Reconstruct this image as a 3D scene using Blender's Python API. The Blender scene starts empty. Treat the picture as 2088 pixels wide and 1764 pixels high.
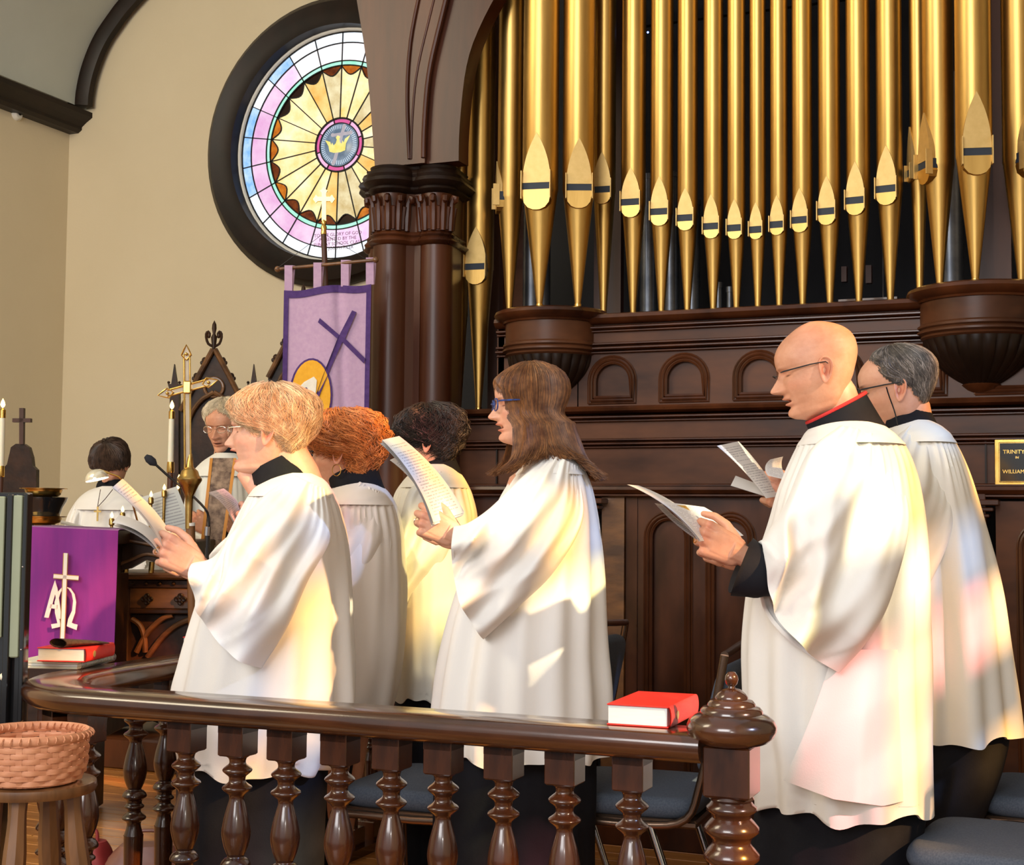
import bpy, bmesh, math, random
import numpy as np
from math import sin, cos, pi, radians, sqrt, atan, exp
from mathutils import Vector, Matrix, noise as mnoise
random.seed(7); rng = np.random.default_rng(7)
scn = bpy.context.scene; COL = scn.collection
# ---------------------------------------------------------------- camera
FPX, CX, CY = 2900., 1044., 882.
TH, PH, RHO = radians(23), atan(173/2900), .009
CAM = np.array([0, 0, 1.22])
FW = np.array([-sin(TH)*cos(PH), cos(TH)*cos(PH), sin(PH)])
R0 = np.array([cos(TH), sin(TH), 0.]); U0 = np.cross(R0, FW)
RT = R0*cos(RHO)+U0*sin(RHO); UP = U0*cos(RHO)-R0*sin(RHO)
F0 = np.array([-sin(TH), cos(TH), 0.])          # horizontal view direction
Z = np.array([0, 0, 1.])
cam = bpy.data.cameras.new('camera'); camo = bpy.data.objects.new('camera', cam); COL.objects.link(camo)
cam.sensor_width = 36; cam.lens = 36*FPX/2088; cam.clip_start = .05; cam.clip_end = 100
m = Matrix.Identity(4)
for i in range(3):
    m[i][0] = RT[i]; m[i][1] = UP[i]; m[i][2] = -FW[i]; m[i][3] = CAM[i]
camo.matrix_world = m; scn.camera = camo
scn.view_settings.view_transform = 'Standard'; scn.view_settings.look = 'None'
scn.view_settings.gamma = 1; scn.view_settings.use_curve_mapping = False
scn.view_settings.exposure = 0.10
# ---------------------------------------------------------------- world, sun, flash and added fill lights
w = bpy.data.worlds.new('world'); scn.world = w; w.use_nodes = True
bgn = w.node_tree.nodes['Background']; bgn.inputs[0].default_value = (.98, .965, .96, 1); bgn.inputs[1].default_value = .62
def light(name, kind, loc, tgt, energy, color, size=1, sizey=None):
    l = bpy.data.lights.new(name, kind); o = bpy.data.objects.new(name, l); COL.objects.link(o)
    l.energy = energy; l.color = color
    if kind == 'AREA':
        l.size = size
        if sizey: l.shape = 'RECTANGLE'; l.size_y = sizey
    elif kind == 'POINT': l.shadow_soft_size = size
    elif kind == 'SUN': l.angle = size
    o.location = loc
    d = Vector(tgt)-Vector(loc); o.rotation_euler = d.to_track_quat('-Z', 'Y').to_euler()
    return o
SUND = Vector((-.82, .27, -.50)).normalized()
light('sun', 'SUN', (0, 0, 0), SUND, 9, (1, .88, .66), radians(1.6))
light('nave_fill', 'AREA', (-1.5, -3.5, 3.6), (-1.8, 5, 1.2), 275, (.99, .98, .98), 3.5, 2.2)  # unseen soft fill added behind the camera to brighten the choir
light('chancel_fill', 'AREA', (-5.2, 1.0, 4.6), (-4.6, 7.5, 1.8), 170, (1, .86, .62), 2.2, 2.2)  # added warm fill without a visible source, lifts the end wall
light('camera_flash', 'POINT', (.03, .02, 1.40), (0, 5, 1), 30, (1, .96, .91), .02)
# ---------------------------------------------------------------- pixel helpers (camera calibration)
def ray(px, py): return FW+(px-CX)/FPX*RT-(py-CY)/FPX*UP
def P(px, py, s): return CAM+s*ray(px, py)
def on_y(px, py, Y): d = ray(px, py); return CAM+(Y-CAM[1])/d[1]*d
def on_x(px, py, X): d = ray(px, py); return CAM+(X-CAM[0])/d[0]*d
def on_z(px, py, zz): d = ray(px, py); return CAM+(zz-CAM[2])/d[2]*d
# ---------------------------------------------------------------- materials
def mat(name, col, rough=.5, metal=0., col2=None, nscale=6., stretch=(1, 1, 1), bump=0., bscale=None, coat=0., emis=None, estr=0., sss=0., attr=False, detail=4., spec=.5, sheen=0., trans=0., alpha=1., rvar=0., coatr=.08):
    mt = bpy.data.materials.new(name); mt.use_nodes = True
    nt = mt.node_tree; N = nt.nodes; L = nt.links; b = N['Principled BSDF']
    b.inputs['Base Color'].default_value = (*col, 1); b.inputs['Roughness'].default_value = rough; b.inputs['Metallic'].default_value = metal
    b.inputs['Specular IOR Level'].default_value = spec; b.inputs['Coat Weight'].default_value = coat; b.inputs['Coat Roughness'].default_value = coatr
    b.inputs['Transmission Weight'].default_value = trans; b.inputs['Alpha'].default_value = alpha
    if sheen: b.inputs['Sheen Weight'].default_value = sheen; b.inputs['Sheen Roughness'].default_value = .4
    if sss:
        b.inputs['Subsurface Weight'].default_value = sss; b.inputs['Subsurface Scale'].default_value = .01
        b.inputs['Subsurface Radius'].default_value = (1, .35, .2)
    tc = N.new('ShaderNodeTexCoord'); mp = N.new('ShaderNodeMapping'); mp.inputs['Scale'].default_value = stretch
    L.new(tc.outputs['Object'], mp.inputs[0])
    nz = N.new('ShaderNodeTexNoise'); nz.inputs['Scale'].default_value = nscale; nz.inputs['Detail'].default_value = detail
    nz.inputs['Roughness'].default_value = .6; L.new(mp.outputs[0], nz.inputs['Vector'])
    src = None
    if col2 is not None:
        rp = N.new('ShaderNodeValToRGB'); rp.color_ramp.elements[0].position = .33; rp.color_ramp.elements[1].position = .67
        rp.color_ramp.elements[0].color = (*col, 1); rp.color_ramp.elements[1].color = (*col2, 1)
        L.new(nz.outputs[0], rp.inputs[0]); src = rp.outputs[0]
    if attr:
        at = N.new('ShaderNodeAttribute'); at.attribute_name = 'Col'
        if src is not None:
            mx = N.new('ShaderNodeMix'); mx.data_type = 'RGBA'; mx.blend_type = 'MULTIPLY'; mx.inputs[0].default_value = 1
            L.new(src, mx.inputs[6]); L.new(at.outputs[0], mx.inputs[7]); src = mx.outputs[2]
        else: src = at.outputs[0]
    if src is not None: L.new(src, b.inputs['Base Color'])
    if rvar:
        mr = N.new('ShaderNodeMapRange'); mr.inputs[1].default_value = .3; mr.inputs[2].default_value = .7
        mr.inputs[3].default_value = max(rough-rvar, .02); mr.inputs[4].default_value = rough+rvar
        L.new(nz.outputs[0], mr.inputs[0]); L.new(mr.outputs[0], b.inputs['Roughness'])
    if bump:
        n2 = N.new('ShaderNodeTexNoise'); n2.inputs['Scale'].default_value = bscale or nscale*3; n2.inputs['Detail'].default_value = 3
        L.new(mp.outputs[0], n2.inputs['Vector'])
        bp = N.new('ShaderNodeBump'); bp.inputs['Strength'].default_value = bump; bp.inputs['Distance'].default_value = .004
        L.new(n2.outputs[0], bp.inputs['Height']); L.new(bp.outputs[0], b.inputs['Normal'])
    if emis is not None:
        b.inputs['Emission Color'].default_value = (*emis, 1); b.inputs['Emission Strength'].default_value = estr
        if src is not None and col2 is not None: L.new(src, b.inputs['Emission Color'])
    return mt
M = {}
M['wood'] = mat('dark_varnished_wood', (.024, .007, .003), .34, col2=(.095, .027, .008), nscale=3.2, stretch=(1.5, 1.5, .6), bump=.05, bscale=30, coat=.22, rvar=.08, coatr=.15, spec=.3)
M['wood_h'] = mat('dark_case_panel_wood', (.034, .012, .006), .40, col2=(.125, .045, .018), nscale=2.4, stretch=(.7, 1, 2), bump=.05, bscale=30, coat=.03, rvar=.06, coatr=.2, spec=.22)
M['wood_dk'] = mat('dark_chamber_wood', (.03, .009, .005), .5, col2=(.075, .024, .012), nscale=3, stretch=(2, 2, .5))  # dark brown wood of the chamber posts, poles and small cross
M['wood_col'] = mat('reddish_column_wood', (.032, .008, .003), .38, col2=(.080, .021, .006), nscale=2.5, stretch=(3, 3, .4), bump=.04, coat=.05, coatr=.15, spec=.3)
M['wood_rail'] = mat('polished_rail_wood', (.028, .009, .0035), .22, col2=(.085, .028, .010), nscale=4, stretch=(1, 4, 4), coat=.7, coatr=.1, bump=.03, bscale=40)
M['wood_post'] = mat('baluster_wood', (.024, .007, .003), .25, col2=(.078, .023, .008), nscale=5, stretch=(3, 3, .7), coat=.6, coatr=.12)
M['wood_trim'] = mat('blackened_trim_wood', (.007, .0035, .002), .42, col2=(.016, .007, .004), nscale=6, spec=.25)
M['oak'] = mat('carved_oak', (.06, .025, .009), .42, col2=(.20, .085, .025), nscale=5, stretch=(1, 1, 3), bump=.15, coat=.2)
M['oak_dk'] = mat('carved_dark_oak', (.014, .006, .003), .45, col2=(.05, .019, .007), nscale=9, bump=.3, spec=.3)
M['stoolwood'] = mat('stool_wood', (.09, .036, .012), .4, col2=(.22, .095, .032), nscale=5, stretch=(5, 5, .6), coat=.3)
M['gold'] = mat('gilded_pipe_metal', (.50, .30, .085), .37, 1.0, col2=(.60, .375, .115), nscale=14, stretch=(1, 1, .15), bump=.03, bscale=120, rvar=.04)
M['gold_m'] = mat('gilded_mouth_leaf', (.58, .39, .14), .5, .75, col2=(.64, .44, .17), nscale=40)
M['slot'] = mat('blue_black_mouth_slot', (.012, .02, .035), .6)
M['zinc'] = mat('grey_pipe_zinc', (.10, .11, .13), .35, .8, col2=(.19, .20, .22), nscale=8)
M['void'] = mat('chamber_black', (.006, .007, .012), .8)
M['wall'] = mat('cream_plaster', (.70, .60, .42), .75, col2=(.73, .63, .45), nscale=1.2, bump=.12, bscale=60)
M['ceil'] = mat('pale_green_plaster', (.50, .53, .49), .8, col2=(.54, .57, .53), nscale=1.5, bump=.1, bscale=50)
M['white'] = mat('white_paint', (.78, .76, .70), .5, col2=(.82, .8, .74), nscale=5)
M['lead'] = mat('lead_came', (.01, .01, .012), .5, .3)
M['brass'] = mat('polished_brass', (.62, .38, .09), .22, 1., col2=(.72, .47, .14), nscale=12, rvar=.05)
M['brass_old'] = mat('aged_brass', (.38, .24, .07), .3, 1., col2=(.55, .36, .12), nscale=15, rvar=.08)
M['clear'] = mat('clear_acrylic', (.95, .93, .85), .05, trans=1.)
M['floor'] = mat('honey_floor_board', (.34, .12, .025), .32, col2=(.56, .24, .06), nscale=4, stretch=(.6, 7, 7), coat=.3)
M['floor2'] = mat('joint_dark', (.03, .012, .005), .7)
M['robe'] = mat('white_surplice_cotton', (.80, .785, .755), .72, col2=(.835, .82, .79), nscale=3, bump=.06, bscale=260, sheen=.1)
M['robe_pink'] = mat('warm_white_surplice_cotton', (.80, .745, .70), .72, col2=(.83, .78, .735), nscale=3, bump=.06, bscale=260)
M['robe_cream'] = mat('cream_surplice_cotton', (.775, .765, .70), .72, col2=(.80, .79, .73), nscale=3, bump=.06, bscale=260)
M['black'] = mat('black_cassock_wool', (.006, .0065, .010), .8, col2=(.011, .012, .017), nscale=8, bump=.1, bscale=200, spec=.2)
M['sheerblack'] = mat('faded_black_collar', (.022, .016, .013), .75, col2=(.04, .027, .02), nscale=5)
M['redtrim'] = mat('red_collar_edge', (.55, .02, .02), .7)
M['steel'] = mat('bright_chrome', (.62, .62, .65), .12, 1.)
M['bronze'] = mat('bronze_chair_frame', (.20, .13, .09), .25, .9)
M['blue'] = mat('grey_blue_upholstery', (.055, .072, .105), .85, col2=(.085, .105, .14), nscale=220, bump=.2, bscale=300, detail=2)
M['red'] = mat('red_book_cloth', (.66, .018, .014), .42, col2=(.72, .03, .02), nscale=30, bump=.1, bscale=300)
M['pages'] = mat('page_block', (.80, .82, .80), .7, col2=(.70, .73, .72), nscale=30, stretch=(1, 1, 30))
M['ivory'] = mat('ivory_candle_wax', (.80, .76, .60), .45, sss=.3)
M['flame'] = mat('candle_flame', (1, .6, .2), .5, emis=(1, .55, .18), estr=5)
M['glow'] = mat('cream_light_strip', (.34, .37, .25), .5, col2=(.30, .33, .21), nscale=3)
M['blackgloss'] = mat('gloss_black_plastic', (.01, .011, .013), .12, coat=.5)
M['mic'] = mat('black_foam', (.012, .014, .022), .9, bump=.3, bscale=400)
M['basket'] = mat('woven_splint', (.54, .21, .10), .6, col2=(.70, .32, .17), nscale=18, stretch=(1, 1, 4), bump=.1)
M['paper'] = None
# ---------------------------------------------------------------- object helpers
WM = {}
def props(o, label=None, cat=None, group=None, kind=None):
    if label: o['label'] = label
    if cat: o['category'] = cat
    if group: o['group'] = group
    if kind: o['kind'] = kind
    return o
def thing(name, loc, label=None, cat=None, rz=0, group=None, kind=None, parent=None):
    o = bpy.data.objects.new(name, None); COL.objects.link(o); o.empty_display_size = .05
    mw = Matrix.Translation(Vector(loc)) @ Matrix.Rotation(rz, 4, 'Z')
    if parent: o.parent = parent; o.matrix_basis = WM[parent].inverted() @ mw
    else: o.matrix_basis = mw
    WM[o] = mw
    return props(o, label, cat, group, kind)
def frame_from(axis):
    a = np.asarray(axis, float); a = a/np.linalg.norm(a)
    u = np.cross(a, Z) if abs(a[2]) < .95 else np.cross(a, [1, 0, 0.])
    u /= np.linalg.norm(u); v = np.cross(a, u); return a, u, v
class MB:
    def __init__(s): s.v = []; s.f = []; s.c = []; s.n = 0; s.uv = None
    def add(s, V, Fc, col=None):
        V = np.asarray(V, float).reshape(-1, 3); k = s.n
        s.v.append(V); s.n += len(V); s.f += [tuple(k+i for i in f) for f in Fc]
        cc = np.ones((len(V), 3)) if col is None else np.broadcast_to(np.asarray(col, float), (len(V), 3)).copy()
        s.c.append(cc); return s
    def grid(s, G, cu=False, cv=False, col=None, flip=False, cap0=False, cap1=False):
        """G[i][j] -> quad surface; cu closes i, cv closes j"""
        G = np.asarray(G, float); a, b = G.shape[:2]; F_ = []
        for i in range(a if cu else a-1):
            i2 = (i+1) % a
            for j in range(b if cv else b-1):
                j2 = (j+1) % b; q = (i*b+j, i*b+j2, i2*b+j2, i2*b+j)
                F_.append(q[::-1] if flip else q)
        if cap0: F_.append(tuple(range(b))[::-1] if not flip else tuple(range(b)))
        if cap1: F_.append(tuple((a-1)*b+j for j in range(b)) if not flip else tuple((a-1)*b+j for j in range(b))[::-1])
        if col is not None:
            col = np.asarray(col, float)
            if col.ndim == 3: col = col.reshape(-1, 3)
        return s.add(G.reshape(-1, 3), F_, col)
    def lathe(s, prof, o=(0, 0, 0), axis=(0, 0, 1), n=24, arc=None, col=None, sx=1., sy=1., ph=0.):
        a, u, v = frame_from(axis) if tuple(axis) != (0, 0, 1) else (Z, np.array([1, 0, 0.]), np.array([0, 1., 0]))
        o = np.asarray(o, float)
        t = np.linspace(0, 2*pi, n, endpoint=False)+ph if arc is None else np.linspace(arc[0], arc[1], n)
        G = [[o+a*z+u*(r*cos(k)*sx)+v*(r*sin(k)*sy) for k in t] for r, z in prof]
        return s.grid(G, cv=arc is None, col=col, cap0=prof[0][0] > 1e-5 and arc is None, cap1=prof[-1][0] > 1e-5 and arc is None)
    def tube(s, path, r, n=8, caps=True, col=None, flat=1.):
        path = np.asarray(path, float); k = len(path); rr = np.broadcast_to(np.asarray(r, float), (k,))
        T = np.gradient(path, axis=0); T /= np.linalg.norm(T, axis=1)[:, None]+1e-12
        _, u, v = frame_from(T[0]); G = []
        for i in range(k):
            u = u-T[i]*(u@T[i]); u /= np.linalg.norm(u); v = np.cross(T[i], u)
            G.append([path[i]+rr[i]*(cos(a)*u+sin(a)*v*flat) for a in np.linspace(0, 2*pi, n, endpoint=False)])
        return s.grid(G, cv=True, col=col, cap0=caps, cap1=caps)
    def box(s, c, size, rot=None, bev=0., col=None):
        c = np.asarray(c, float); h = np.asarray(size, float)/2
        if bev <= 0:
            V = np.array([[x, y, z] for z in (-1, 1) for y in (-1, 1) for x in (-1, 1)])*h
            Fc = [(0, 2, 3, 1), (4, 5, 7, 6), (0, 1, 5, 4), (2, 6, 7, 3), (0, 4, 6, 2), (1, 3, 7, 5)]
        else:
            b = min(bev, min(h)*.98); V = []; zs = [(-h[2], b), (-h[2]+b, 0), (h[2]-b, 0), (h[2], b)]
            for zz, ins in zs:
                x, y = h[0]-ins, h[1]-ins
                bb = b*.6
                V += [[x-bb, -y, zz], [x, -y+bb, zz], [x, y-bb, zz], [x-bb, y, zz], [-x+bb, y, zz], [-x, y-bb, zz], [-x, -y+bb, zz], [-x+bb, -y, zz]]
            V = np.array(V); Fc = [tuple(range(8))[::-1], tuple(range(24, 32))]
            for i in range(3):
                for j in range(8): Fc.append((i*8+j, i*8+(j+1) % 8, (i+1)*8+(j+1) % 8, (i+1)*8+j))
        if rot is not None: V = V @ np.asarray(rot, float).T
        return s.add(V+c, Fc, col)
    def prism(s, pts, vec, col=None):
        """outline (3D points) extruded by vec"""
        p = np.asarray(pts, float); n = len(p); V = np.vstack([p, p+np.asarray(vec, float)])
        return s.add(V, [tuple(range(n))[::-1], tuple(range(n, 2*n))]+[(i, (i+1) % n, n+(i+1) % n, n+i) for i in range(n)], col)
    def ball(s, c, r, n=14, col=None, rot=None):
        r = np.broadcast_to(np.asarray(r, float), (3,)); G = []
        for i in range(n//2+1):
            a = pi*i/(n//2)
            G.append([np.array([sin(a)*cos(t), sin(a)*sin(t), cos(a)])*r for t in np.linspace(0, 2*pi, n, endpoint=False)])
        G = np.array(G)
        if rot is not None: G = G @ np.asarray(rot).T
        return s.grid(G+np.asarray(c, float), cv=True, col=col, flip=True)
    def sweep(s, path, prof, up=(0, 0, 1), closed=False, caps=True, col=None):
        """profile [(side,up)] swept along a path"""
        path = np.asarray(path, float); up = np.asarray(up, float); G = []; k = len(path)
        for i in range(k):
            a = path[(i-1) % k] if closed or i > 0 else path[i]; b = path[(i+1) % k] if closed or i < k-1 else path[i]
            if not closed and 0 < i < k-1:
                t1 = path[i]-a; t2 = b-path[i]; t1 /= np.linalg.norm(t1)+1e-12; t2 /= np.linalg.norm(t2)+1e-12
            elif closed: t1 = path[i]-a; t2 = b-path[i]; t1 /= np.linalg.norm(t1)+1e-12; t2 /= np.linalg.norm(t2)+1e-12
            else: t1 = t2 = (b-a)/np.linalg.norm(b-a)
            t = t1+t2; t /= np.linalg.norm(t); sd = np.cross(t, up); sd /= np.linalg.norm(sd)
            sc = 1/max(.35, sqrt(max(0, (1+t1@t2)/2)))
            G.append([path[i]+sd*(x*sc)+up*z for x, z in prof])
        return s.grid(G, cu=closed, cv=True, col=col, cap0=caps and not closed, cap1=caps and not closed)
    def build(s, name, mt, parent=None, smooth=True, angle=40, label=None, cat=None, group=None, kind=None, local=False, origin=None, uv=None):
        V = np.vstack(s.v)
        if parent is not None:
            if not local:
                inv = np.array(WM[parent].inverted()); V = V @ inv[:3, :3].T + inv[:3, 3]
            off = np.zeros(3)
        else:
            off = np.array([(V[:, 0].min()+V[:, 0].max())/2, (V[:, 1].min()+V[:, 1].max())/2, V[:, 2].min()]) if origin is None else np.asarray(origin, float)
            V = V-off
        me = bpy.data.meshes.new(name); me.from_pydata(V.tolist(), [], s.f)
        if mt is not None: me.materials.append(mt)
        if smooth:
            me.polygons.foreach_set('use_smooth', [True]*len(me.polygons)); me.set_sharp_from_angle(angle=radians(angle))
        Cc = np.vstack(s.c)
        if (Cc != 1).any():
            ca = me.color_attributes.new('Col', 'FLOAT_COLOR', 'POINT'); ca.data.foreach_set('color', np.hstack([Cc, np.ones((len(Cc), 1))]).ravel())
        if uv is not None:
            ul = me.uv_layers.new(name='UVMap'); li = np.empty(len(me.loops), int); me.loops.foreach_get('vertex_index', li)
            ul.data.foreach_set('uv', np.asarray(uv, float)[li].ravel())
        o = bpy.data.objects.new(name, me); COL.objects.link(o)
        if parent is not None: o.parent = parent; WM[o] = WM[parent]
        else: o.location = off; WM[o] = Matrix.Translation(Vector(off))
        return props(o, label, cat, group, kind)
def copy_tree(src, loc, rz=0, label=None):
    """copy a thing with its parts and sub-parts"""
    r = src.copy(); COL.objects.link(r); r.matrix_basis = Matrix.Translation(Vector(loc)) @ Matrix.Rotation(rz, 4, 'Z'); WM[r] = r.matrix_basis.copy()
    if label: r['label'] = label
    def rec(a, b):
        for ch in list(a.children):
            c = ch.copy(); COL.objects.link(c); c.parent = b; rec(ch, c)
    rec(src, r); return r
def bez(pts, n=20):
    """Catmull-Rom through points"""
    p = np.asarray(pts, float); p = np.vstack([2*p[0]-p[1], p, 2*p[-1]-p[-2]]); k = len(p)-3; out = []
    for t in np.linspace(0, k, n):
        i = min(int(t), k-1); u = t-i; a, b, c, d = p[i], p[i+1], p[i+2], p[i+3]
        out.append(.5*((2*b)+(-a+c)*u+(2*a-5*b+4*c-d)*u*u+(-a+3*b-3*c+d)*u**3))
    return np.array(out)
def lerp(tab, x):
    """piecewise-linear rows [x, a, b, ...]"""
    t = np.asarray(tab, float); return np.array([np.interp(x, t[:, 0], t[:, j]) for j in range(1, t.shape[1])])
def smooth_tab(tab, xs):
    """monotone-ish smooth (pchip) interpolation of rows [x, a, b...] (x increasing)"""
    t = np.asarray(tab, float); x = t[:, 0]; xs = np.asarray(xs, float); out = []
    h = np.diff(x); i = np.clip(np.searchsorted(x, xs)-1, 0, len(x)-2); u = (xs-x[i])/h[i]
    for j in range(1, t.shape[1]):
        y = t[:, j]; d = np.diff(y)/h; mm = np.zeros(len(x)); mm[0] = d[0]; mm[-1] = d[-1]
        for k in range(1, len(x)-1):
            mm[k] = 0 if d[k-1]*d[k] <= 0 else 2*d[k-1]*d[k]/(d[k-1]+d[k])
        out.append((2*u**3-3*u**2+1)*y[i]+(u**3-2*u**2+u)*h[i]*mm[i]+(-2*u**3+3*u**2)*y[i+1]+(u**3-u**2)*h[i]*mm[i+1])
    return np.array(out).T
def text_mesh(body, size, o, xdir, ydir, extr, name, mt, parent=None, align='CENTER', **kw):
    cu = bpy.data.curves.new('t', 'FONT'); cu.body = body; cu.size = size; cu.align_x = align; cu.extrude = extr; cu.resolution_u = 2; cu.space_line = .95
    ob = bpy.data.objects.new('t', cu); COL.objects.link(ob)
    dg = bpy.context.evaluated_depsgraph_get(); me = ob.evaluated_get(dg).to_mesh()
    V = np.array([v.co[:] for v in me.vertices]); Fc = [tuple(p.vertices) for p in me.polygons]
    ob.evaluated_get(dg).to_mesh_clear(); bpy.data.objects.remove(ob); bpy.data.curves.remove(cu)
    xd = np.asarray(xdir, float); yd = np.asarray(ydir, float); zd = np.cross(xd, yd)
    mb = MB(); mb.add(np.asarray(o, float)+V[:, :1]*xd+V[:, 1:2]*yd+V[:, 2:3]*zd, Fc)
    return mb.build(name, mt, parent, smooth=False, **kw)
# ================================================================ SETTING
FACE_Y = np.array([0, 1, 0.])
def struct(mb, name, mt, parent=None, **k): return mb.build(name, mt, parent, kind='structure', **k)
# floor boards: each board near the camera a piece
fl = thing('floor', (-2, 4, 0), kind='structure')
MB().box((-3.0, 2.5, -.03), (12, 13, .04)).build('subfloor', M['floor2'], fl, smooth=False)
brd = []
for i in range(40):
    y = .2+.112*i+1.6
    x0 = -6.6+random.uniform(-1, 0)
    while x0 < 1.6:
        L_ = random.uniform(1.5, 2.6)
        MB().box((x0+L_/2, y, -.004), (L_-.004, .108, .014), bev=.002).build('floor_board', M['floor'], fl, smooth=False)
        x0 += L_
# chancel step, raised floor for priest
struct(MB().box((-5.2, 6.9, .075), (3.6, 2.6, .15), bev=.01), 'trim_1', M['wood'])
# end wall with a round hole for the rose window
WX, WZ, WR = -4.675, 3.66, .80
wall = MB()
ang = np.linspace(0, 2*pi, 96, endpoint=False)
x0, x1, z0, z1 = -6.86, 0.2, 0, 7.0
def rectpt(a):
    dx, dz = cos(a), sin(a); t = 1e9
    if dx > 1e-9: t = min(t, (x1-WX)/dx)
    if dx < -1e-9: t = min(t, (x0-WX)/dx)
    if dz > 1e-9: t = min(t, (z1-WZ)/dz)
    if dz < -1e-9: t = min(t, (z0-WZ)/dz)
    return (WX+dx*t, 8.0, WZ+dz*t)
angs = sorted(list(ang)+[math.atan2(z-WZ, x-WX) % (2*pi) for x in (x0, x1) for z in (z0, z1)])
G = [[(WX+WR*cos(a), 8.0, WZ+WR*sin(a)) for a in angs], [rectpt(a) for a in angs]]
wall.grid(G, cv=True, flip=True)
wall.grid([[(WX+WR*cos(a), 8.0, WZ+WR*sin(a)) for a in angs], [(WX+WR*cos(a), 8.22, WZ+WR*sin(a)) for a in angs]], cv=True)
struct(wall, 'wall_back', M['wall'])
struct(MB().box((-6.96, 3.5, 3.5), (.2, 9.4, 7)), 'wall_left', M['wall'], smooth=False)
# barrel vault over the chancel with its ribs and cornice
vc = []
VX0, VZ0 = -6.86, 4.03
for q in [on_y(px, py, 7.9) for px, py in ((158, 216), (160, 190), (168, 150), (182, 108), (200, 70), (224, 34), (250, 0), (300, -52), (380, -120), (500, -190), (700, -250), (1000, -290))]: vc.append((q[0], q[2]))
vc = bez(vc, 40)
vc[:, 1] = np.maximum.accumulate(vc[:, 1])
# match curve seen: springs at corner and rises right
ce = MB(); ce.grid([[(x, y, z) for x, z in vc] for y in (-1, 2, 5, 7.995)])
struct(ce, 'ceiling', M['ceil'])
rib = MB(); rib.sweep([(x, 7.90, z) for x, z in vc], [(-.09, 0), (-.09, .05), (.0, .07), (.09, .05), (.09, 0), (.03, -.03), (-.03, -.03)], up=(0, 1, 0))
struct(rib, 'trim_2', M['wood_trim'])
cor = MB(); cp = [(0, 0), (.08, 0), (.11, .02), (.11, .04), (.15, .07), (.20, .10), (.20, .135), (0, .135)]
cor.sweep([(-6.86, -1, VZ0-.10), (-6.86, 8, VZ0-.10)], cp)
struct(cor, 'trim_3', M['wood_trim'], smooth=False)
# smoke sensor on left wall
sp = on_x(33, 233, -6.86)
sd = thing('wall_sensor', sp, 'small round white sensor on the left wall below the cornice', 'sensor')
MB().lathe([(.045, 0), (.045, .012), (.03, .03), (0, .032)], sp, (1, 0, 0)).build('housing', M['white'], sd)
MB().lathe([(.012, .03), (.012, .036), (0, .037)], sp, (1, 0, 0)).build('lens', M['blackgloss'], sd)
# ---------------------------------------------------------------- rose window
wn = thing('window_1', (WX, 8.1, WZ), kind='structure')
fr = MB(); n = 72
fr.sweep([(WX+.86*cos(a), 8.0, WZ+.86*sin(a)) for a in np.linspace(0, 2*pi, n, endpoint=False)],
         [(-.095, .0), (-.10, -.05), (-.06, -.085), (-.02, -.07), (.03, -.05), (.08, -.045), (.085, .05), (.0, .05)], up=(0, 1, 0), closed=True)
fr.build('window_frame', M['wood_trim'], wn, angle=60)
rv = MB(); rv.grid([[(WX+r*cos(a), y, WZ+r*sin(a)) for a in np.linspace(0, 2*pi, n, endpoint=False)] for r, y in ((.795, 8.0), (.79, 8.030), (.765, 8.040), (.755, 8.060))], cv=True, flip=False)
rv.build('window_reveal', M['white'], wn)
def glass(name, c1, c2, e, ns=7, st=(1, 1, 1)):
    mt = mat(name, c1, .25, col2=c2, nscale=ns*1.3, stretch=st, emis=c1, estr=e*1.02, detail=5); nt = mt.node_tree; b_ = nt.nodes['Principled BSDF']
    for l in list(b_.inputs['Base Color'].links): nt.links.remove(l)
    b_.inputs['Base Color'].default_value = (c1[0]*.12, c1[1]*.12, c1[2]*.12, 1); return mt
GL = dict(amber=[glass('amber_streaky_glass', (.90, .44, .08), (1., .76, .30), .95, 5), glass('golden_streaky_glass', (.95, .62, .17), (1.05, .95, .62), 1.05, 5), glass('pale_honey_glass', (.62, .46, .20), (.95, .86, .55), .95, 7)],
          brown=[glass('rust_glass', (.10, .012, .002), (.38, .08, .01), .6, 16), glass('orange_glass', (.45, .09, .005), (.85, .28, .02), .8, 14), glass('black_brown_glass', (.008, .003, .002), (.05, .012, .004), .5, 14)],
          mint=[glass('mint_glass', (.32, .86, .62), (.55, .95, .80), 1., 10)],
          pink=[glass('pink_white_glass', (.86, .50, .80), (1, .86, .98), 1.05, 5), glass('rose_opal_glass', (.78, .40, .70), (.92, .68, .88), .95, 5), glass('white_opal_glass', (1, .92, 1), (1, 1, 1), 1.1, 5)],
          blue=[glass('sky_blue_glass', (.22, .48, .95), (.62, .80, 1), 1., 9), glass('ice_blue_glass', (.75, .86, 1), (1, 1, 1), 1.1, 8)],
          rose=[glass('deep_rose_glass', (.70, .10, .32), (.78, .14, .38), .9, 10), glass('light_rose_glass', (.92, .45, .72), (.97, .55, .8), .95, 10)])
def wpt(r, a, y=8.060): return (WX+r*sin(a), y, WZ+r*cos(a))     # a clockwise from the top
def pane(poly, mt, name='pane'):
    MB().prism(poly, (0, .006, 0)).build(name, mt, wn, smooth=False)
NR = 22; g = .0035
def arcseg(r0, r1, a0, a1, k=6, y=8.060):
    return [wpt(r0, a, y) for a in np.linspace(a0, a1, k)]+[wpt(r1, a, y) for a in np.linspace(a1, a0, k)]
lead = MB(); rc = random.Random(3)
def leadline(pts, w=.006): lead.sweep(pts, [(-w/2, -.006), (w/2, -.006), (w/2, .004), (-w/2, .004)], up=(0, 1, 0))
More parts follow.
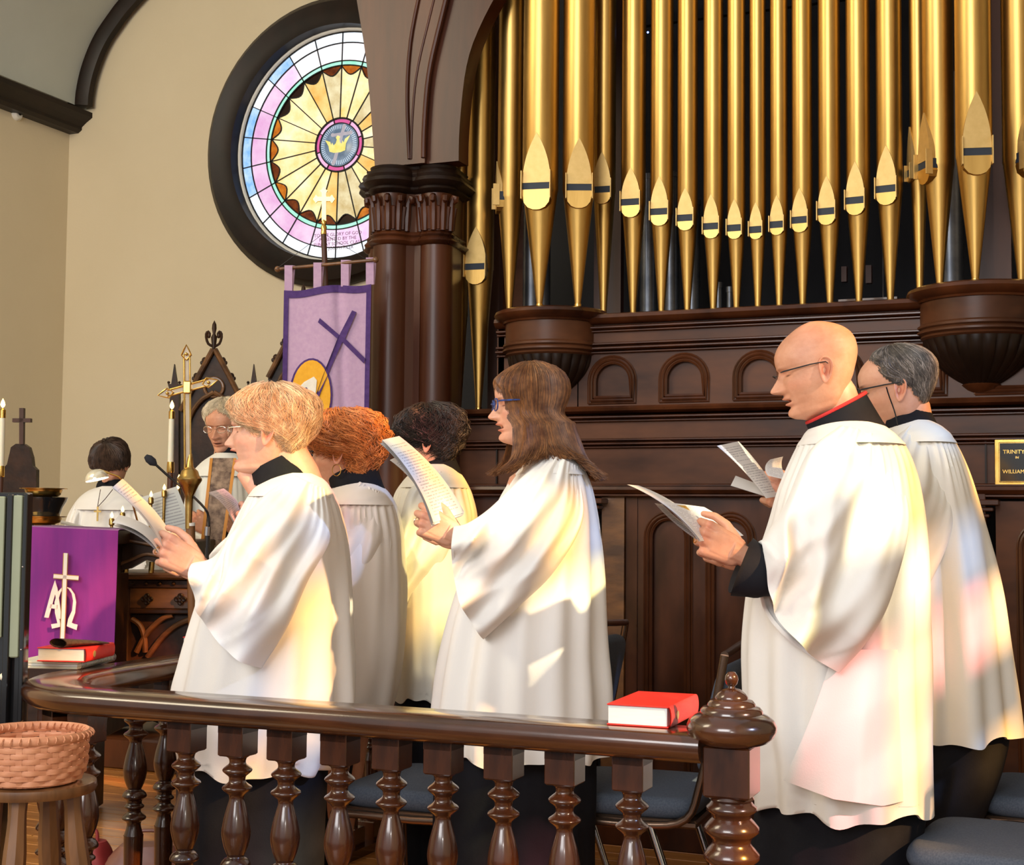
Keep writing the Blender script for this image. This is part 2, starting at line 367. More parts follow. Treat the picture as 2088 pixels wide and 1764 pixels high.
for i in range(NR):
    a0 = 2*pi*i/NR+.02; a1 = 2*pi*(i+1)/NR+.02; am = (a0+a1)/2; q = g/.5
    # ray with a scalloped outer end
    sc = [wpt(.525-.055*sin(pi*t), a0+(a1-a0)*t) for t in np.linspace(0, 1, 9)]
    pane([wpt(.18, a0+.01), *[p for p in sc], wpt(.18, a1-.01)][::1], GL['amber'][rc.choice([0, 1, 1, 2])])
    pane([wpt(.53, a, 8.061) for a in np.linspace(a0, a1, 7)]+[wpt(.527-.055*sin(pi*t), a0+(a1-a0)*t, 8.061) for t in np.linspace(1, 0, 9)], GL['brown'][2 if 17 < i < 21 or i in (10,) else rc.choice([0, 0, 1])])
    pane(arcseg(.535, .56, a0, a1), GL['mint'][0])
    pane(arcseg(.565, .68, a0, a1), GL['pink'][2 if i in (0, 1, 20, 21) else rc.choice([0, 0, 1])])
    pane(arcseg(.685, .755, a0, a1), GL['blue'][1 if i in (0, 1, 18, 21) else rc.choice([0, 1])])
    leadline([wpt(.178, a0, 8.058), wpt(.76, a0, 8.058)])
    leadline([wpt(.527-.057*sin(pi*t), a0+(a1-a0)*t, 8.058) for t in np.linspace(0, 1, 9)], .007)
for r_, w_ in ((.178, .012), (.532, .008), (.5625, .007), (.6825, .007), (.757, .014)):
    lead.sweep([wpt(r_, a, 8.058) for a in np.linspace(0, 2*pi, 96, endpoint=False)], [(-w_/2, -.006), (w_/2, -.006), (w_/2, .004), (-w_/2, .004)], up=(0, 1, 0), closed=True)
for i in range(8):
    a0 = 2*pi*i/8-.25; a1 = 2*pi*(i+1)/8-.25
    pane(arcseg(.148, .172, a0, a1), GL['rose'][i % 2]); leadline([wpt(.146, a0, 8.057), wpt(.174, a0, 8.057)], .006)
lead.sweep([wpt(.146, a, 8.058) for a in np.linspace(0, 2*pi, 64, endpoint=False)], [(-.003, -.006), (.003, -.006), (.003, .004), (-.003, .004)], up=(0, 1, 0), closed=True)
lead.build('lead_came', M['lead'], wn, smooth=False)
M['medal'] = glass('blue_grey_bevelled_glass', (.10, .16, .24), (.28, .36, .46), .8, 12)
M['medal_l'] = glass('bright_bevel_glass', (.50, .62, .75), (.70, .8, .9), 1., 10)
md = MB().lathe([(.145, 0), (.13, -.012), (0, -.014)], (WX, 8.062, WZ), (0, 1, 0), n=48).build('medallion', M['medal'], wn)
for i in range(56):
    a = 2*pi*i/56; 
    if i % 1 == 0: MB().prism([wpt(.106, a-.012, 8.047), wpt(.132, a-.02, 8.049), wpt(.132, a+.02, 8.049), wpt(.106, a+.012, 8.047)], (0, .003, 0)).build('bevel_ray', M['medal_l'], md, smooth=False)
def w2(x, z, y=8.042): return (WX+x, y, WZ+z)
M['lilac'] = glass('lilac_glass', (.50, .45, .50), (.62, .56, .6), .75, 12); M['crown'] = glass('yellow_crown_glass', (.90, .72, .14), (.98, .88, .35), .95, 12)
for pts in ([(-.045, -.125), (-.02, -.125), (.052, .11), (.03, .115)], [(-.04, .055), (-.035, .075), (.09, .08), (.09, .058)]):
    MB().prism([w2(x, z) for x, z in pts], (0, .004, 0)).build('cross', M['lilac'], md, smooth=False)
for (x, z) in ((.045, .118), (-.042, .066), (.094, .07), (-.035, -.125)):
    MB().lathe([(.013, 0), (.013, .004)], w2(x, z, 8.039), (0, 1, 0), n=10).build('cross_lobe', M['lilac'], md, smooth=False)
cr = [(-.06, -.045), (-.03, -.055), (.02, -.055), (.055, -.045), (.06, 0), (.09, .05), (.055, .03), (.045, .002), (.036, .02), (.03, .0), (.014, .012), (.01, .035), (.016, .05), (0, .058), (-.014, .045), (-.006, .03), (-.014, .006), (-.032, -.008), (-.042, .012), (-.05, -.006), (-.058, .02), (-.095, .035), (-.068, -.008)]
MB().prism([w2(x, z, 8.034) for x, z in cr], (0, .006, 0)).build('crown', M['crown'], md, smooth=False)
M['violet_ink'] = mat('violet_inscription', (.22, .10, .22), .6)
text_mesh('TO THE GLORY OF GOD\nPRESENTED BY THE\nSUNDAY SCHOOL CLASS\nOF JOSEPH PILER', .032, (WX-.0, 8.056, WZ-.605), (1, 0, 0), (0, 0, 1), .0005, 'inscription', M['violet_ink'], wn)
# off-frame nave wall with the stained glass window the sun shines through
wr = MB(); WXr = 2.6; ya, yb, za, zb = 1.2, 3.3, 2.3, 4.7
for (y0_, y1_, z0_, z1_) in ((-4.5, ya, 0, 13), (yb, 9.0, 0, 13), (ya, yb, 0, za), (ya, yb, zb, 13)):
    wr.box((WXr+.1, (y0_+y1_)/2, (z0_+z1_)/2), (.2, y1_-y0_, z1_-z0_))
struct(wr, 'wall_right', M['wall'], smooth=False)
def sunglass(name, c):
    mt = bpy.data.materials.new(name); mt.use_nodes = True; nt = mt.node_tree; nt.nodes.clear()
    t = nt.nodes.new('ShaderNodeBsdfTransparent'); t.inputs[0].default_value = (*c, 1); o = nt.nodes.new('ShaderNodeOutputMaterial'); nt.links.new(t.outputs[0], o.inputs[0]); return mt
SG = [sunglass('sun_clear_glass', (1, .97, .88)), sunglass('sun_amber_glass', (.97, .72, .38)), sunglass('sun_rose_glass', (.95, .55, .62)), sunglass('sun_straw_glass', (.98, .95, .66)), sunglass('sun_dim_glass', (.10, .09, .10)), sunglass('sun_blue_glass', (.30, .40, .62)), sunglass('sun_peach_glass', (1, .78, .58))]
win2 = thing('window_2', (WXr+.1, (ya+yb)/2, za), kind='structure')
NY, NZ = 13, 12
PAT = """
4415264415243
5126451126454
4413245441562
1645154361454
2541045136415
4156415041562
4415403614514
5420640154415
1460344016541
4150622640264
5416322651441
4515422644514""".split()
for iz in range(NZ):
    for iy in range(NY):
        dy = (yb-ya)/NY; dz = (zb-za)/NZ; y = ya+dy*(iy+.5); z = za+dz*(iz+.5)
        MB().box((WXr+.1, y, z), (.006, dy-.012, dz-.012)).build('pane', SG[int(PAT[NZ-1-iz][iy])], win2, smooth=False)
lb = MB()
for iy in range(NY+1): lb.box((WXr+.1, ya+(yb-ya)*iy/NY, (za+zb)/2), (.02, .014, zb-za))
for iz in range(NZ+1): lb.box((WXr+.1, (ya+yb)/2, za+(zb-za)*iz/NZ), (.02, yb-ya, .014))
lb.build('lead_came', M['lead'], win2, smooth=False)
# ================================================================ ORGAN CASE
CY0 = 5.15
oc = thing('organ_case', (-1.2, CY0, 0), 'dark panelled wooden organ case with arched panels and fluted corbels under the gold pipes', 'organ')
# chamber interior
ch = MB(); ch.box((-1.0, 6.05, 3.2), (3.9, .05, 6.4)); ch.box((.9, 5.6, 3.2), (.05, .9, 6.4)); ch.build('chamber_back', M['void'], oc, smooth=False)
def hmould(x0, x1, z, prof, name='moulding', mt=M['wood'], y=CY0):
    b = MB(); b.sweep([(x0, y, z), (x1, y, z)], [(-a, c) for a, c in prof][::-1] if False else [(a, c) for a, c in prof]); return b.build(name, mt, oc, angle=35)
# profile coordinates: side (+ towards camera), up   (path +X, side = t x up = (1,0,0)x(0,0,1) = (0,-1,0))
round_ = lambda d, h, n=6: [(0, -h/2)]+[(d*cos(t)*1.0, h/2*sin(t)) for t in np.linspace(-pi/2, pi/2, n)]+[(0, h/2)]
XL, XR = -2.62, .6
# upper shelf
hmould(-2.25, XR, 1.985, [(-.25, -.02), (.02, -.02), (.035, -.012), (.045, .0), (.04, .014), (.02, .02), (-.25, .02)], 'shelf')
hmould(-2.25, XR, 1.952, round_(.022, .016)); hmould(-2.25, XR, 1.938, round_(.012, .01))
hmould(-2.25, XR, 1.888, round_(.022, .014)); hmould(-2.25, XR, 1.871, round_(.028, .016)); hmould(-2.25, XR, 1.856, round_(.012, .010))
# flat panels (frieze, arched row, lower frieze)
MB().box((-.83, CY0+.03, 1.915), (2.84, .05, .10)).build('frieze_panel', M['wood_h'], oc, smooth=False)
# lower ledge
hmould(-2.74, XR, 1.632, [(-.3, -.012), (.03, -.012), (.05, -.004), (.055, .006), (.045, .014), (-.3, .014)], 'ledge')
hmould(-2.74, XR, 1.606, round_(.03, .016)); hmould(-2.74, XR, 1.592, round_(.014, .010))
MB().box((-.93, CY0+.03, 1.55), (3.62, .05, .12)).build('frieze_panel', M['wood_h'], oc, smooth=False)
hmould(-2.74, XR, 1.519, round_(.022, .013)); hmould(-2.74, XR, 1.504, round_(.026, .014)); hmould(-2.74, XR, 1.491, round_(.012, .010))
MB().box((-.93, CY0+.03, 1.415), (3.62, .05, .17)).build('frieze_panel', M['wood_h'], oc, smooth=False)
hmould(-2.74, XR, 1.345, round_(.022, .014)); hmould(-2.74, XR, 1.328, [(0, -.014), (.03, -.014), (.045, .0), (.04, .012), (0, .012)], 'cornice'); hmould(-2.74, XR, 1.308, round_(.03, .018))
# vertical joints
for x in (-2.25, -.41): MB().box((x, CY0+.002, 1.42), (.006, .012, .16)).build('joint_bead', M['wood_trim'], oc, smooth=False)
def arch_out(xc, hw, zb_, zs, k=12, rr=1.):
    """outline of round-headed arch, starts bottom left"""
    return [(xc-hw, zb_)]+[(xc-hw*cos(t), zs+hw*rr*sin(t)) for t in np.linspace(0, pi, k)]+[(xc+hw, zb_)]
def holed(mb, x0, x1, z0, z1, out, y, dep):
    """flat board with an arched hole"""
    o = np.array(out); c = o.mean(0); res = []
    for p in o:
        d = p-c; t = 1e9
        if d[0] > 1e-9: t = min(t, (x1-c[0])/d[0])
        if d[0] < -1e-9: t = min(t, (x0-c[0])/d[0])
        if d[1] > 1e-9: t = min(t, (z1-c[1])/d[1])
        if d[1] < -1e-9: t = min(t, (z0-c[1])/d[1])
        res.append(c+d*t)
    pts_o, pts_r = [], []
    corners = [np.array(q) for q in ((x0, z0), (x0, z1), (x1, z1), (x1, z0))]
    n_ = len(o)
    for i in range(n_):
        pts_o.append(o[i]); pts_r.append(res[i]); j = (i+1) % n_
        a0 = math.atan2(*(res[i]-c)[::-1]); a1 = math.atan2(*(res[j]-c)[::-1])
        for q in corners:
            aq = math.atan2(*(q-c)[::-1]); d1 = (a0-aq) % (2*pi); d2 = (a0-a1) % (2*pi)
            if 1e-6 < d1 < d2-1e-6 and d2 < pi: pts_o.append(o[i]+(o[j]-o[i])*d1/d2); pts_r.append(q)
    V3 = lambda q, yy: (q[0], yy, q[1])
    mb.grid([[V3(q, y) for q in pts_r], [V3(q, y) for q in pts_o], [V3(q, y+dep) for q in pts_o]], cv=True, flip=True)
def arch_panel(xc, w, z0, z1, hw, zb_, zs, rr=1., mt=M['wood_h'], y=CY0+.005):
    b = MB(); holed(b, xc-w/2, xc+w/2, z0, z1, arch_out(xc, hw, zb_, zs, rr=rr), y, .022); p = b.build('arched_board', mt, oc, angle=30)
    MB().box((xc, y+.03, (z0+z1)/2), (w-.01, .02, z1-z0-.01)).build('recessed_panel', mt, oc, smooth=False)
    mm = MB()
    for off, r_, dy in ((-.003, .007, -.002), (-.014, .009, .004), (.008, .005, .0)):
        pts = arch_out(xc, hw+off, zb_-off, zs, 16, rr)
        mm.tube([(q[0], y+dy, q[1]) for q in pts]+[(pts[0][0]-.0, y+dy, pts[0][1])], r_, 6)
    mm.build('arch_moulding', M['wood'], oc)
for i in range(6):
    xc = -1.772+.285*i
    arch_panel(xc, .285, 1.646, 1.852, .088, 1.668, 1.745)
b = MB(); b.box((-2.08, CY0+.03, 1.75), (.34, .05, .21)); b.box((-2.24, CY0+.14, 1.82), (.03, .27, .36)); b.box((-2.33, 5.52, 3.2), (.22, .03, 3.2)); b.build('frieze_panel', M['wood_h'], oc, smooth=False)
# lower tall arched panels between pilasters
def pilaster(x, wd=.10):
    b = MB(); b.box((x, CY0, .66), (wd, .06, 1.32), bev=.004); p = b.build('pilaster', M['wood'], oc, smooth=False)
    c = MB()
    for k, (d, z, h) in enumerate(((.012, 1.24, .012), (.026, 1.262, .014), (.045, 1.285, .02))): c.box((x, CY0-.0, z), (wd+2*d, .06+2*d, h), bev=.003)
    c.build('capital', M['wood'], oc, smooth=False)
pilaster(-1.90, .14); pilaster(-.45, .08); pilaster(-2.62, .14)
MB().box((-1.765, CY0+.02, .65), (.09, .04, 1.3)).build('stile', M['oak'], oc, smooth=False)
for xc in (-1.552, -1.312, -1.072, -.832, -.592): arch_panel(xc, .24, .10, 1.30, .084, .22, 1.148, 1.05, mt=M['wood'], y=CY0+.02)
MB().box((-1.695, CY0+.03, .7), (.045, .03, 1.2)).build('stile', M['wood'], oc, smooth=False)
for xc in (-2.38, -2.14): arch_panel(xc, .24, .10, 1.30, .084, .22, 1.148, mt=M['wood'], y=CY0+.02)
arch_panel(-.215, .33, .10, 1.29, .088, .22, 1.13, mt=M['wood_h'], y=CY0+.0); arch_panel(.115, .33, .10, 1.29, .10, .22, 1.13, mt=M['wood_h'], y=CY0+.0)
MB().box((-1, CY0-.0, .05), (3.6, .08, .10), bev=.006).build('plinth', M['wood'], oc, smooth=False)
# plaque
pq = thing('wall_plaque', (-.33, CY0, 1.42), 'black and gold framed dedication plaque on the case at the right edge', 'plaque')
MB().box((-.255, CY0-.012, 1.423), (.25, .016, .165), bev=.003).build('frame', M['brass'], pq, smooth=False)
MB().box((-.255, CY0-.022, 1.423), (.222, .008, .137), bev=.002).build('frame', M['brass_old'], pq, smooth=False)
MB().box((-.255, CY0-.025, 1.423), (.214, .008, .129)).build('plate', M['blackgloss'], pq, smooth=False)
text_mesh('TRINITY', .019, (-.352, CY0-.030, 1.452), (1, 0, 0), (0, 0, 1), .0006, 'lettering', M['brass'], pq, 'LEFT')
text_mesh('IN', .011, (-.312, CY0-.030, 1.435), (1, 0, 0), (0, 0, 1), .0006, 'lettering', M['brass'], pq, 'LEFT')
text_mesh('WILLIAM', .018, (-.354, CY0-.030, 1.385), (1, 0, 0), (0, 0, 1), .0006, 'lettering', M['brass'], pq, 'LEFT')
# corbels (fluted half bowls carrying the pipe towers)
def corbel(xc, r, dz, lab):
    o = np.array([xc, CY0+.03, 0]); arc = (pi, 2*pi)
    a = MB(); a.lathe([(0, 2.025+dz), (r+.005, 2.025+dz), (r+.02, 2.018+dz), (r+.025, 2.006+dz), (r+.015, 1.99+dz), (r-.008, 1.982+dz), (r-.012, 1.975+dz), (r-.018, 1.974+dz)], o, n=40, arc=arc); a.build('corbel_shelf', M['wood'], oc)
    a = MB(); a.lathe([(r-.02, 1.975+dz), (r-.022, 1.90+dz), (r-.012, 1.893+dz), (r-.012, 1.885+dz), (r-.02, 1.88+dz), (r-.01, 1.873+dz), (r-.01, 1.866+dz), (r-.025, 1.86+dz), (r-.02, 1.852+dz), (r-.03, 1.846+dz)], o, n=40, arc=arc); a.build('corbel_drum', M['wood_h'], oc, angle=30)
    a = MB(); G = []; na = 201
    for k in range(15):
        t = k/14; zz = 1.846+dz-.155*t; rr = (r-.03)*cos(t*pi/2*.86)**.75
        fl = .012*min(1, t*6+.15)*(1-.7*t)
        G.append([o+np.array([(rr-fl+fl*abs(sin(ak*13))**.6)*cos(ak), (rr-fl+fl*abs(sin(ak*13))**.6)*sin(ak), zz]) for ak in np.linspace(pi, 2*pi, na)])
    a.grid(G, flip=False); a.build('corbel_bowl', M['wood_trim'], oc, angle=70)
    a = MB(); r2 = (r-.03)*cos(pi/2*.86)**.75
    a.lathe([(r2*.95, 1.695+dz), (r2+.006, 1.688+dz), (r2-.002, 1.68+dz), (r2*.8, 1.67+dz), (.014, 1.650+dz), (0, 1.645+dz)], o, n=24, arc=arc); a.build('corbel_drop', M['wood'], oc)
corbel(-2.03, .205, 0, 'l'); corbel(-.425, .225, .005, 'r')
# ---------------------------------------------------------------- organ pipes
def make_pipe(name, foot, zf, r, zm, H, rot, label, group='gilded organ pipes', mh=None, top=6.2):
    """foot at (x,y,zf); zm = mouth slot height; H = leaf height above the slot; rot = mouth direction (0 = towards -Y)"""
    t = thing(name, (foot[0], foot[1], zf), label, 'organ pipe', rz=rot, group=group)
    zc = zm-zf; lip = mh or r*1.35
    b = MB(); n = 40
    b.lathe([(.011, .006), (r*.965, zc-lip*.2), (r, zc-lip*.12), (r, top-zf)], n=n); b.build('pipe_body', M['gold'], t, local=True, angle=25)
    MB().lathe([(.014, 0), (.014, .012), (.011, .014)], n=12).build('pipe_toe', M['brass'], t, local=True)
    # flat leaf mouth, set on the front of the pipe
    w_ = r*.78; yy = -r*1.0-.001
    def leafpts(z0_, z1_, up_): 
        pts = []
        for k in range(13):
            u = k/12; pts.append((w_*(1-u**2.1), z0_+(z1_-z0_)*u))
        return pts
    up_ = leafpts(zc+.006, zc+H, True); pr = [(x, z) for x, z in up_]+[(-x, z) for x, z in up_[::-1][1:]]
    lf = MB(); # slightly curved sheet: centre deeper (pressed flat)
    lf.prism([(x, yy-.012*0-.004-(.10*r)*(1-(z-zc)/H)*0, z) for x, z in pr], (0, r*.42, 0)); lf.build('upper_lip', M['gold_m'], t, local=True, smooth=False)
    lo = [(x, z) for x, z in ((w_, zc-.020), (w_, zc-lip*.45), (w_*.9, zc-lip*.75), (w_*.62, zc-lip*.95), (w_*.25, zc-lip*1.04), (0, zc-lip*1.05))]
    pr = lo+[(-x, z) for x, z in lo[::-1][1:]]
    MB().prism([(x, yy-.004, z) for x, z in pr], (0, r*.62, 0)).build('lower_lip', M['gold'], t, local=True, smooth=False)
    MB().box((0, yy+.004+r*.2, zc-.008), (2*w_+.002, .012+r*.4, .034)).build('mouth_slot', M['slot'], t, local=True, smooth=False)
    for s_ in (-1, 1): MB().box((s_*(w_+.002), yy-.006, zc-.004), (.004, r*.5, lip*.95+.02), bev=.001).build('mouth_ear', M['gold_m'], t, local=True, smooth=False)
    return t
def zat(px, py, y): return on_y(px, py, y)[2]
PIPES = [  # centre px at mouth, left px, right px, leaf top py, slot py, foot px, foot py, Y, rot(deg), label
 (1236, 1212, 1258, 315, 388, 1228, 636, 5.28, 8, 'gold organ pipe between the left tower and the descending row, half overlapped by its neighbour'),
 (1291, 1267, 1316, 348, 414, 1293, 634, 5.25, 5, 'leftmost fully free gold pipe of the flat row beside the left tower'),
 (1349, 1327, 1373, 365, 433, 1349, 632, 5.25, 5, 'gold flat-row pipe sixth to the left of the shortest-mouthed pipe'[:0]+'gold pipe of the flat row, second from the left tower'),
 (1403, 1383, 1425, 388, 445, 1399, 629, 5.25, 4, 'gold pipe of the flat row, third from the left tower'),
 (1455, 1435, 1476, 400, 462, 1453, 627, 5.25, 3, 'gold pipe three to the left of the one with the lowest mouth'),
 (1502, 1483, 1521, 410, 465, 1501, 625, 5.25, 2, 'gold pipe just left of the narrowest pipe'),
 (1545, 1528, 1562, 416, 468, 1545, 624, 5.25, 0, 'narrowest gold organ pipe at the centre of the flat row'),
 (1587, 1569, 1606, 402, 458, 1590, 621, 5.25, -2, 'gold pipe just right of the narrowest pipe'),
 (1636, 1615, 1658, 388, 449, 1635, 619, 5.25, -3, 'gold pipe two to the right of the narrowest pipe'),
 (1690, 1667, 1714, 364, 432, 1692, 616, 5.25, -4, 'gold pipe of the flat row above the bald man'),
 (1748, 1723, 1774, 335, 410, 1752, 613, 5.25, -5, 'gold pipe of the flat row, third from the right tower'),
 (1812, 1785, 1841, 303, 387, 1815, 610, 5.25, -6, 'gold pipe of the flat row standing second from the right tower'),
 (1103, 1068, 1139, 280, 384, 1100, 633, 5.05, 10, 'large gold pipe at the front of the left tower'),
 (1181, 1149, 1213, 290, 386, 1178, 634, 5.10, 22, 'large gold pipe on the right side of the left tower'),
 (1038, 1013, 1064, 330, 400, 1045, 641, 5.16, -62, 'gold pipe of the left tower with its mouth turned left'),
 (982, 955, 1008, 468, 545, 978, 838, 5.24, 6, 'tall gold pipe rising from the low ledge beside the column'),
 (940, 925, 957, 570, 640, 937, 838, 5.30, -30, 'gold pipe half hidden behind the dark column'),
 (1867, 1848, 1886, 260, 350, 1883, 604, 5.26, -62, 'slim gold pipe turned left beside the right tower'),
 (1911, 1878, 1945, 232, 335, 1918, 600, 5.10, -55, 'gold pipe on the left side of the right tower with its mouth turned left'),
 (1983, 1944, 2023, 197, 315, 1990, 592, 5.02, 14, 'widest gold pipe at the front of the right tower'),
 (2083, 2045, 2121, 205, 325, 2074, 590, 5.10, 45, 'gold pipe cut by the right edge of the frame'),
]
for (pc, pl, pr_, lt, sl, fx, fy, Y, rot, lab) in PIPES:
    f_ = on_y(fx, fy, Y); pr0 = on_y(pl, 300, Y); pr1 = on_y(pr_, 300, Y)
    r = (pr1[0]-pr0[0])/2*.955
    xc = on_y((pl+pr_)/2, 150, Y)[0]; xm = (xc*.6+f_[0]*.4)
    zm = zat(pc, sl, Y); H = zat(pc, lt, Y)-zm
    zf = 1.65 if fy > 800 else (2.03 if fx in (1100, 1178, 1045, 1918, 1990, 2074) else 2.006)
    make_pipe('organ_pipe', (xm, Y, 0), zf, r, zm, H, radians(rot), lab)
# dim things inside the chamber: zinc pipes, posts and blocks
ZP = [(1085, .04, 2.55), (1105, .035, 2.75), (1322, .035, 2.62), (1368, .034, 2.62), (1412, .03, 2.5), (1940, .045, 2.9), (1465, .016, 2.16), (1488, .013, 2.14)]
for i, (px, r, top) in enumerate(ZP):
    x = on_y(px, 600, 5.5)[0]
    t = thing('zinc_pipe', (x, 5.5, 2.0), ['dull grey pipe behind the left end of the tower', 'grey metal pipe behind the front tower pipe', 'grey metal pipe behind the second flat-row pipe', 'grey pipe behind the third flat-row pipe', 'short grey pipe behind the fourth flat-row pipe', 'dark grey pipe left of the right tower front pipe', 'stub of a small grey pipe in the dark chamber', 'smallest grey pipe stub in the dark chamber'][i], 'organ pipe', group='grey pipes inside the chamber')
    MB().lathe([(.01, 1.7), (r, 2.02), (r, top), (r*.9, top), (r*.9, top-.02)], (x, 5.5, 0), n=20).build('pipe_body', M['zinc'], t)
    MB().lathe([(r+.003, top-.02), (r+.003, top+.002), (r-.002, top+.002)], (x, 5.5, 0), n=20).build('pipe_collar', M['zinc'], t)
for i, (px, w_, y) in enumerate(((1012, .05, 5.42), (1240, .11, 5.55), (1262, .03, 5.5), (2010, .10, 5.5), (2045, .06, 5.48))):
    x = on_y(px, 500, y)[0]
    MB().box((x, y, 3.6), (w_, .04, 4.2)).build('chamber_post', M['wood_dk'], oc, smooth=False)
for px, w_, h_ in ((1722, .02, .06), (1772, .022, .07)):
    x = on_y(px, 560, 5.6)[0]; MB().box((x, 5.6, zat(px, 560, 5.6)), (w_, .03, h_)).build('tuning_block', M['wood_dk'], oc, smooth=False)
MB().box((on_y(1770, 600, 5.5)[0], 5.5, 2.05), (.22, .03, .035)).build('rack_board', M['oak'], oc, smooth=False)
for px in (1690, 1800): MB().tube([(on_y(px, 500, 5.65)[0], 5.65, 2.0), (on_y(px, 500, 5.65)[0], 5.65, 2.7)], .003, 6).build('action_rod', M['zinc'], oc)
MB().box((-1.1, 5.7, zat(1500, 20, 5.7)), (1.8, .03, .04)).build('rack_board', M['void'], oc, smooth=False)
M['led'] = mat('blue_led', (.1, .2, 1), emis=(.1, .2, 1), estr=12)
MB().ball(on_y(1321, 66, 5.45), .004).build('indicator_lamp', M['led'], label='tiny blue light deep between two gold pipes', cat='lamp')
# ---------------------------------------------------------------- clustered column and arch
cl = thing('clustered_column', (-2.55, 5.02, 0), 'dark wooden clustered column with carved capital and arch springing from it', 'column')
def cluster(off=0., wide=0.):
    """plan outline of the column: half-round shafts on a square core; (x,y) clockwise seen from above, starting left"""
    pts = []; cx_, cy_ = -2.575, 5.06
    hw = .165+off; 
    # square core with a round shaft on -Y face left of centre and right corner, and on the -X side
    def arc(cxx, cyy, r, a0, a1, k=12): return [(cxx+r*cos(a), cyy+r*sin(a)) for a in np.linspace(a0, a1, k)]
    pts += [(cx_-hw, cy_+.17+off)]
    pts += arc(cx_-hw+off, cy_+.02, .055+off, radians(100), radians(235), 9)
    pts += [(cx_-hw+.012, cy_-.10-off*.7)]
    pts += arc(cx_-.055, cy_-.10, .075+off, radians(190), radians(345), 14)
    pts += [(cx_+.045, cy_-.10-off)]
    pts += [(cx_+.072-off*.2, cy_-.10-off), (cx_+.072-off*.2, cy_-.07-off)]
    pts += arc(cx_+.115, cy_-.045, .068+off, radians(205), radians(380), 12)
    pts += [(cx_+hw-.005, cy_+.10+off)]
    return pts
def cl_stack(levels, name, mt, ang=35):
    b = MB(); b.grid([[(x, y, z) for x, y in cluster(o)] for o, z in levels], cv=True, flip=True); b.build(name, mt, cl, angle=ang)
cl_stack([(0, 0), (0, 2.30)], 'shaft', M['wood_col'], 30)
cl_stack([(0, 2.285), (.012, 2.29), (.02, 2.30), (.012, 2.31), (.004, 2.318), (.012, 2.325), (.004, 2.335), (0, 2.34)], 'astragal', M['wood'])
cl_stack([(0, 2.33), (0, 2.50)], 'capital_bell', M['wood_col'], 30)
cl_stack([(.0, 2.49), (.012, 2.495), (.022, 2.505), (.018, 2.515), (.03, 2.522), (.042, 2.535), (.036, 2.55), (.026, 2.556), (.03, 2.565), (.024, 2.58), (.012, 2.588), (.016, 2.598), (-.02, 2.60)], 'abacus', M['wood_trim'])
# carved leaf capitals on the two shafts
for (cxx, cyy, r) in ((-2.63, 4.96, .075), (-2.46, 5.015, .068)):
    for k in range(6):
        a = radians(195+k*30); d = np.array([cos(a), sin(a), 0]); o = np.array([cxx, cyy, 0])
        b = MB(); b.tube([o+d*(r+.002)+Z*2.34, o+d*(r+.004)+Z*2.40, o+d*(r+.008)+Z*2.45, o+d*(r+.022)+Z*2.475, o+d*(r+.03)+Z*2.468, o+d*(r+.03)+Z*2.455, o+d*(r+.02)+Z*2.448], [.012, .016, .014, .012, .013, .011, .005], 8); b.build('capital_leaf', M['wood_col'], cl)
        a += radians(15); d = np.array([cos(a), sin(a), 0])
        MB().tube([o+d*(r+.001)+Z*2.345, o+d*(r+.003)+Z*2.39, o+d*(r+.012)+Z*2.435, o+d*(r+.018)+Z*2.43], [.008, .010, .009, .004], 6).build('capital_leaf', M['wood_col'], cl)
# arch: spreads from the capital up to the right (over the organ) and to the left
def arch_leg(name, mt, x_in, x_out, y0_, y1_, dz=0):
    """x_in(z), x_out(z) edges"""
    zs = np.linspace(2.60, 3.75, 26); G = []
    for z in zs: G.append([(x_in(z), y1_, z), (x_in(z), y0_, z), (x_out(z), y0_, z), (x_out(z), y1_, z)])
    b = MB(); b.grid(G, cv=True, cap0=True, cap1=True); return b.build(name, mt, cl, angle=35)
lx = bez([(770, 358), (765, 280), (752, 130), (735, 20), (722, -60)], 24); rx_ = bez([(935, 358), (937, 260), (952, 130), (985, 40), (1040, -60)], 24)
mx_ = bez([(868, 358), (870, 260), (880, 150), (905, 40), (930, -60)], 24); m2 = bez([(832, 358), (826, 200), (832, 90), (848, 0), (862, -60)], 24)
def ed(c, Y):
    q = np.array([on_y(px, py, Y) for px, py in c]); return lambda z: float(np.interp(z, q[:, 2], q[:, 0]))
YA = 4.93
eL, eR, eM, e2 = ed(lx, YA), ed(rx_, YA), ed(mx_, YA), ed(m2, YA-.04)
arch_leg('arch_leg', M['wood_col'], eL, lambda z: eM(z)+.005, YA-.02, 5.05); arch_leg('arch_leg', M['wood_col'], eM, eR, YA, 5.02)
for e_, r_, yy in ((eM, .010, YA-.022), (e2, .007, YA-.024), (lambda z: eM(z)-.055, .005, YA-.02)):
    MB().tube([(e_(z), yy, z) for z in np.linspace(2.62, 3.7, 24)], r_, 8).build('arch_bead', M['wood_col'], cl)
# left soffit blade of the arch (turning towards the nave)
b = MB(); G = []
for z in np.linspace(2.60, 3.75, 20):
    G.append([(eL(z)+.09, YA-.05, z), (e2(z)-.0, YA-.045, z)])
b.grid(G); 
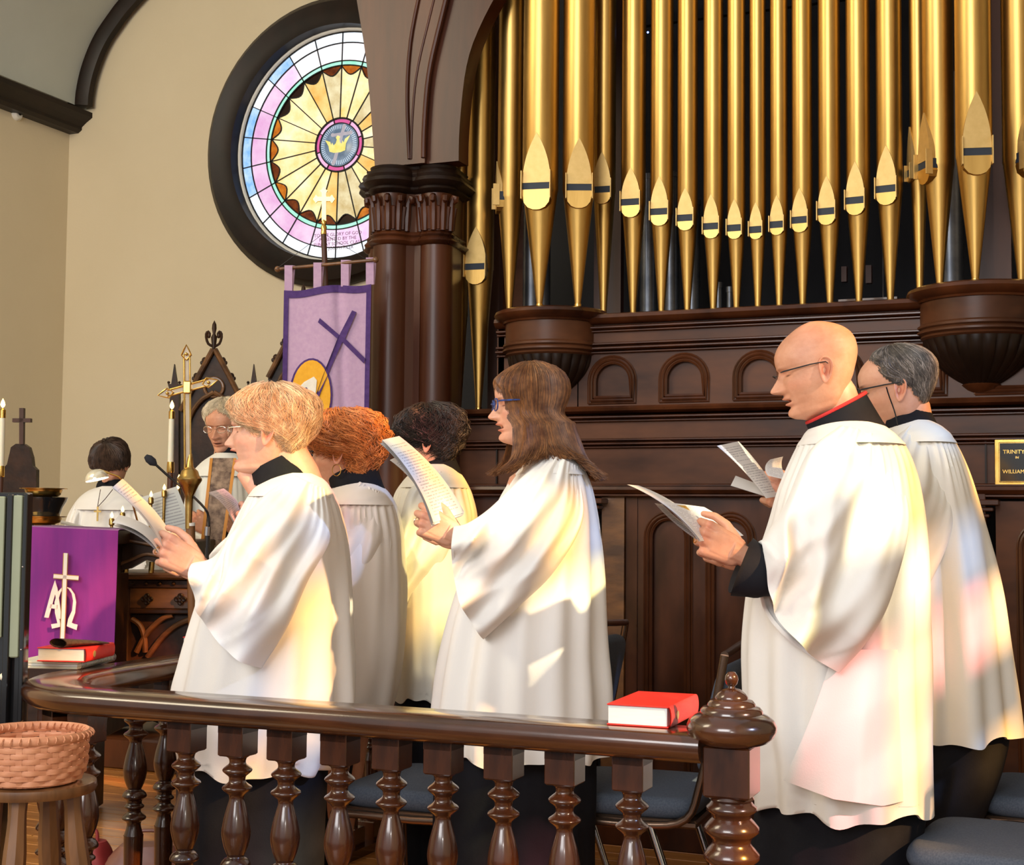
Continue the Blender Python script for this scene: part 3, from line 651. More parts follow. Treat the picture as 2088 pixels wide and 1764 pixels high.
# ================================================================ PEOPLE
def skinmat(name, c1, c2, rough=.5): return mat(name, c1, rough, col2=c2, nscale=26, attr=True, sss=.12, bump=.12, bscale=140, spec=.4)
SK = dict(fair=skinmat('fair_skin', (.62, .31, .20), (.69, .38, .26)), pale=skinmat('pale_skin', (.65, .34, .235), (.72, .41, .30)), ruddy=skinmat('ruddy_skin', (.58, .265, .155), (.67, .34, .215)))
HT = [  # z, front, back, half width, superellipse exponent (front half)
 [-.02, .20, -.10, .06, 2.0], [.0, .25, -.12, .11, 2.0], [.03, .335, -.15, .16, 2.0], [.07, .366, -.18, .20, 2.0], [.12, .366, -.21, .23, 1.9], [.16, .357, -.235, .255, 1.85], [.20, .373, -.26, .272, 1.82],
 [.24, .387, -.29, .285, 1.82], [.29, .392, -.325, .298, 1.95], [.36, .382, -.37, .312, 2.2], [.42, .372, -.40, .318, 2.25], [.48, .362, -.43, .322, 2.3], [.54, .372, -.455, .328, 2.35], [.58, .395, -.468, .332, 2.35], [.64, .402, -.478, .336, 2.3],
 [.70, .395, -.477, .335, 2.2], [.78, .355, -.455, .318, 2.1], [.86, .275, -.395, .272, 2.05], [.92, .18, -.31, .21, 2.0], [.96, .10, -.225, .15, 2.0], [.985, .03, -.15, .09, 2], [1.0, -.05, -.07, .008, 2.]]
XM = -.06
def sgnp(v, e): return np.sign(v)*np.abs(v)**e
def head_surf(phi, z, H, jowl=0.):
    """bare skull/face surface without features; phi, z arrays -> xyz"""
    zz = np.clip(z, -.02, 1.0); T = smooth_tab(HT, zz.ravel()).reshape(*zz.shape, 4)
    xf, xb, wd, ne = T[..., 0], T[..., 1], T[..., 2], T[..., 3]
    if jowl:
        k = np.exp(-((zz-.03)/.09)**2)*jowl; wd = wd+.07*k; xf = xf+.0*k
    c, s = np.cos(phi), np.sin(phi)
    n = np.where(c > 0, ne, 2.1)
    x = XM+np.where(c > 0, (xf-XM), (XM-xb))*sgnp(c, 2/n); y = wd*sgnp(s, 2/n)
    return np.stack([x*H, y*H, z*H], -1)
def G2(a, b): return np.exp(-a*a-b*b)
def head_mesh(H, o):
    nu, nv = 176, 176
    u = np.arange(nu)/nu; phi = 2*pi*u-.62*np.sin(2*pi*u)
    z = np.linspace(-.02, 1.0, nv)
    PHI, ZZ = np.meshgrid(phi, z)
    Pn = head_surf(PHI, ZZ, 1., o.get('jowl', 0)); x, y, zz = Pn[..., 0], Pn[..., 1], Pn[..., 2]
    front = np.clip(np.cos(PHI), 0, 1)**.5; ay = np.abs(y); fr = (np.cos(PHI) > 0)
    nl = o.get('nose', 1.)
    # nose
    zb = [.298, .312, .326, .342, .36, .38, .40, .45, .50, .54, .58]; nb = [0, .045, .092, .118, .124, .116, .100, .066, .036, .014, 0]
    npf = np.interp(zz, zb, nb)*nl; sg = np.interp(zz, [.31, .34, .37, .42, .5], [.064, .070, .060, .038, .032])
    dx = npf*np.exp(-(y/sg)**2)
    dx += .030*nl*G2((ay-.058)/.026, (zz-.343)/.022)            # wings
    dx -= .014*G2((ay-.03)/.014, (zz-.322)/.010)
    # eyes: socket, lids
    dx -= .048*G2((ay-.125)/.062, (zz-.505)/.038)+.015*G2((ay-.05)/.03, (zz-.50)/.03)
    lid = .026*G2((ay-.132)/.048, (zz-.498)/.022); dx += lid
    dx -= .006*G2((ay-.132)/.05, (zz-.478)/.006)
    dx += .012*G2((ay-.12)/.09, (zz-.565)/.022)
    # cheeks, temples
    dx += .018*G2((ay-.19)/.07, (zz-.39)/.06)*fr
    dx -= .012*G2((ay-.10)/.03, (zz-.29)/.06)*o.get('age', .5)
    # mouth
    mo = o.get('mouth', .5); mz = .222; gh = .007+.023*mo
    hw = .100-.004*mo
    up = mz+gh+.018; lo = mz-gh-.020
    dx += (.022+.012*mo)*G2(y/(hw*.8), (zz-up)/.017)+(.024+.010*mo)*G2(y/(hw*.75), (zz-lo)/.018)
    dx -= (.02+.06*mo)*np.exp(-(y/(hw*.85))**4)*np.exp(-((zz-mz)/(gh*1.0+.002))**4)
    dx -= .010*G2(y/.02, (zz-.285)/.02)
    dx -= .016*G2(y/.10, (zz-.155)/.022)
    dx += .022*G2(y/.09, (zz-.085)/.04)
    x = x+dx*np.where(np.cos(PHI) > -.1, 1, 0)
    # colours
    Cc = np.ones((*x.shape, 3))
    def tint(mask, c): 
        m_ = np.clip(mask, 0, 1)[..., None]; return Cc*(1-m_)+Cc*np.array(c)*m_
    Cc = tint(fr*G2((ay-.20)/.08, (zz-.37)/.06)*.6, (1., .80, .76)); Cc = tint(fr*G2(y/.05, (zz-.35)/.03)*.5, (1, .8, .78))
    lipm = fr*np.maximum(G2(y/(hw*.95), (zz-up+.004)/.016), G2(y/(hw*.85), (zz-lo)/.017)); Cc = tint(np.clip(lipm*1.3, 0, 1)*o.get('lip', .6), (.80, .42, .42))
    inm = fr*np.exp(-(y/(hw*.85))**4)*np.exp(-((zz-mz)/(gh+.001))**4); Cc = tint(inm*1.1, (.22, .07, .07))
    te = fr*np.exp(-(y/(hw*.7))**4)*np.exp(-((zz-(mz+gh*.72))/(gh*.35+.0005))**2)*(mo > .3); Cc = tint(te*.8, (5, 8, 9)) if mo > .3 else Cc
    lash = fr*G2((ay-.135)/.046, (zz-.480)/.007); Cc = tint(lash*1.2, o.get('lash', (.25, .2, .2)))
    Cc = tint(fr*G2((ay-.13)/.055, (zz-.505)/.02)*.4, (.84, .68, .66))
    bc = o.get('browc', (.45, .35, .3)); Cc = tint(fr*np.clip(G2((ay-.13)/.075, (zz-.572-.06*np.clip(ay-.1, 0, .1))/.013)*1.2, 0, 1)*o.get('brow', .8), bc)
    if o.get('stubble'):
        st = np.clip(-np.cos(PHI)*1.6+.25, 0, 1)*np.clip((zz-.18)/.12, 0, 1)*np.clip((.88-zz)/.12, 0, 1); Cc = tint(st*o['stubble'], (.86, .74, .68))
    Pn = np.stack([x, y, zz], -1)*H
    # fine wobble
    return Pn, np.clip(Cc, 0, 1.2)
def ear_mesh(mb, H, side, o):
    E = H*o.get('ear', 1.); cx_, cz = -.035*H, .455*H; cy = .325*H*side
    nv_ = np.array([-.22, side*.97, .05]); nv_ /= np.linalg.norm(nv_); v = np.array([-.20, 0, .98]); v -= nv_*(v@nv_); v /= np.linalg.norm(v); uu = np.cross(v, nv_)*side
    if uu[0] < 0: uu = -uu
    G = []; Cc = []
    for r in [0, .12, .25, .38, .5, .6, .7, .8, .88, .94, 1.0, 1.02, .9]:
        row = []; cr_ = []
        for k in range(32):
            t = 2*pi*k/32; cu, cv = cos(t), sin(t)
            ru = (.075+.018*cv)*(1.0 if cu < 0 else .80); rv = .135 if cv > 0 else .150
            pu, pv = ru*r*cu, rv*r*cv
            lobe = max(0, min(1, (-pv-.07)/.05))
            back = max(0, -cu)*r
            h = .012+.050*back*.8+.030*exp(-((r-.9)/.10)**2)*(1-.8*lobe)*(1 if cu < .5 else .35)
            h += .018*exp(-((r-.58)/.10)**2)*(1 if (cu < .2 and cv > -.8) else .2)*(1-lobe)
            h -= .030*exp(-((pu+.004)/.030)**2-((pv+.02)/.045)**2)
            h += .018*exp(-((pu-.045)/.014)**2-((pv+.03)/.022)**2)+.016*lobe*(1-r)
            if r > 1.0: h = .012+.03*back
            if len(G) == 12: h = -.02
            row.append(np.array([cx_, cy, cz])+E*(uu*pu+v*pv+nv_*h))
            d = exp(-((pu+.004)/.028)**2-((pv+.02)/.045)**2); cr_.append(np.array([1, 1-.12-.35*d, 1-.15-.35*d])*(1-.35*d))
        G.append(row); Cc.append(cr_)
    mb.grid(np.array(G), cv=True, col=np.array(Cc).reshape(-1, 3), flip=side < 0)
def remesh(mb, vox, smooth=3):
    V = np.vstack(mb.v); me = bpy.data.meshes.new('r'); me.from_pydata(V.tolist(), [], mb.f); ob = bpy.data.objects.new('r', me); COL.objects.link(ob)
    md_ = ob.modifiers.new('r', 'REMESH'); md_.mode = 'VOXEL'; md_.voxel_size = vox
    s_ = ob.modifiers.new('s', 'SMOOTH'); s_.iterations = smooth; s_.factor = .5
    dg = bpy.context.evaluated_depsgraph_get(); e = ob.evaluated_get(dg); m2 = e.to_mesh()
    co = np.empty(len(m2.vertices)*3); m2.vertices.foreach_get('co', co); Fc = [tuple(p.vertices) for p in m2.polygons]
    e.to_mesh_clear(); bpy.data.objects.remove(ob); bpy.data.meshes.remove(me)
    return co.reshape(-1, 3), Fc
def capsule(mb, a, b, ra, rb, flat=1.):
    a = np.asarray(a, float); b = np.asarray(b, float); mb.tube([a, (a+b)/2, b], [ra, (ra+rb)/2, rb], 10, flat=flat); mb.ball(a, ra, 10); mb.ball(b, rb, 10)
HANDS = {}
def hand_local(curl=(40, 50, 30), thumb=0, spread=1., key=None):
    """right hand: x along fingers, y to the thumb side, z out of the back of the hand"""
    k = (curl, thumb, spread)
    if k in HANDS: return HANDS[k]
    mb = MB(); ys = [.031, .0105, -.010, -.029]; kx = [.088, .092, .087, .078]; L3 = [(.042, .026, .021), (.046, .030, .022), (.042, .028, .022), (.033, .021, .019)]
    for i in range(4):
        kn = np.array([kx[i], ys[i], .006-abs(i-1.2)*.0025]); capsule(mb, (.008, ys[i]*.62, -.002), kn, .0155, .0118)
        p = kn; a = 0; r = [.0102, .0094, .0085, .0072][0 if i < 3 else 1:] if i == 3 else [.0105, .0095, .0086, .0072]
        r = list(r)+[.0066]
        for j in range(3):
            a -= radians(curl[j]*(1+.12*i)); d = np.array([cos(a), .10*spread*(1.2-i)*.5*(1 if j == 0 else .4), sin(a)]); q = p+d/np.linalg.norm(d)*L3[i][j]; capsule(mb, p, q, r[j], r[j+1]); p = q
    # palm body
    mb.box((.046, .0, -.001), (.086, .070, .031), bev=.014)
    mb.ball((.035, .022, -.014), (.030, .019, .015), 12); mb.ball((.03, -.022, -.012), (.032, .015, .013), 12)
    t0 = np.array([.018, .026, -.010]); t1 = np.array([.050, .050+.004*thumb, -.022]); t2 = t1+np.array([.030, .008-.004*thumb, -.014]); t3 = t2+np.array([.024, -.004, -.012])
    capsule(mb, t0, t1, .0145, .0112); capsule(mb, t1, t2, .0110, .0095); capsule(mb, t2, t3, .0095, .0074)
    mb.tube([(-.075, 0, -.003), (-.03, 0, -.003), (.0, 0, -.002), (.02, 0, -.002)], [.024, .0235, .0245, .027], 14, flat=1.0)
    HANDS[k] = remesh(mb, .0022, 3); return HANDS[k]
def put_hand(mb, wrist, xdir, zdir, left=True, scale=1., **kw):
    V, Fc = hand_local(**kw); x = np.asarray(xdir, float); x = x/np.linalg.norm(x); z = np.asarray(zdir, float); z = z-x*(z@x); z /= np.linalg.norm(z)
    y = np.cross(z, x)*(-1 if left else 1)
    W_ = np.asarray(wrist, float)+scale*(V[:, :1]*x+V[:, 1:2]*y+V[:, 2:3]*z)
    # knuckle reddening
    kn = np.exp(-((V[:, 0]-.09)/.012)**2)*(V[:, 2] > -.004)+np.exp(-((V[:, 0]-.125)/.012)**2)*.6
    Cc = np.ones((len(V), 3))-np.outer(np.clip(kn, 0, 1), [0, .14, .16])
    mb.add(W_, [f[::-1] for f in Fc] if left else Fc, Cc)
    return lambda p: np.asarray(wrist)+scale*(p[0]*x+p[1]*y+p[2]*z)
# ---------------------------------------------------------------- hair
def tube_strands(mb, PT, r0, rad, taper=.35, n=3, flat=.6):
    """PT: N x K x 3 paths; rad: N x K x 3 outward vectors"""
    N_, K, _ = PT.shape; T = np.gradient(PT, axis=1); T /= np.linalg.norm(T, axis=2, keepdims=True)+1e-9
    S = np.cross(T, rad); S /= np.linalg.norm(S, axis=2, keepdims=True)+1e-9; O = np.cross(S, T)
    t = np.linspace(0, 1, K); rr = (np.asarray(r0).reshape(-1, 1)*(1-(1-taper)*t**2)[None])[..., None]
    rings = np.stack([PT+rr*(S*cos(a)+O*sin(a)*flat) for a in np.linspace(0, 2*pi, n, endpoint=False)+pi/2], 2)
    V = rings.reshape(-1, 3); base = (np.arange(N_)*K*n)[:, None, None]; i = (np.arange(K-1)*n)[None, :, None]; j = np.arange(n)[None, None, :]; j2 = (j+1) % n
    Fc = np.stack([base+i+j, base+i+j2, base+i+n+j2, base+i+n+j], -1).reshape(-1, 4)
    return V, Fc
def nz(a, b, c, s=1.):  # cheap smooth pseudo-noise
    return (np.sin(a*2.1*s+1.3)*np.cos(b*2.7*s-.4)+np.sin(b*1.9*s+c*3.1*s)*np.cos(a*3.3*s+c)+np.sin(c*2.3*s+a*1.7*s+2.2))/3
def hair_build(H, hs, mt, parent, xf, seed=1):
    """hs: dict(open=[[z, deg]...], th=[[z, front, side, back]...], n, r, wave, curl, long=None) in head-local coords; xf maps local->world"""
    rg = np.random.default_rng(seed)
    ropen = lambda z: np.interp(z, [q[0] for q in hs['open']], [q[1] for q in hs['open']])
    th = hs['th']; zt = [q[0] for q in th]
    lg = hs.get('long')
    def surf(phi, z, f=1.):
        c, s = np.cos(phi), np.sin(phi); fr_, sd, bk = [np.interp(z, zt, [q[k] for q in th]) for k in (1, 2, 3)]
        d = np.where(c > 0, fr_*c*c, bk*c*c)+sd*s*s
        lum = 1+hs.get('lump', .25)*nz(phi*2.2, z*7, phi*.5+z*3+seed, hs.get('lfreq', 1.))
        ed_ = np.clip((np.abs(np.degrees((phi+pi) % (2*pi)-pi))-ropen(z))/hs.get('edge', 14.), 0, 1)**.5
        d = d*lum*(.18+.82*ed_)*f
        p = head_surf(phi, np.clip(z, .0, 1.), 1.)
        if lg is not None:
            L4 = np.asarray(lg, float); lx_f, lx_b, lw = [np.interp(z, L4[:, 0], L4[:, k]) for k in (1, 2, 3)]
            xm = (lx_f+lx_b)/2; q = np.stack([xm+(lx_f-lx_b)/2*c, lw*s, z], -1); k_ = np.clip((.38-z)/.15, 0, 1)[..., None]
            p = np.where(z[..., None] < .38, p*(1-k_)+q*k_, p); p[..., 2] = z
        nrm = np.stack([c, s, np.clip((z-.55)*2.2, -.2, 2.2)], -1); nrm /= np.linalg.norm(nrm, axis=-1, keepdims=True)
        return (p+nrm*d[..., None])*H, nrm
    zlo = hs['open'][0][0]; mb = MB()
    nu, nv = 120, 60; ph = np.linspace(0, 2*pi, nu, endpoint=False); zz = np.concatenate([np.linspace(zlo, .9, nv-12), 1-(.1)*(1-np.linspace(0, 1, 13)[1:])**1.6])
    PHI, ZZ = np.meshgrid(ph, zz); Ps, _ = surf(PHI, ZZ, .86); V = Ps.reshape(-1, 3); Fc = []
    zend = hs.get('zend'); AZ = np.abs(np.degrees((PHI+pi) % (2*pi)-pi)); ok = AZ >= ropen(ZZ)+hs.get('inset', 3)+2.5*np.sin(PHI*17+ZZ*9)
    if zend: ok &= ZZ >= np.interp(AZ, [q[0] for q in zend], [q[1] for q in zend])+.05
    for i in range(nv-1):
        for j in range(nu):
            j2 = (j+1) % nu
            if ok[i, j] and ok[i, j2] and ok[i+1, j] and ok[i+1, j2]: Fc.append((i*nu+j, i*nu+j2, (i+1)*nu+j2, (i+1)*nu+j))
    Fc.append(tuple((nv-1)*nu+j for j in range(nu)))
    base_c = .72
    mb.add(xf(V), Fc, np.full(3, base_c))
    n = hs['n']; K = hs.get('K', 12); t = np.linspace(0, 1, K)[None]
    phi0 = rg.uniform(0, 2*pi, n); az = np.abs(np.degrees((phi0+pi) % (2*pi)-pi))
    # lowest z where hair exists at this phi
    zz2 = np.linspace(zlo, 1, 90); op = ropen(zz2); zmin = np.array([zz2[np.argmax(op <= a)] if (op <= a).any() else 1. for a in az])
    if zend: zmin = np.maximum(zmin, np.interp(az, [q[0] for q in zend], [q[1] for q in zend]))
    zst = 1-rg.uniform(0, 1, n)**1.3*(1-zmin)*.85
    ln = hs.get('len', .6)*rg.uniform(.6, 1.2, n); zen = np.maximum(zmin-hs.get('over', .03)*rg.uniform(0, 1.6, n), zst-ln)
    keep = zst-zen > .04; phi0, zst, zen = phi0[keep], zst[keep], zen[keep]; n = len(phi0)
    z = zst[:, None]+(zen-zst)[:, None]*t
    wv = hs.get('wave', .1); fq = hs.get('freq', 2.); p1 = (3.0*nz(phi0*3.1, zst*9, phi0*1.3+seed, 1.6)*2+rg.normal(0, .35, n))[:, None]; sw = hs.get('sweep', 0.)
    phi = phi0[:, None]+wv*np.sin(t*fq*3+p1+phi0[:, None]*3)*t+rg.normal(0, .035, (n, 1))*t+sw*t*np.sign(np.sin(phi0))[:, None]
    f = rg.uniform(.86, 1.06, (n, 1))*(1+hs.get('fluff', .08)*np.sin(t*fq*2+p1*2))
    pz = np.clip(z, zlo-.1, .999); Pt, nr = surf(phi, pz, f)
    cu_ = hs.get('curl', 0.)
    if cu_:
        w_ = hs.get('cfreq', 14.)*rg.uniform(.92, 1.08, (n, 1)); a_ = t*w_+p1*3; tv = np.cross(nr, [0, 0, 1.]); tv /= np.linalg.norm(tv, axis=-1, keepdims=True)+1e-9
        Pt = Pt+cu_*H*(tv*np.cos(a_)[..., None]+nr*(.5+.6*np.sin(a_))[..., None])
    fk = hs.get('flick', 0.)
    if fk:
        e = np.clip((t-.78)/.22, 0, 1)**2; dirn = np.stack([np.where(np.cos(phi) > 0, 1, -1.)*np.abs(np.cos(phi))**.3, .35*np.sin(phi), .15+0*phi], -1); Pt = Pt+dirn*(fk*H*e*(z[:, -1:] < .1)*rg.uniform(.3, 1.2, (n, 1)))[..., None]
    V, Fc = tube_strands(mb, Pt, rg.uniform(.7, 1.3, n)*hs.get('r', .0013), nr, n=hs.get('sides', 3))
    cv_ = rg.uniform(.84, 1.18, n)
    if 'mix' in hs:
        mm = rg.uniform(0, 1, n) < hs['mix'][0]; cc = np.where(mm[:, None], np.array(hs['mix'][1])[None]*cv_[:, None], cv_[:, None]*np.ones(3))
    else: cc = cv_[:, None]*np.ones(3)
    cc = np.repeat(cc, K*hs.get('sides', 3), 0)
    mb.add(xf(V), Fc.tolist(), cc)
    return mb.build('hair', mt, parent, angle=80)
def hairmat(name, c1, c2): return mat(name, c1, .52, col2=c2, nscale=30, attr=True, coat=.04, coatr=.3, detail=2, spec=.35)
# ---------------------------------------------------------------- cloth
def cloth_body(rows, s0, seed=1, folds=10, famp=.05, depthoff=0., nu=150, nv=110, hemcurve=0., gather=.0, tilt=None, y_yoke=None):
    """rows [[py, xl, xr, half depth(m)]] at depth s0 -> grid of world points, top to bottom"""
    rows = np.asarray(rows, float); rg = np.random.default_rng(seed)
    ys = np.linspace(rows[0, 0], rows[-1, 0], nv); T = smooth_tab(rows, ys)
    ph = rg.uniform(0, 2*pi, 8); ks = rg.integers(max(3, folds-4), folds+5, 4); al = np.linspace(0, 2*pi, nu, endpoint=False)
    G = []
    for i, y in enumerate(ys):
        xl, xr, b = T[i]; t = (y-ys[0])/(ys[-1]-ys[0]); v = i/(nv-1)
        cpt = P((xl+xr)/2, y, s0+depthoff); a = (xr-xl)/2/FPX*s0
        amp = famp*min(1, t*2.2+.05)*(.6+.6*t)
        fl = sum(np.sin(al*k+ph[j]+(.9*j-1.2)*t)*w_ for j, (k, w_) in enumerate(zip(ks, (.5, .35, .3, .2))))
        fl = np.where(fl > 0, np.abs(fl)**.8, -np.abs(fl)**1.25)
        fine = gather*(np.sin(al*34+3*np.sin(al*5))*exp(-((t-.12)/.09)**2)*1.1+.55*np.sin(al*22+2*np.sin(al*4+ph[5]))*min(1, t*6)*exp(-((t-.2)/.35)**2))
        wr_ = .012*np.sin(al*3+ph[4]+t*9)*np.sin(t*7+ph[5]+al)*min(1, t*3)
        k_ = 1+np.clip(amp*fl, -.15, .10)+fine+wr_
        row = cpt+np.outer(a*np.cos(al)*k_, R0)+np.outer(b*np.sin(al)*k_, F0)
        row[:, 2] += hemcurve*np.sin(al*2+ph[6])*.0+ (.010*np.sin(al*5+ph[7])+.006*np.sin(al*11))*(t > .97)*(nv > 20)
        if tilt is not None: row[:, 2] += (tilt*(np.sin(al))*b)*(1-min(1, t*5))
        G.append(row)
    return np.array(G)
def add_cloth(mb, G, thick=.006, col=None, hem=True, top=True):
    """outer surface plus a turned-in hem"""
    c0 = G[-1].mean(0); e = G[-1]+(c0-G[-1])*.03; e2 = e.copy(); e2[:, 2] += .05
    Gs = list(G)+([e, e2] if hem else [])
    mb.grid(np.array(Gs), cv=True, flip=True, col=col)
def sleeve(mb, s0, Tt, Bt, w, ds, bulge=30, seed=1, nv=90, nu=120, famp=.014, cuff=True, sag=.0, folds=None):
    """bell sleeve between a top/front curve and a bottom/back curve (px), ds depth offsets, w half widths (m)"""
    rg = np.random.default_rng(seed); Tc = bez(Tt, nv); Bc = bez(Bt, nv); u = np.linspace(0, 1, nv)
    W_ = np.interp(u, np.linspace(0, 1, len(w)), w); D = np.interp(u, np.linspace(0, 1, len(ds)), ds)
    be = np.linspace(0, 2*pi, nu, endpoint=False); ph = rg.uniform(0, 6.28, 8); G = []
    for i in range(nv):
        A = P(*Tc[i], s0+D[i]); B = P(*Bc[i], s0+D[i]); c = (A+B)/2; mj = (B-A)/2; L_ = np.linalg.norm(mj)
        ax = mj/L_; lat = -F0; perp = np.cross(ax, lat); perp /= np.linalg.norm(perp)
        if perp@R0 > 0: perp = -perp          # towards the opening (image left)
        vv = (1-np.cos(be))/2                  # 0 at top .. 1 at bottom
        near = np.sin(be)
        am = famp*(.35+.9*u[i])
        sh_ = lambda q: np.abs(np.sin(q))**.7*np.sign(np.sin(q))
        f1 = am*(1.0*sh_(vv*8+ph[0]+u[i]*4)+.8*np.sin(vv*15+ph[1]-u[i]*7)+.45*np.sin(vv*24+ph[3]+u[i]*3)+.5*np.sin(vv*4+u[i]*12+ph[2]))
        f1 = f1+.006*np.sin(vv*44+3*np.sin(vv*7))*exp(-(u[i]/.28)**2)
        if folds:   # creases radiating from the elbow: (u0, v0, slope, amplitude, width)
            for (u0, v0, sl, a_, wd) in folds: f1 = f1+a_*np.exp(-(((vv-v0)-sl*(u[i]-u0))/wd)**2)*exp(-((u[i]-u0)/.35)**2)
        bl = bulge/FPX*s0*np.sin(pi*vv)*u[i]**2
        row = c+np.outer(-np.cos(be), mj)+np.outer(np.sign(near)*np.abs(near)**.75*W_[i]*(1-.55*u[i]*vv**3)+f1*np.where(near > -.3, 1, .3)*np.abs(near)**.3, lat)+np.outer(bl, perp)
        G.append(row)
    G = np.array(G); c0 = G[0].mean(0); pre = [c0+(G[0]-c0)*.45+F0*.11, c0+(G[0]-c0)*.85+F0*.045]
    G = np.concatenate([pre, G])
    if cuff:
        c = G[-1].mean(0); e1 = G[-1]+(c-G[-1])*.05+(G[-2]-G[-1])*.3; e2 = G[-3]+(c-G[-3])*.06; G = np.concatenate([G, [e1, e2]])
    mb.grid(G, cv=True, flip=False); return G
FDIR = lambda a: -R0*cos(radians(a))+F0*sin(radians(a))
def k_y(spec): return spec['H']/.23
def person(spec):
    s0 = spec['s']; H = spec['H']; a = spec['yaw']; F_ = FDIR(a); L_ = np.cross(Z, F_)
    pt = radians(spec.get('pitch', 0)); rl = radians(spec.get('roll', 0))
    base = P(*spec['foot'], s0) if 'foot' in spec else None
    ex, ey = spec['ear']; sgn = spec.get('earside', 1)
    # head frame: rotate by pitch (nod) about the ear axis
    Fh = F_*cos(pt)-Z*sin(pt); Uh = Z*cos(pt)+F_*sin(pt); Lh = L_*cos(rl)+Uh*sin(rl); Uh = Uh*cos(rl)-L_*sin(rl)
    eloc = np.array([-.035*H, .34*H*sgn, .455*H])
    E0 = P(ex, ey, s0-.34*H*abs(L_@F0)) if spec.get('earanchor', 1) else P(ex, ey, s0)
    O = E0-(eloc[0]*Fh+(eloc[1]*Lh if spec.get('earanchor', 1) else 0)+eloc[2]*Uh)
    xf = lambda V: O+np.asarray(V)[:, :1]*Fh+np.asarray(V)[:, 1:2]*Lh+np.asarray(V)[:, 2:3]*Uh
    sk_ = spec.get('skirt', spec['body'])[-1]; rootxy = P((sk_[1]+sk_[2])/2, sk_[0], s0)
    fz = spec.get('floor', 0.)
    t = thing('person', (rootxy[0], rootxy[1], fz), spec['label'], 'person', group=spec.get('group'))
    # ---- body: head, neck, trunk, arms, hands, legs as one mesh
    mb = MB(); Pn, Cc = head_mesh(H, spec.get('face', {})); mb.grid(xf(Pn.reshape(-1, 3)).reshape(Pn.shape), cv=True, col=Cc, cap0=True, cap1=True)
    for sd in ((1, -1) if not spec.get('noear') else ()):
        eb = MB(); ear_mesh(eb, H, sd, spec.get('face', {})); mb.add(xf(np.vstack(eb.v)), eb.f, np.vstack(eb.c))
        # eyeball under the lid
    fl = spec['body']; yt, xl, xr, bb = fl[0]; nb = P((xl+xr)/2, yt, s0)
    jaw = xf(np.array([[-.13*H, 0, .40*H]]))[0]; nbase = nb-Z*.03+(spec.get('neckshift', 0))*F_
    pts = bez([jaw, (jaw*.55+nbase*.45)+F_*spec.get('neckf', .0), nbase, nbase-Z*.08], 10)
    nr_ = spec.get('neck', .056); mb.tube(pts, nr_*np.interp(np.arange(10), [0, 2, 4, 9], [.7, .95, 1.0, 1.18]), 28)
    if spec.get('wattle'):   # soft throat below the chin
        ck = xf(np.array([[.30*H, 0, .045*H], [.20*H, 0, -.05*H], [.08*H, 0, -.16*H], [-.02*H, 0, -.26*H]])); mb.tube(bez(ck, 10), np.linspace(.018, .050, 10), 20)
    hipw = P((fl[-1][1]+fl[-1][2])/2, (fl[0][0]*.4+fl[-1][0]*.6), s0)
    mb.tube(bez([nbase-Z*.06, nbase*.7+hipw*.3, hipw, hipw-Z*.12], 12), [.06, .11, .12, .12, .115, .11, .11, .115, .12, .12, .11, .08], 20)
    for sd in (-1, 1): mb.tube(bez([hipw+L_*.08*sd, hipw+L_*.09*sd-Z*.3, np.array([rootxy[0], rootxy[1], fz+.08])+L_*.10*sd], 10), np.linspace(.085, .045, 10), 14)
    shz = nbase-Z*.09
    for r_ in fl: r_[3] = min(r_[3], .245)
    for r_ in spec.get('skirt', []): r_[3] = min(r_[3], .185)
    for arm in spec.get('arms', []):
        sd = arm.get('side', 1); sh = shz+L_*.15*sd; wr_ = P(*arm['wrist'], s0+arm['ds']); kn = P(*arm['knuckle'], s0+arm['ds']+arm.get('kds', 0))
        xd = kn-wr_; xd /= np.linalg.norm(xd); el = arm.get('elbow'); el = P(*el, s0+arm['ds']*.8) if el else (sh+wr_)/2-Z*.12
        zd = np.asarray(arm.get('z', -F0*sd))
        sc = arm.get('scale', 1.)
        hm = put_hand(mb, wr_, xd, zd, left=sd > 0, scale=sc, curl=arm.get('curl', (40, 50, 30)), thumb=arm.get('thumb', 0))
        mb.tube(bez([sh+F0*.03, el+F0*(.10 if sd > 0 else .03), wr_-xd*.05], 12), np.linspace(.05, .026, 12), 14)
        arm['map'] = hm; arm['el'] = el; arm['wr'] = wr_; arm['xd'] = xd; arm['sh'] = sh
    mb.build('body', SK[spec.get('skin', 'fair')], t, angle=80)
    # ---- hair
    if 'hair' in spec: hair_build(H, spec['hair'], spec['hairmat'], t, xf, seed=spec.get('seed', 1))
    # ---- cassock: skirt, stand collar, cuffs
    rmat = M[spec.get('robe', 'robe')]
    if spec.get('skirt'):
        cb = MB(); G = cloth_body(spec['skirt'], s0, seed=spec.get('seed', 1)+50, folds=8, famp=.06, nv=40)
        G[-1][:, 2] = np.maximum(G[-1][:, 2], fz+.01); add_cloth(cb, G); cb.build('cassock', M['black'], t, angle=80)
    if 'collar' in spec:
        co = spec['collar']; cb = MB(); n_ = 40; al = np.linspace(0, 2*pi, n_, endpoint=False); G = []
        for (py, xl, xr, dep, tl) in co['rows']:
            c = P((xl+xr)/2, py, s0+co.get('ds', 0)); aa = (xr-xl)/2/FPX*s0
            row = c+np.outer(aa*np.cos(al), R0)+np.outer(dep*np.sin(al), F0); row[:, 2] -= tl*1.1*np.cos(al)/FPX*s0; G.append(row)
        top = G[0]; G = [top+(top.mean(0)-top)*.10-Z*.05, top+(top.mean(0)-top)*.07]+G
        cb.grid(np.array(G), cv=True, flip=True); co_ = cb.build('collar', M[co.get('mat', 'black')], t, angle=60)
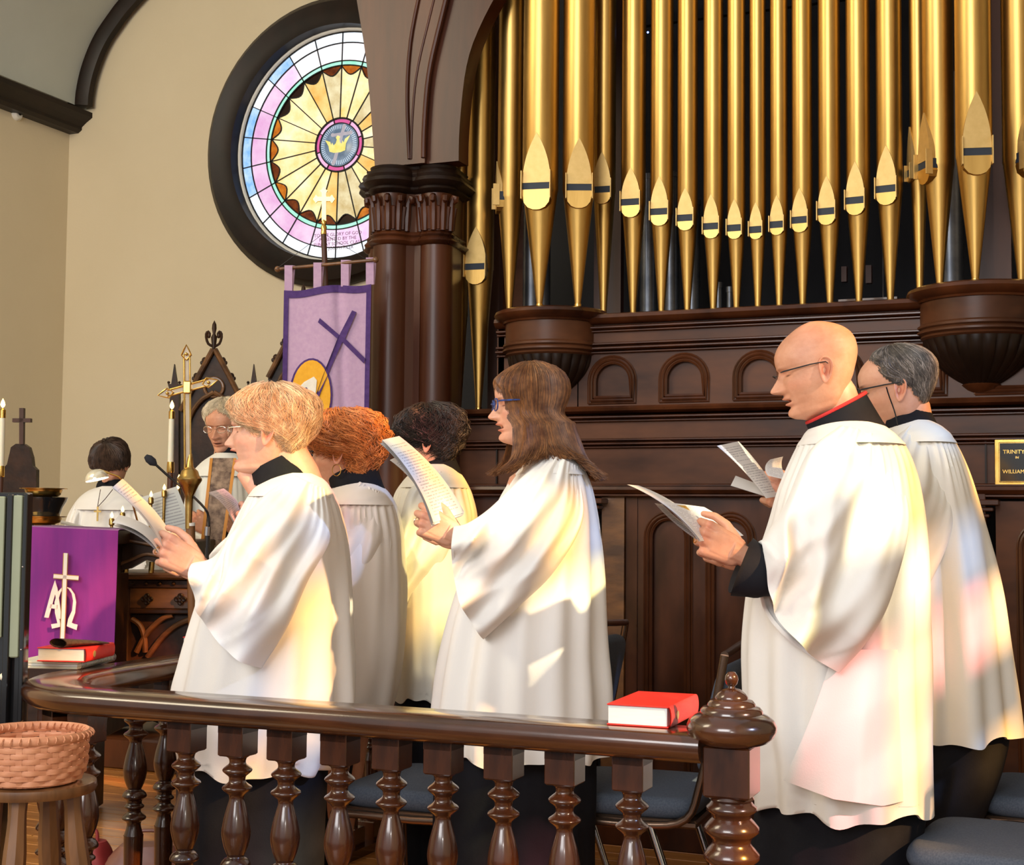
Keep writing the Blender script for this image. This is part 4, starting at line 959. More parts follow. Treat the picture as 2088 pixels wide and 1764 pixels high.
        if co.get('trim'): q_ = MB(); q_.tube(list(top*.98+top.mean(0)*.02+Z*.003)+[top[0]*.98+top.mean(0)*.02+Z*.003], .0045, 8, caps=False); q_.build('red_edge', M['redtrim'], co_)
    for arm in spec.get('arms', []):
        sd_ = arm.get('side', 1); cf = arm.get('cuff', .045); cb = MB(); d = arm['xd']; w0 = arm['wr']-d*arm.get('cuffgap', .012)
        pth = bez([arm['sh']-Z*.02+F0*.03, arm['el']+F0*(.10 if sd_ > 0 else .03), w0-d*.06, w0], 16); rr_ = np.interp(np.arange(16), [0, 8, 11, 15], [.035, .03, cf*.8, cf])
        dr_ = arm.get('drop', 0); pth = pth-np.outer(np.linspace(0, 1, 16)**.5, Z)*dr_; cb.tube(pth, rr_, 24, caps=False); inner = [pth[-1]+d*.002, pth[-1]-d*.03]; cb.tube(inner, [cf*.93, cf*.8], 24, caps=True); cb.build('cassock_sleeve', M['black'], t, angle=60)
    # ---- surplice: body and sleeves, one garment
    sb = MB(); G = cloth_body(spec['body'], s0, seed=spec.get('seed', 1), folds=spec.get('folds', 10), famp=spec.get('famp', .062), gather=spec.get('gather', .017), tilt=spec.get('tilt'))
    add_cloth(sb, G)
    for sl in spec.get('sleeves', []):
        sleeve(sb, s0, sl['T'], sl['B'], sl['w'], sl['ds'], sl.get('bulge', 30), sl.get('seed', 3), famp=sl.get('famp', .014), folds=sl.get('folds'))
    sp = sb.build('surplice', rmat, t, angle=80)
    if spec.get('yk', 1):
        B_ = spec['body']; y0 = B_[0][0]; ys = spec.get('seam', 48); Y = []
        for dy in (0, ys*.3, ys*.65, ys): r_ = lerp(B_, y0+dy); Y.append([y0+dy, r_[0], r_[1], r_[2]+.006+.014*dy/ys*k_y(spec)])
        spec['yoke'] = Y
    if spec.get('yoke'):
        yb_ = MB(); Y = spec['yoke']; G = cloth_body([[r[0], r[1], r[2], r[3]] for r in Y], s0, seed=5, famp=0, nv=12, gather=0); G = G+(G-G.mean(1, keepdims=True))*.012; G[-1] += (G[-1]-G[-1].mean(0))*0; e = G[-1]+(G[-1].mean(0)-G[-1])*.04; yb_.grid(np.concatenate([G, [e]]), cv=True, flip=True); yb_.build('yoke', rmat, sp, angle=60)
    spec['t'] = t; spec['xf'] = xf; spec['O'] = O; spec['Fh'] = Fh; spec['Uh'] = Uh; spec['Lh'] = Lh
    return t
def glasses(spec, mt_f, mt_l, lens=(.020, .014), rimless=False, temple=None, z=.497, dx=.425, r=.0013, thick=None):
    H = spec['H']; xf = spec['xf']; t = spec['t']; b = MB(); lens_b = MB()
    for sd in (1, -1):
        c = np.array([dx*H, .145*H*sd, z*H]); pts = []
        for k in range(24):
            a = 2*pi*k/24; y = lens[0]*sgnp(cos(a), .85); zz = lens[1]*sgnp(sin(a), .85); pts.append(c+np.array([-abs(y+.01*sd)*.12-.05*zz, y, zz]))
        W_ = xf(np.array(pts+[pts[0], pts[1]]))
        if not rimless: b.tube(W_, r*1.3, 6, caps=False)
        fan = np.vstack([W_[:24], [W_[:24].mean(0)]]); lens_b.add(fan, [(i, (i+1) % 24, 24) for i in range(24)])
        e0 = c+np.array([-.006, lens[0]*sd, lens[1]*.5]); b.tube(xf(np.array([e0, e0+[-.008, .004*sd, .001], [.1*H, .345*H*sd, (z+.035)*H], [-.06*H, .352*H*sd, (z+.03)*H], [-.13*H, .335*H*sd, (z-.04)*H]])), [r*1.2, r*1.6, r*1.3, r*1.1, r], 6)
    b.tube(xf(np.array([[dx*H, .145*H-lens[0], z*H], [dx*H+.006, .03*H, (z+.02)*H], [dx*H+.006, -.03*H, (z+.02)*H], [dx*H, -.145*H+lens[0], z*H]])), r*1.1, 6)
    g_ = b.build('glasses', mt_f, t); lens_b.build('lens', mt_l, g_, smooth=False)
    return g_
M['lens'] = mat('spectacle_lens', (1, 1, 1), .02, trans=1., alpha=.25)
M['silver'] = mat('silver_wire', (.7, .68, .6), .2, 1.); M['darkwire'] = mat('dark_wire', (.04, .045, .05), .3, .6); M['blueframe'] = mat('violet_blue_frame', (.02, .015, .04), .25, col2=(.02, .08, .32), nscale=60); M['tortoise'] = mat('black_brown_frame', (.02, .01, .008), .2)
HB = hairmat('strawberry_blonde_hair', (.42, .24, .12), (.62, .42, .25)); HR_ = hairmat('auburn_red_hair', (.34, .10, .025), (.52, .19, .055)); HD = hairmat('near_black_hair', (.012, .009, .009), (.035, .024, .02))
HC = hairmat('chestnut_hair', (.085, .032, .013), (.19, .085, .034)); HG = hairmat('grey_brown_hair', (.05, .042, .036), (.13, .11, .09)); HP = hairmat('grey_blond_hair', (.42, .34, .22), (.60, .50, .36)); HA = hairmat('dark_brown_hair', (.028, .015, .010), (.075, .042, .028))
BALD = dict(s=3.5, H=.232, ear=(1681, 752), yaw=4, pitch=13, skin='ruddy', seed=11, foot=(1720, 1700), neck=.054, neckf=.0, floor=0,
 label='bald man in glasses and white surplice, tallest singer at the right beside the newel post', face=dict(nose=1.1, mouth=.35, stubble=.7, age=1, lip=.4, brow=.25, ear=1.0),
 body=[[862, 1665, 1790, .075], [878, 1648, 1812, .11], [905, 1632, 1835, .17], [950, 1612, 1852, .215], [1000, 1592, 1864, .235], [1060, 1575, 1873, .245], [1150, 1545, 1881, .25], [1230, 1524, 1885, .26], [1350, 1517, 1889, .28], [1450, 1519, 1890, .29], [1550, 1533, 1893, .30], [1636, 1536, 1895, .31]],
 skirt=[[1560, 1560, 1868, .24], [1640, 1545, 1885, .26], [1760, 1530, 1870, .28], [1900, 1520, 1865, .29], [2150, 1510, 1860, .30]],
 collar=dict(trim=1, rows=[(834, 1645, 1765, .066, -29), (850, 1647, 1780, .074, -20), (868, 1650, 1798, .088, -8), (884, 1652, 1815, .115, 0)]),
 arms=[dict(wrist=(1508, 1130), knuckle=(1448, 1102), ds=-.30, kds=-.0, elbow=(1650, 1185), cuff=.070, cuffgap=.006, drop=.026, curl=(66, 78, 48), z=-F0*.9-R0*.1+Z*.1), dict(side=-1, wrist=(1512, 1140), knuckle=(1456, 1116), ds=-.06, elbow=(1640, 1180), cuff=.05, curl=(60, 60, 40))],
 sleeves=[dict(T=[(1712, 868), (1648, 925), (1600, 1030), (1562, 1092), (1550, 1104)], B=[(1812, 902), (1850, 1060), (1815, 1210), (1765, 1310), (1712, 1373)], w=[.05, .08, .10, .095, .088], ds=[-.10, -.20, -.27, -.30, -.31], bulge=52, seed=5, famp=.019,
      folds=[(.75, .15, .8, .03, .05), (.8, .3, .7, -.025, .06), (.7, .45, .6, .025, .07), (.6, .6, .3, -.02, .08), (.4, .35, -.5, .022, .07)]),
   dict(T=[(1712, 880), (1640, 935), (1600, 1030), (1560, 1100)], B=[(1800, 930), (1800, 1080), (1760, 1220), (1700, 1320)], w=[.04, .06, .06, .05], ds=[.10, .12, .02, -.03], bulge=40, seed=8)])
BLONDE = dict(s=3.7, H=.228, ear=(543, 882), yaw=-2, pitch=2, skin='pale', seed=21, neck=.060, wattle=True,
 label='strawberry blonde woman in wire glasses singing at the left end of the front row', face=dict(nose=.85, mouth=1.5, age=1, lip=1.1, jowl=.5, brow=.3, browc=(.7, .5, .4)),
 body=[[966, 572, 645, .07], [980, 545, 662, .12], [1000, 520, 676, .17], [1040, 498, 692, .21], [1100, 470, 705, .225], [1180, 430, 710, .235], [1260, 402, 713, .25], [1350, 378, 716, .26], [1420, 362, 716, .27], [1500, 368, 704, .27], [1556, 380, 676, .27]],
 skirt=[[1480, 400, 670, .22], [1560, 392, 668, .24], [1700, 385, 664, .26], [1900, 380, 660, .27], [2100, 376, 660, .28]],
 collar=dict(mat='black', rows=[(940, 512, 612, .064, -23), (955, 513, 626, .072, -15), (972, 515, 640, .09, -6), (990, 520, 650, .12, 0)]),
 hair=dict(open=[[.10, 178], [.16, 150], [.24, 128], [.34, 112], [.44, 92], [.50, 66], [.56, 48], [.62, 34], [.68, 20], [.74, 0], [1, 0]], th=[[0, .04, .05, .05], [.2, .05, .06, .07], [.4, .05, .045, .10], [.6, .065, .055, .13], [.8, .085, .08, .13], [1, .08, .07, .08]],
   n=4200, r=.0009, wave=.30, freq=2.2, len=.55, lump=.3, fluff=.16, over=.05, mix=(.35, (1.35, 1.45, 1.5)), sweep=.25), hairmat=HB,
 arms=[dict(wrist=(402, 1156), knuckle=(350, 1128), ds=-.24, kds=-.02, elbow=(520, 1200), cuff=.036, cuffgap=.05, curl=(58, 66, 40), z=-F0*.85+Z*.25-R0*.1), dict(side=-1, wrist=(412, 1164), knuckle=(362, 1138), ds=.02, elbow=(520, 1180), cuff=.036, curl=(60, 60, 40))],
 sleeves=[dict(T=[(604, 970), (540, 1010), (478, 1082), (436, 1135), (399, 1147)], B=[(664, 998), (676, 1090), (628, 1185), (588, 1275), (533, 1363)], w=[.05, .08, .10, .095, .085], ds=[-.10, -.18, -.235, -.25, -.25], bulge=38, seed=6, famp=.019,
     folds=[(.7, .12, .7, .028, .05), (.8, .28, .7, -.028, .06), (.6, .45, .4, .02, .07), (.55, .7, .1, .02, .08)]),
   dict(T=[(604, 975), (560, 1020), (470, 1090), (430, 1130)], B=[(660, 1012), (640, 1100), (590, 1180), (540, 1280)], w=[.04, .06, .06, .05], ds=[.10, .12, .08, .04], bulge=30, seed=9)])
WOMAN = dict(noear=True, s=3.85, H=.216, ear=(1090, 826), yaw=-8, pitch=4, skin='fair', seed=31, neck=.054,
 label='woman with long straight chestnut hair and blue glasses holding a booklet at the centre', face=dict(nose=1.0, mouth=.6, age=.2, lip=.9, brow=.7, browc=(.35, .25, .2)),
 body=[[922, 1100, 1165, .07], [938, 1080, 1180, .12], [960, 1058, 1193, .17], [1000, 1030, 1208, .205], [1060, 1000, 1220, .215], [1150, 955, 1228, .225], [1230, 925, 1231, .24], [1320, 903, 1234, .25], [1400, 888, 1239, .26], [1480, 880, 1241, .265], [1530, 880, 1235, .265]],
 skirt=[[1470, 900, 1215, .23], [1530, 890, 1215, .24], [1700, 885, 1210, .25], [1900, 880, 1205, .26], [2080, 876, 1200, .27]],
 collar=dict(mat='black', rows=[(888, 1072, 1140, .062, -16), (910, 1072, 1150, .072, -8), (930, 1070, 1165, .09, 0)]),
 hair=dict(open=[[-.46, 150], [-.38, 90], [-.32, 34], [-.15, 46], [.05, 54], [.2, 58], [.4, 66], [.5, 70], [.58, 60], [.66, 38], [.74, 16], [.80, 0], [1, 0]], th=[[-1, .0, .0, .0], [.3, .03, .04, .05], [.6, .05, .06, .08], [.8, .06, .07, .08], [1, .05, .05, .06]],
   long=[[-.75, .5, -.80, .95], [-.5, .46, -.78, .90], [-.35, .48, -.74, .80], [-.2, .38, -.67, .62], [0, .32, -.60, .52], [.2, .30, -.54, .45], [.4, .32, -.5, .40]],
   n=3600, K=18, r=.0013, wave=.06, freq=1.2, len=2.2, lump=.12, fluff=.03, over=.05, flick=.13, zend=[[0, -.3], [45, -.32], [62, -.26], [80, -.17], [120, -.20], [140, -.45], [180, -.52]], edge=8, mix=(.3, (1.7, 1.6, 1.3))), hairmat=HC,
 arms=[dict(wrist=(926, 1092), knuckle=(886, 1072), ds=-.21, elbow=(1050, 1120), cuff=.034, cuffgap=.05, curl=(58, 66, 40), z=-F0*.9+Z*.1), dict(side=-1, wrist=(934, 1100), knuckle=(896, 1082), ds=.02, elbow=(1040, 1100), cuff=.034, curl=(60, 60, 40))],
 sleeves=[dict(T=[(1120, 926), (1062, 975), (1000, 1035), (955, 1066), (925, 1074)], B=[(1178, 952), (1188, 1060), (1130, 1165), (1060, 1235), (986, 1303)], w=[.05, .08, .10, .095, .085], ds=[-.10, -.17, -.22, -.24, -.235], bulge=24, seed=7, famp=.019,
     folds=[(.7, .15, .6, .025, .05), (.75, .3, .6, -.025, .06), (.55, .5, .3, .022, .07), (.6, .8, .2, .02, .08)]),
   dict(T=[(1120, 932), (1060, 985), (985, 1050), (945, 1072)], B=[(1170, 975), (1150, 1060), (1080, 1150), (1000, 1230)], w=[.04, .06, .06, .05], ds=[.10, .12, .07, .03], bulge=20, seed=10)])
RED = dict(s=4.15, H=.215, ear=(687, 926), yaw=9, pitch=6, skin='fair', seed=41, neck=.054, robe='robe_pink',
 label='woman with curly auburn red hair seen from behind in the second row, hoop earring showing', face=dict(nose=.9, mouth=.5, age=.6, lip=.6, brow=.3),
 body=[[982, 700, 768, .07], [996, 680, 785, .12], [1015, 665, 800, .16], [1050, 652, 814, .20], [1100, 640, 824, .215], [1200, 630, 828, .225], [1300, 622, 825, .24], [1400, 612, 812, .25], [1465, 608, 796, .25]],
 skirt=[[1400, 620, 765, .17], [1470, 615, 735, .17], [1700, 605, 705, .16], [2030, 600, 705, .16]],
 collar=dict(mat='black', rows=[(948, 664, 762, .062, -20), (965, 665, 770, .072, -10), (985, 668, 782, .095, 4), (1000, 675, 790, .12, 4)]),
 hair=dict(open=[[.02, 178], [.08, 140], [.2, 122], [.36, 114], [.46, 102], [.50, 84], [.56, 66], [.62, 50], [.68, 30], [.75, 0], [1, 0]], th=[[0, .06, .08, .08], [.2, .07, .08, .12], [.4, .07, .05, .15], [.6, .13, .10, .17], [.8, .14, .13, .16], [1, .10, .10, .10]],
   n=4200, K=15, r=.0016, wave=.3, freq=3, len=.42, lump=.35, lfreq=2.2, fluff=.15, curl=.034, cfreq=13, over=.08, mix=(.25, (1.45, 1.5, 1.5))), hairmat=HR_,
 arms=[dict(wrist=(560, 1095), knuckle=(520, 1075), ds=-.12, elbow=(690, 1150), cuff=.034, curl=(40, 50, 30)), dict(side=-1, wrist=(560, 1085), knuckle=(520, 1065), ds=.1, elbow=(680, 1140), cuff=.034)],
 sleeves=[dict(T=[(735, 982), (690, 1020), (655, 1080), (590, 1095)], B=[(780, 1006), (800, 1120), (752, 1230), (660, 1330)], w=[.05, .08, .08, .055], ds=[-.06, -.12, -.15, -.15], bulge=30, seed=12, famp=.016),
   dict(T=[(735, 985), (690, 1030), (650, 1080), (590, 1095)], B=[(780, 1030), (760, 1100), (700, 1200), (640, 1280)], w=[.04, .06, .06, .05], ds=[.14, .16, .14, .12], bulge=30, seed=13)])
DARK = dict(s=4.5, H=.215, ear=(869, 902), yaw=5, pitch=6, skin='fair', seed=51, neck=.052, robe='robe_cream',
 label='woman with short black hair partly hidden behind the raised booklet in the second row', face=dict(nose=.8, mouth=.3, age=.3, lip=.7, brow=.8, browc=(.2, .15, .12)),
 body=[[948, 866, 922, .07], [960, 845, 935, .12], [978, 826, 948, .16], [1010, 806, 962, .20], [1060, 795, 972, .215], [1150, 792, 972, .22], [1250, 798, 965, .23], [1350, 802, 960, .24], [1414, 804, 955, .245]],
 skirt=[[1350, 812, 940, .2], [1414, 806, 945, .22], [1600, 800, 940, .23], [1900, 795, 940, .24], [1965, 795, 940, .24]],
 collar=dict(mat='black', rows=[(934, 844, 924, .058, -14), (946, 846, 930, .066, -8), (955, 848, 938, .085, 0), (968, 850, 942, .11, 0)]),
 hair=dict(open=[[.06, 178], [.12, 150], [.2, 124], [.3, 114], [.38, 98], [.48, 74], [.54, 50], [.62, 26], [.70, 0], [1, 0]], th=[[0, .04, .06, .06], [.2, .05, .07, .09], [.4, .06, .06, .12], [.6, .09, .09, .14], [.8, .10, .11, .13], [1, .08, .08, .08]],
   n=2600, K=12, r=.0014, wave=.35, freq=3, len=.4, lump=.35, lfreq=1.8, fluff=.15, curl=.016, cfreq=7, over=.08), hairmat=HD,
 arms=[dict(wrist=(790, 1110), knuckle=(750, 1090), ds=-.12, elbow=(840, 1130), cuff=.034), dict(side=-1, wrist=(800, 1090), knuckle=(760, 1070), ds=.08, elbow=(850, 1120), cuff=.034)],
 sleeves=[dict(T=[(880, 955), (835, 1000), (815, 1060), (800, 1105)], B=[(928, 972), (930, 1080), (885, 1180), (833, 1247)], w=[.05, .07, .07, .04], ds=[-.08, -.15, -.19, -.20], bulge=14, seed=14, famp=.019),
   dict(T=[(880, 960), (845, 1000), (820, 1060), (800, 1105)], B=[(920, 990), (900, 1080), (860, 1160), (830, 1210)], w=[.04, .06, .06, .05], ds=[.12, .14, .12, .10], bulge=20, seed=15)])
BACK = dict(s=3.95, H=.235, ear=(1833, 793), yaw=14, pitch=10, skin='fair', seed=61, neck=.060, robe='robe_cream',
 label='dark-haired man with a black glasses cord standing behind the bald man', face=dict(nose=1., mouth=.2, age=.6, lip=.4, brow=.8, browc=(.25, .2, .18)),
 body=[[860, 1822, 1895, .08], [872, 1802, 1915, .12], [890, 1790, 1928, .17], [930, 1778, 1947, .215], [1000, 1765, 1973, .235], [1100, 1757, 2002, .24], [1220, 1748, 2028, .25], [1350, 1742, 2047, .27], [1490, 1738, 2063, .29]],
 skirt=[[1420, 1760, 2045, .22], [1500, 1750, 2052, .24], [1560, 1745, 2040, .24], [1640, 1740, 2010, .24], [1800, 1735, 1960, .24], [2060, 1730, 1960, .25]],
 collar=dict(mat='black', rows=[(838, 1792, 1885, .062, -18), (850, 1793, 1897, .070, -9), (862, 1793, 1908, .09, 2), (880, 1795, 1915, .12, 4)]),
 hair=dict(open=[[.20, 178], [.26, 140], [.34, 112], [.44, 104], [.52, 78], [.62, 66], [.74, 62], [.84, 45], [.90, 20], [.95, 0], [1, 0]], th=[[0, .01, .02, .02], [.3, .02, .022, .03], [.5, .03, .03, .05], [.7, .03, .04, .06], [.9, .03, .04, .05], [1, .03, .03, .04]],
   n=2400, K=10, r=.0011, wave=.1, freq=2, len=.35, lump=.15, fluff=.06, over=.03, mix=(.25, (2.6, 2.6, 2.7)), sweep=.3), hairmat=HG,
 arms=[dict(wrist=(1636, 1034), knuckle=(1592, 1010), ds=-.20, elbow=(1760, 1080), cuff=.036), dict(side=-1, wrist=(1690, 1040), knuckle=(1645, 1030), ds=.02, elbow=(1760, 1070), cuff=.036)],
 sleeves=[dict(T=[(1850, 868), (1800, 920), (1720, 1000), (1650, 1010)], B=[(1905, 895), (1940, 1060), (1870, 1230), (1790, 1330)], w=[.05, .08, .08, .05], ds=[-.10, -.2, -.22, -.22], bulge=30, seed=16),
   dict(T=[(1850, 880), (1800, 930), (1740, 1000), (1680, 1010)], B=[(1890, 910), (1890, 1040), (1830, 1180), (1760, 1280)], w=[.04, .06, .06, .05], ds=[.12, .14, .08, .02], bulge=30, seed=17)])
PRIEST = dict(s=6.3, H=.235, ear=(462, 872), earanchor=0, yaw=-72, pitch=14, skin='ruddy', seed=71, neck=.06, floor=.15, robe='robe_cream',
 label='priest in a cream chasuble with a paisley orphrey standing by the carved chair', face=dict(nose=1.05, mouth=.2, age=1, lip=.4, brow=.5),
 body=[[925, 440, 490, .08], [938, 420, 515, .11], [960, 398, 540, .15], [1000, 384, 555, .18], [1060, 374, 565, .2], [1150, 362, 572, .2], [1300, 352, 578, .2], [1500, 350, 580, .21]],
 skirt=[[1460, 380, 550, .16], [1550, 370, 560, .17]],
 collar=dict(mat='black', rows=[(905, 445, 490, .055, 0), (920, 440, 494, .065, 0), (930, 436, 498, .08, 0)]),
 hair=dict(open=[[.20, 178], [.26, 140], [.34, 108], [.5, 92], [.62, 66], [.76, 48], [.86, 20], [.92, 0], [1, 0]], th=[[0, .02, .03, .03], [.4, .03, .06, .06], [.7, .05, .09, .08], [.9, .06, .08, .07], [1, .05, .06, .06]],
   n=1000, K=10, r=.0022, wave=.2, freq=2, len=.4, lump=.25, fluff=.1, over=.04), hairmat=HP,
 arms=[dict(side=-1, wrist=(432, 1082), knuckle=(400, 1060), ds=-.34, elbow=(400, 1130), cuff=.04, z=-F0), dict(side=1, wrist=(470, 1085), knuckle=(440, 1068), ds=-.34, elbow=(530, 1130), cuff=.04, z=-F0)],
 sleeves=[dict(T=[(430, 935), (396, 985), (388, 1045), (424, 1074)], B=[(402, 975), (384, 1060), (398, 1118), (440, 1128)], w=[.05, .08, .09, .08], ds=[-.02, -.12, -.22, -.30], bulge=0, seed=31), dict(T=[(506, 935), (540, 985), (535, 1040), (478, 1076)], B=[(535, 978), (552, 1060), (532, 1120), (482, 1132)], w=[.05, .08, .09, .08], ds=[-.02, -.12, -.22, -.30], bulge=0, seed=32)])
ACO = dict(s=7.0, H=.215, ear=(227, 948), earanchor=0, yaw=-80, pitch=38, skin='fair', seed=81, neck=.05, floor=.15,
 label='dark-haired acolyte in white with a cross necklace bowing the head at the far left', face=dict(nose=.9, mouth=.1, age=0, lip=.7, brow=.7),
 body=[[992, 205, 250, .07], [1002, 180, 272, .10], [1020, 160, 300, .13], [1060, 140, 318, .15], [1120, 128, 330, .17], [1300, 118, 340, .2], [1450, 112, 345, .2]],
 skirt=[[1400, 150, 310, .16], [1470, 140, 320, .17]], gather=.02,
 collar=dict(mat='black', rows=[(978, 203, 252, .055, 0), (988, 198, 258, .065, 0), (998, 196, 262, .085, 0)]),
 hair=dict(open=[[.10, 178], [.18, 140], [.3, 100], [.5, 70], [.58, 45], [.64, 20], [.70, 0], [1, 0]], th=[[0, .04, .06, .06], [.4, .05, .08, .1], [.7, .09, .1, .12], [.9, .1, .1, .1], [1, .08, .08, .08]],
   n=900, K=10, r=.0025, wave=.15, freq=2, len=.5, lump=.2, fluff=.08, over=.05), hairmat=HA,
 arms=[], sleeves=[dict(T=[(180, 1004), (155, 1030), (142, 1080), (150, 1110)], B=[(185, 1030), (180, 1080), (170, 1130), (165, 1160)], w=[.05, .07, .08, .07], ds=[-.02, -.05, -.10, -.15], bulge=0, seed=18), dict(T=[(285, 1008), (310, 1030), (325, 1080), (312, 1110)], B=[(275, 1030), (280, 1080), (290, 1130), (298, 1160)], w=[.05, .07, .08, .07], ds=[-.02, -.05, -.10, -.15], bulge=0, seed=19)])
def rescale(sp, k):
    sp['s'] *= k; sp['H'] *= k; sp['neck'] = sp.get('neck', .056)*k
    for key in ('body', 'skirt'):
        for r in sp[key]: r[3] *= k
    sp['collar']['rows'] = [(a, b_, c, d*k, e) for a, b_, c, d, e in sp['collar']['rows']]
    for sl in sp['sleeves']: sl['w'] = [q*k for q in sl['w']]; sl['ds'] = [q*k for q in sl['ds']]
    for a in sp['arms']: a['ds'] *= k; a['scale'] = a.get('scale', 1)*k; a['cuff'] = a.get('cuff', .045)*k
rescale(BLONDE, 1.068); rescale(RED, 1.048); rescale(DARK, 1.055); rescale(PRIEST, 1.05)
for sp_ in (BALD, BLONDE, WOMAN, RED, DARK, BACK, PRIEST, ACO): person(sp_)
glasses(BALD, M['darkwire'], M['lens'], lens=(.021, .012), rimless=True, r=.0012)
glasses(BLONDE, M['silver'], M['lens'], lens=(.019, .014), rimless=False, r=.0007)
glasses(WOMAN, M['blueframe'], M['lens'], lens=(.022, .016), r=.0016)
glasses(RED, M['tortoise'], M['lens'], lens=(.020, .014), r=.0015)
glasses(BACK, M['darkwire'], M['lens'], lens=(.022, .015), r=.0015)
glasses(PRIEST, M['silver'], M['lens'], lens=(.022, .015), r=.0008)

# front flap of the bald man's surplice
G = []; s0 = BALD['s']
for i in range(40):
    v = i/39; row = []
    lxp, rxp = np.interp(v, [0, .5, 1], [1702, 1652, 1598]), np.interp(v, [0, 1], [1880, 1893])
    for j in range(50):
        u = j/49; x = lxp+(rxp-lxp)*u; yb3 = np.interp(x, [1598, 1700, 1800, 1893], [1592, 1630, 1644, 1622]); y = 1325+(yb3-1325)*v
        r_ = lerp(BALD['body'], min(y, 1636)); e_ = (x-(r_[0]+r_[1])/2)/((r_[1]-r_[0])/2); dpt = min(r_[2], .245)*sqrt(max(0, 1-min(1, abs(e_))**2))
        row.append(P(x, y, s0-dpt-.044-.008*v*sin(u*16+v*2)*(1-u*.5)-.012*v*exp(-((u-.42-.1*v)/.07)**2)))
    G.append(row)
q_ = MB(); q_.grid(np.array(G)); q_.grid(np.array(G)+F0*.004, flip=True); q_.build('surplice_flap', M['robe'], BALD['t'], angle=80)
# ================================================================ ALTAR RAIL
KR = .894; RZ = 1.22-.47*KR; rail = thing('altar_rail', (-1.7, 2.78, 0), 'polished dark wooden altar rail with turned balusters curving around the choir', 'railing')
def rail_path(n=14):
    p = [(-.84, 3.11)]+[(x, 3.11) for x in np.linspace(-1.2, -2.45, 6)]
    c = (-2.52, 3.44); r = .33
    p += [(c[0]-r*sin(a)*1.0, c[1]-r*cos(a)) for a in np.linspace(.12, pi/2-.02, n)]
    return [(x*KR, y*KR) for x, y in p+[(-2.86, y) for y in np.linspace(3.6, 5.9, 6)]]
rp = rail_path(); b = MB()
prof = [(-.060, -.062), (-.078, -.050), (-.086, -.034), (-.086, -.018), (-.078, -.006), (-.062, 0), (.062, 0), (.078, -.006), (.086, -.018), (.086, -.034), (.078, -.050), (.060, -.062)]
prof = [(a*KR, c*KR) for a, c in prof]
b.sweep([(x, y, RZ) for x, y in rp], prof); b.build('handrail', M['wood_rail'], rail, angle=50)
BP = [(.030, -.077), (.030, -.088), (.026, -.093), (.026, -.108), (.031, -.112), (.036, -.120), (.034, -.128), (.028, -.131), (.027, -.136), (.030, -.139), (.030, -.144), (.024, -.148), (.021, -.156), (.022, -.163), (.028, -.168), (.037, -.176), (.037, -.182), (.028, -.190), (.022, -.196), (.021, -.206), (.026, -.213), (.037, -.221), (.037, -.227), (.027, -.236), (.020, -.243), (.019, -.252), (.024, -.270), (.031, -.295), (.0365, -.325), (.0365, -.345), (.031, -.370), (.024, -.388), (.021, -.396), (.030, -.402), (.037, -.412), (.037, -.420), (.028, -.426), (.024, -.432), (.024, -.440), (.030, -.446), (.030, -.452), (.022, -.458), (.022, -.468), (.036, -.480), (.036, -.488), (.024, -.496), (.022, -.510), (.030, -.54), (.030, -.56), (.026, -.58)]
BP = [(r*KR, z*KR) for r, z in BP]; BP[-1] = (BP[-1][0], -RZ+.09)
tops = RZ-.062*KR
bal0 = None
pos = [(on_z(px, 1497+((px-935)*.04), tops)[0], 3.11*KR, 0) for px in (1339, 1198, 1068, 937, 823, 707, 585, 472, 352)]
arcp = [(-2.52-.33*sin(a), 3.44-.33*cos(a), a) for a in (.10, .50, .95, 1.40)]
pos += [(x*KR, y*KR, -a) for x, y, a in arcp]+[(-2.86*KR, y*KR, 0) for y in np.arange(3.72, 5.8, .155)]
for i, (x, y, rz) in enumerate(pos):
    if bal0 is None:
        e = thing('baluster', (x, y, 0), rz=rz, parent=rail)
        MB().lathe([(max(.004, r), RZ+z) for r, z in bez(BP, 190)], n=32).build('turned_shaft', M['wood_post'], e, local=True, angle=60)
        q = MB(); q.box((0, 0, tops-.0098), (.066, .066, .0195), bev=.001); q.box((0, 0, tops-.0358), (.066, .066, .0715), bev=.003); q.build('top_block', M['wood_post'], e, local=True, smooth=False)
        q = MB(); q.box((0, 0, .05), (.074, .074, .10), bev=.003); q.build('bottom_block', M['wood_post'], e, local=True, smooth=False); bal0 = e
    else:
        r_ = bal0.copy(); COL.objects.link(r_); mw = Matrix.Translation((x, y, 0)) @ Matrix.Rotation(rz, 4, 'Z'); r_.matrix_basis = WM[rail].inverted() @ mw
        for chd in list(bal0.children): c_ = chd.copy(); COL.objects.link(c_); c_.parent = r_
MB().sweep([(x, y, .0) for x, y in rp], [(-.06, 0), (-.06, .035), (.06, .035), (.06, 0)]).build('bottom_rail', M['wood_post'], rail, smooth=False)
NX, NY_ = -.785*KR, 3.10*KR
nw = thing('newel_post', (NX, NY_, 0), 'stout turned newel post with ringed round cap at the right end of the rail', 'post')
b = MB(); b.lathe([(0, .885), (.008, .884), (.0135, .876), (.015, .868), (.012, .858), (.007, .853), (.008, .849), (.020, .846), (.030, .838), (.036, .830), (.036, .826), (.046, .823), (.052, .816), (.053, .811), (.062, .808), (.068, .801), (.069, .795), (.080, .790), (.093, .780), (.0985, .768), (.0985, .758), (.092, .744), (.078, .732), (.060, .726), (0, .726)][::-1], (NX, NY_, 0), n=48); b.v = [(np.asarray(v_)-[NX, NY_, 1.22])*KR+[NX, NY_, 1.22] for v_ in b.v]; b.build('cap', M['wood_rail'], nw, angle=50)
b = MB(); b.box((NX, NY_, 1.22-(1.22-.672)*KR), (.093, .093, .101), bev=.005); b.build('square_block', M['wood_post'], nw, smooth=False)
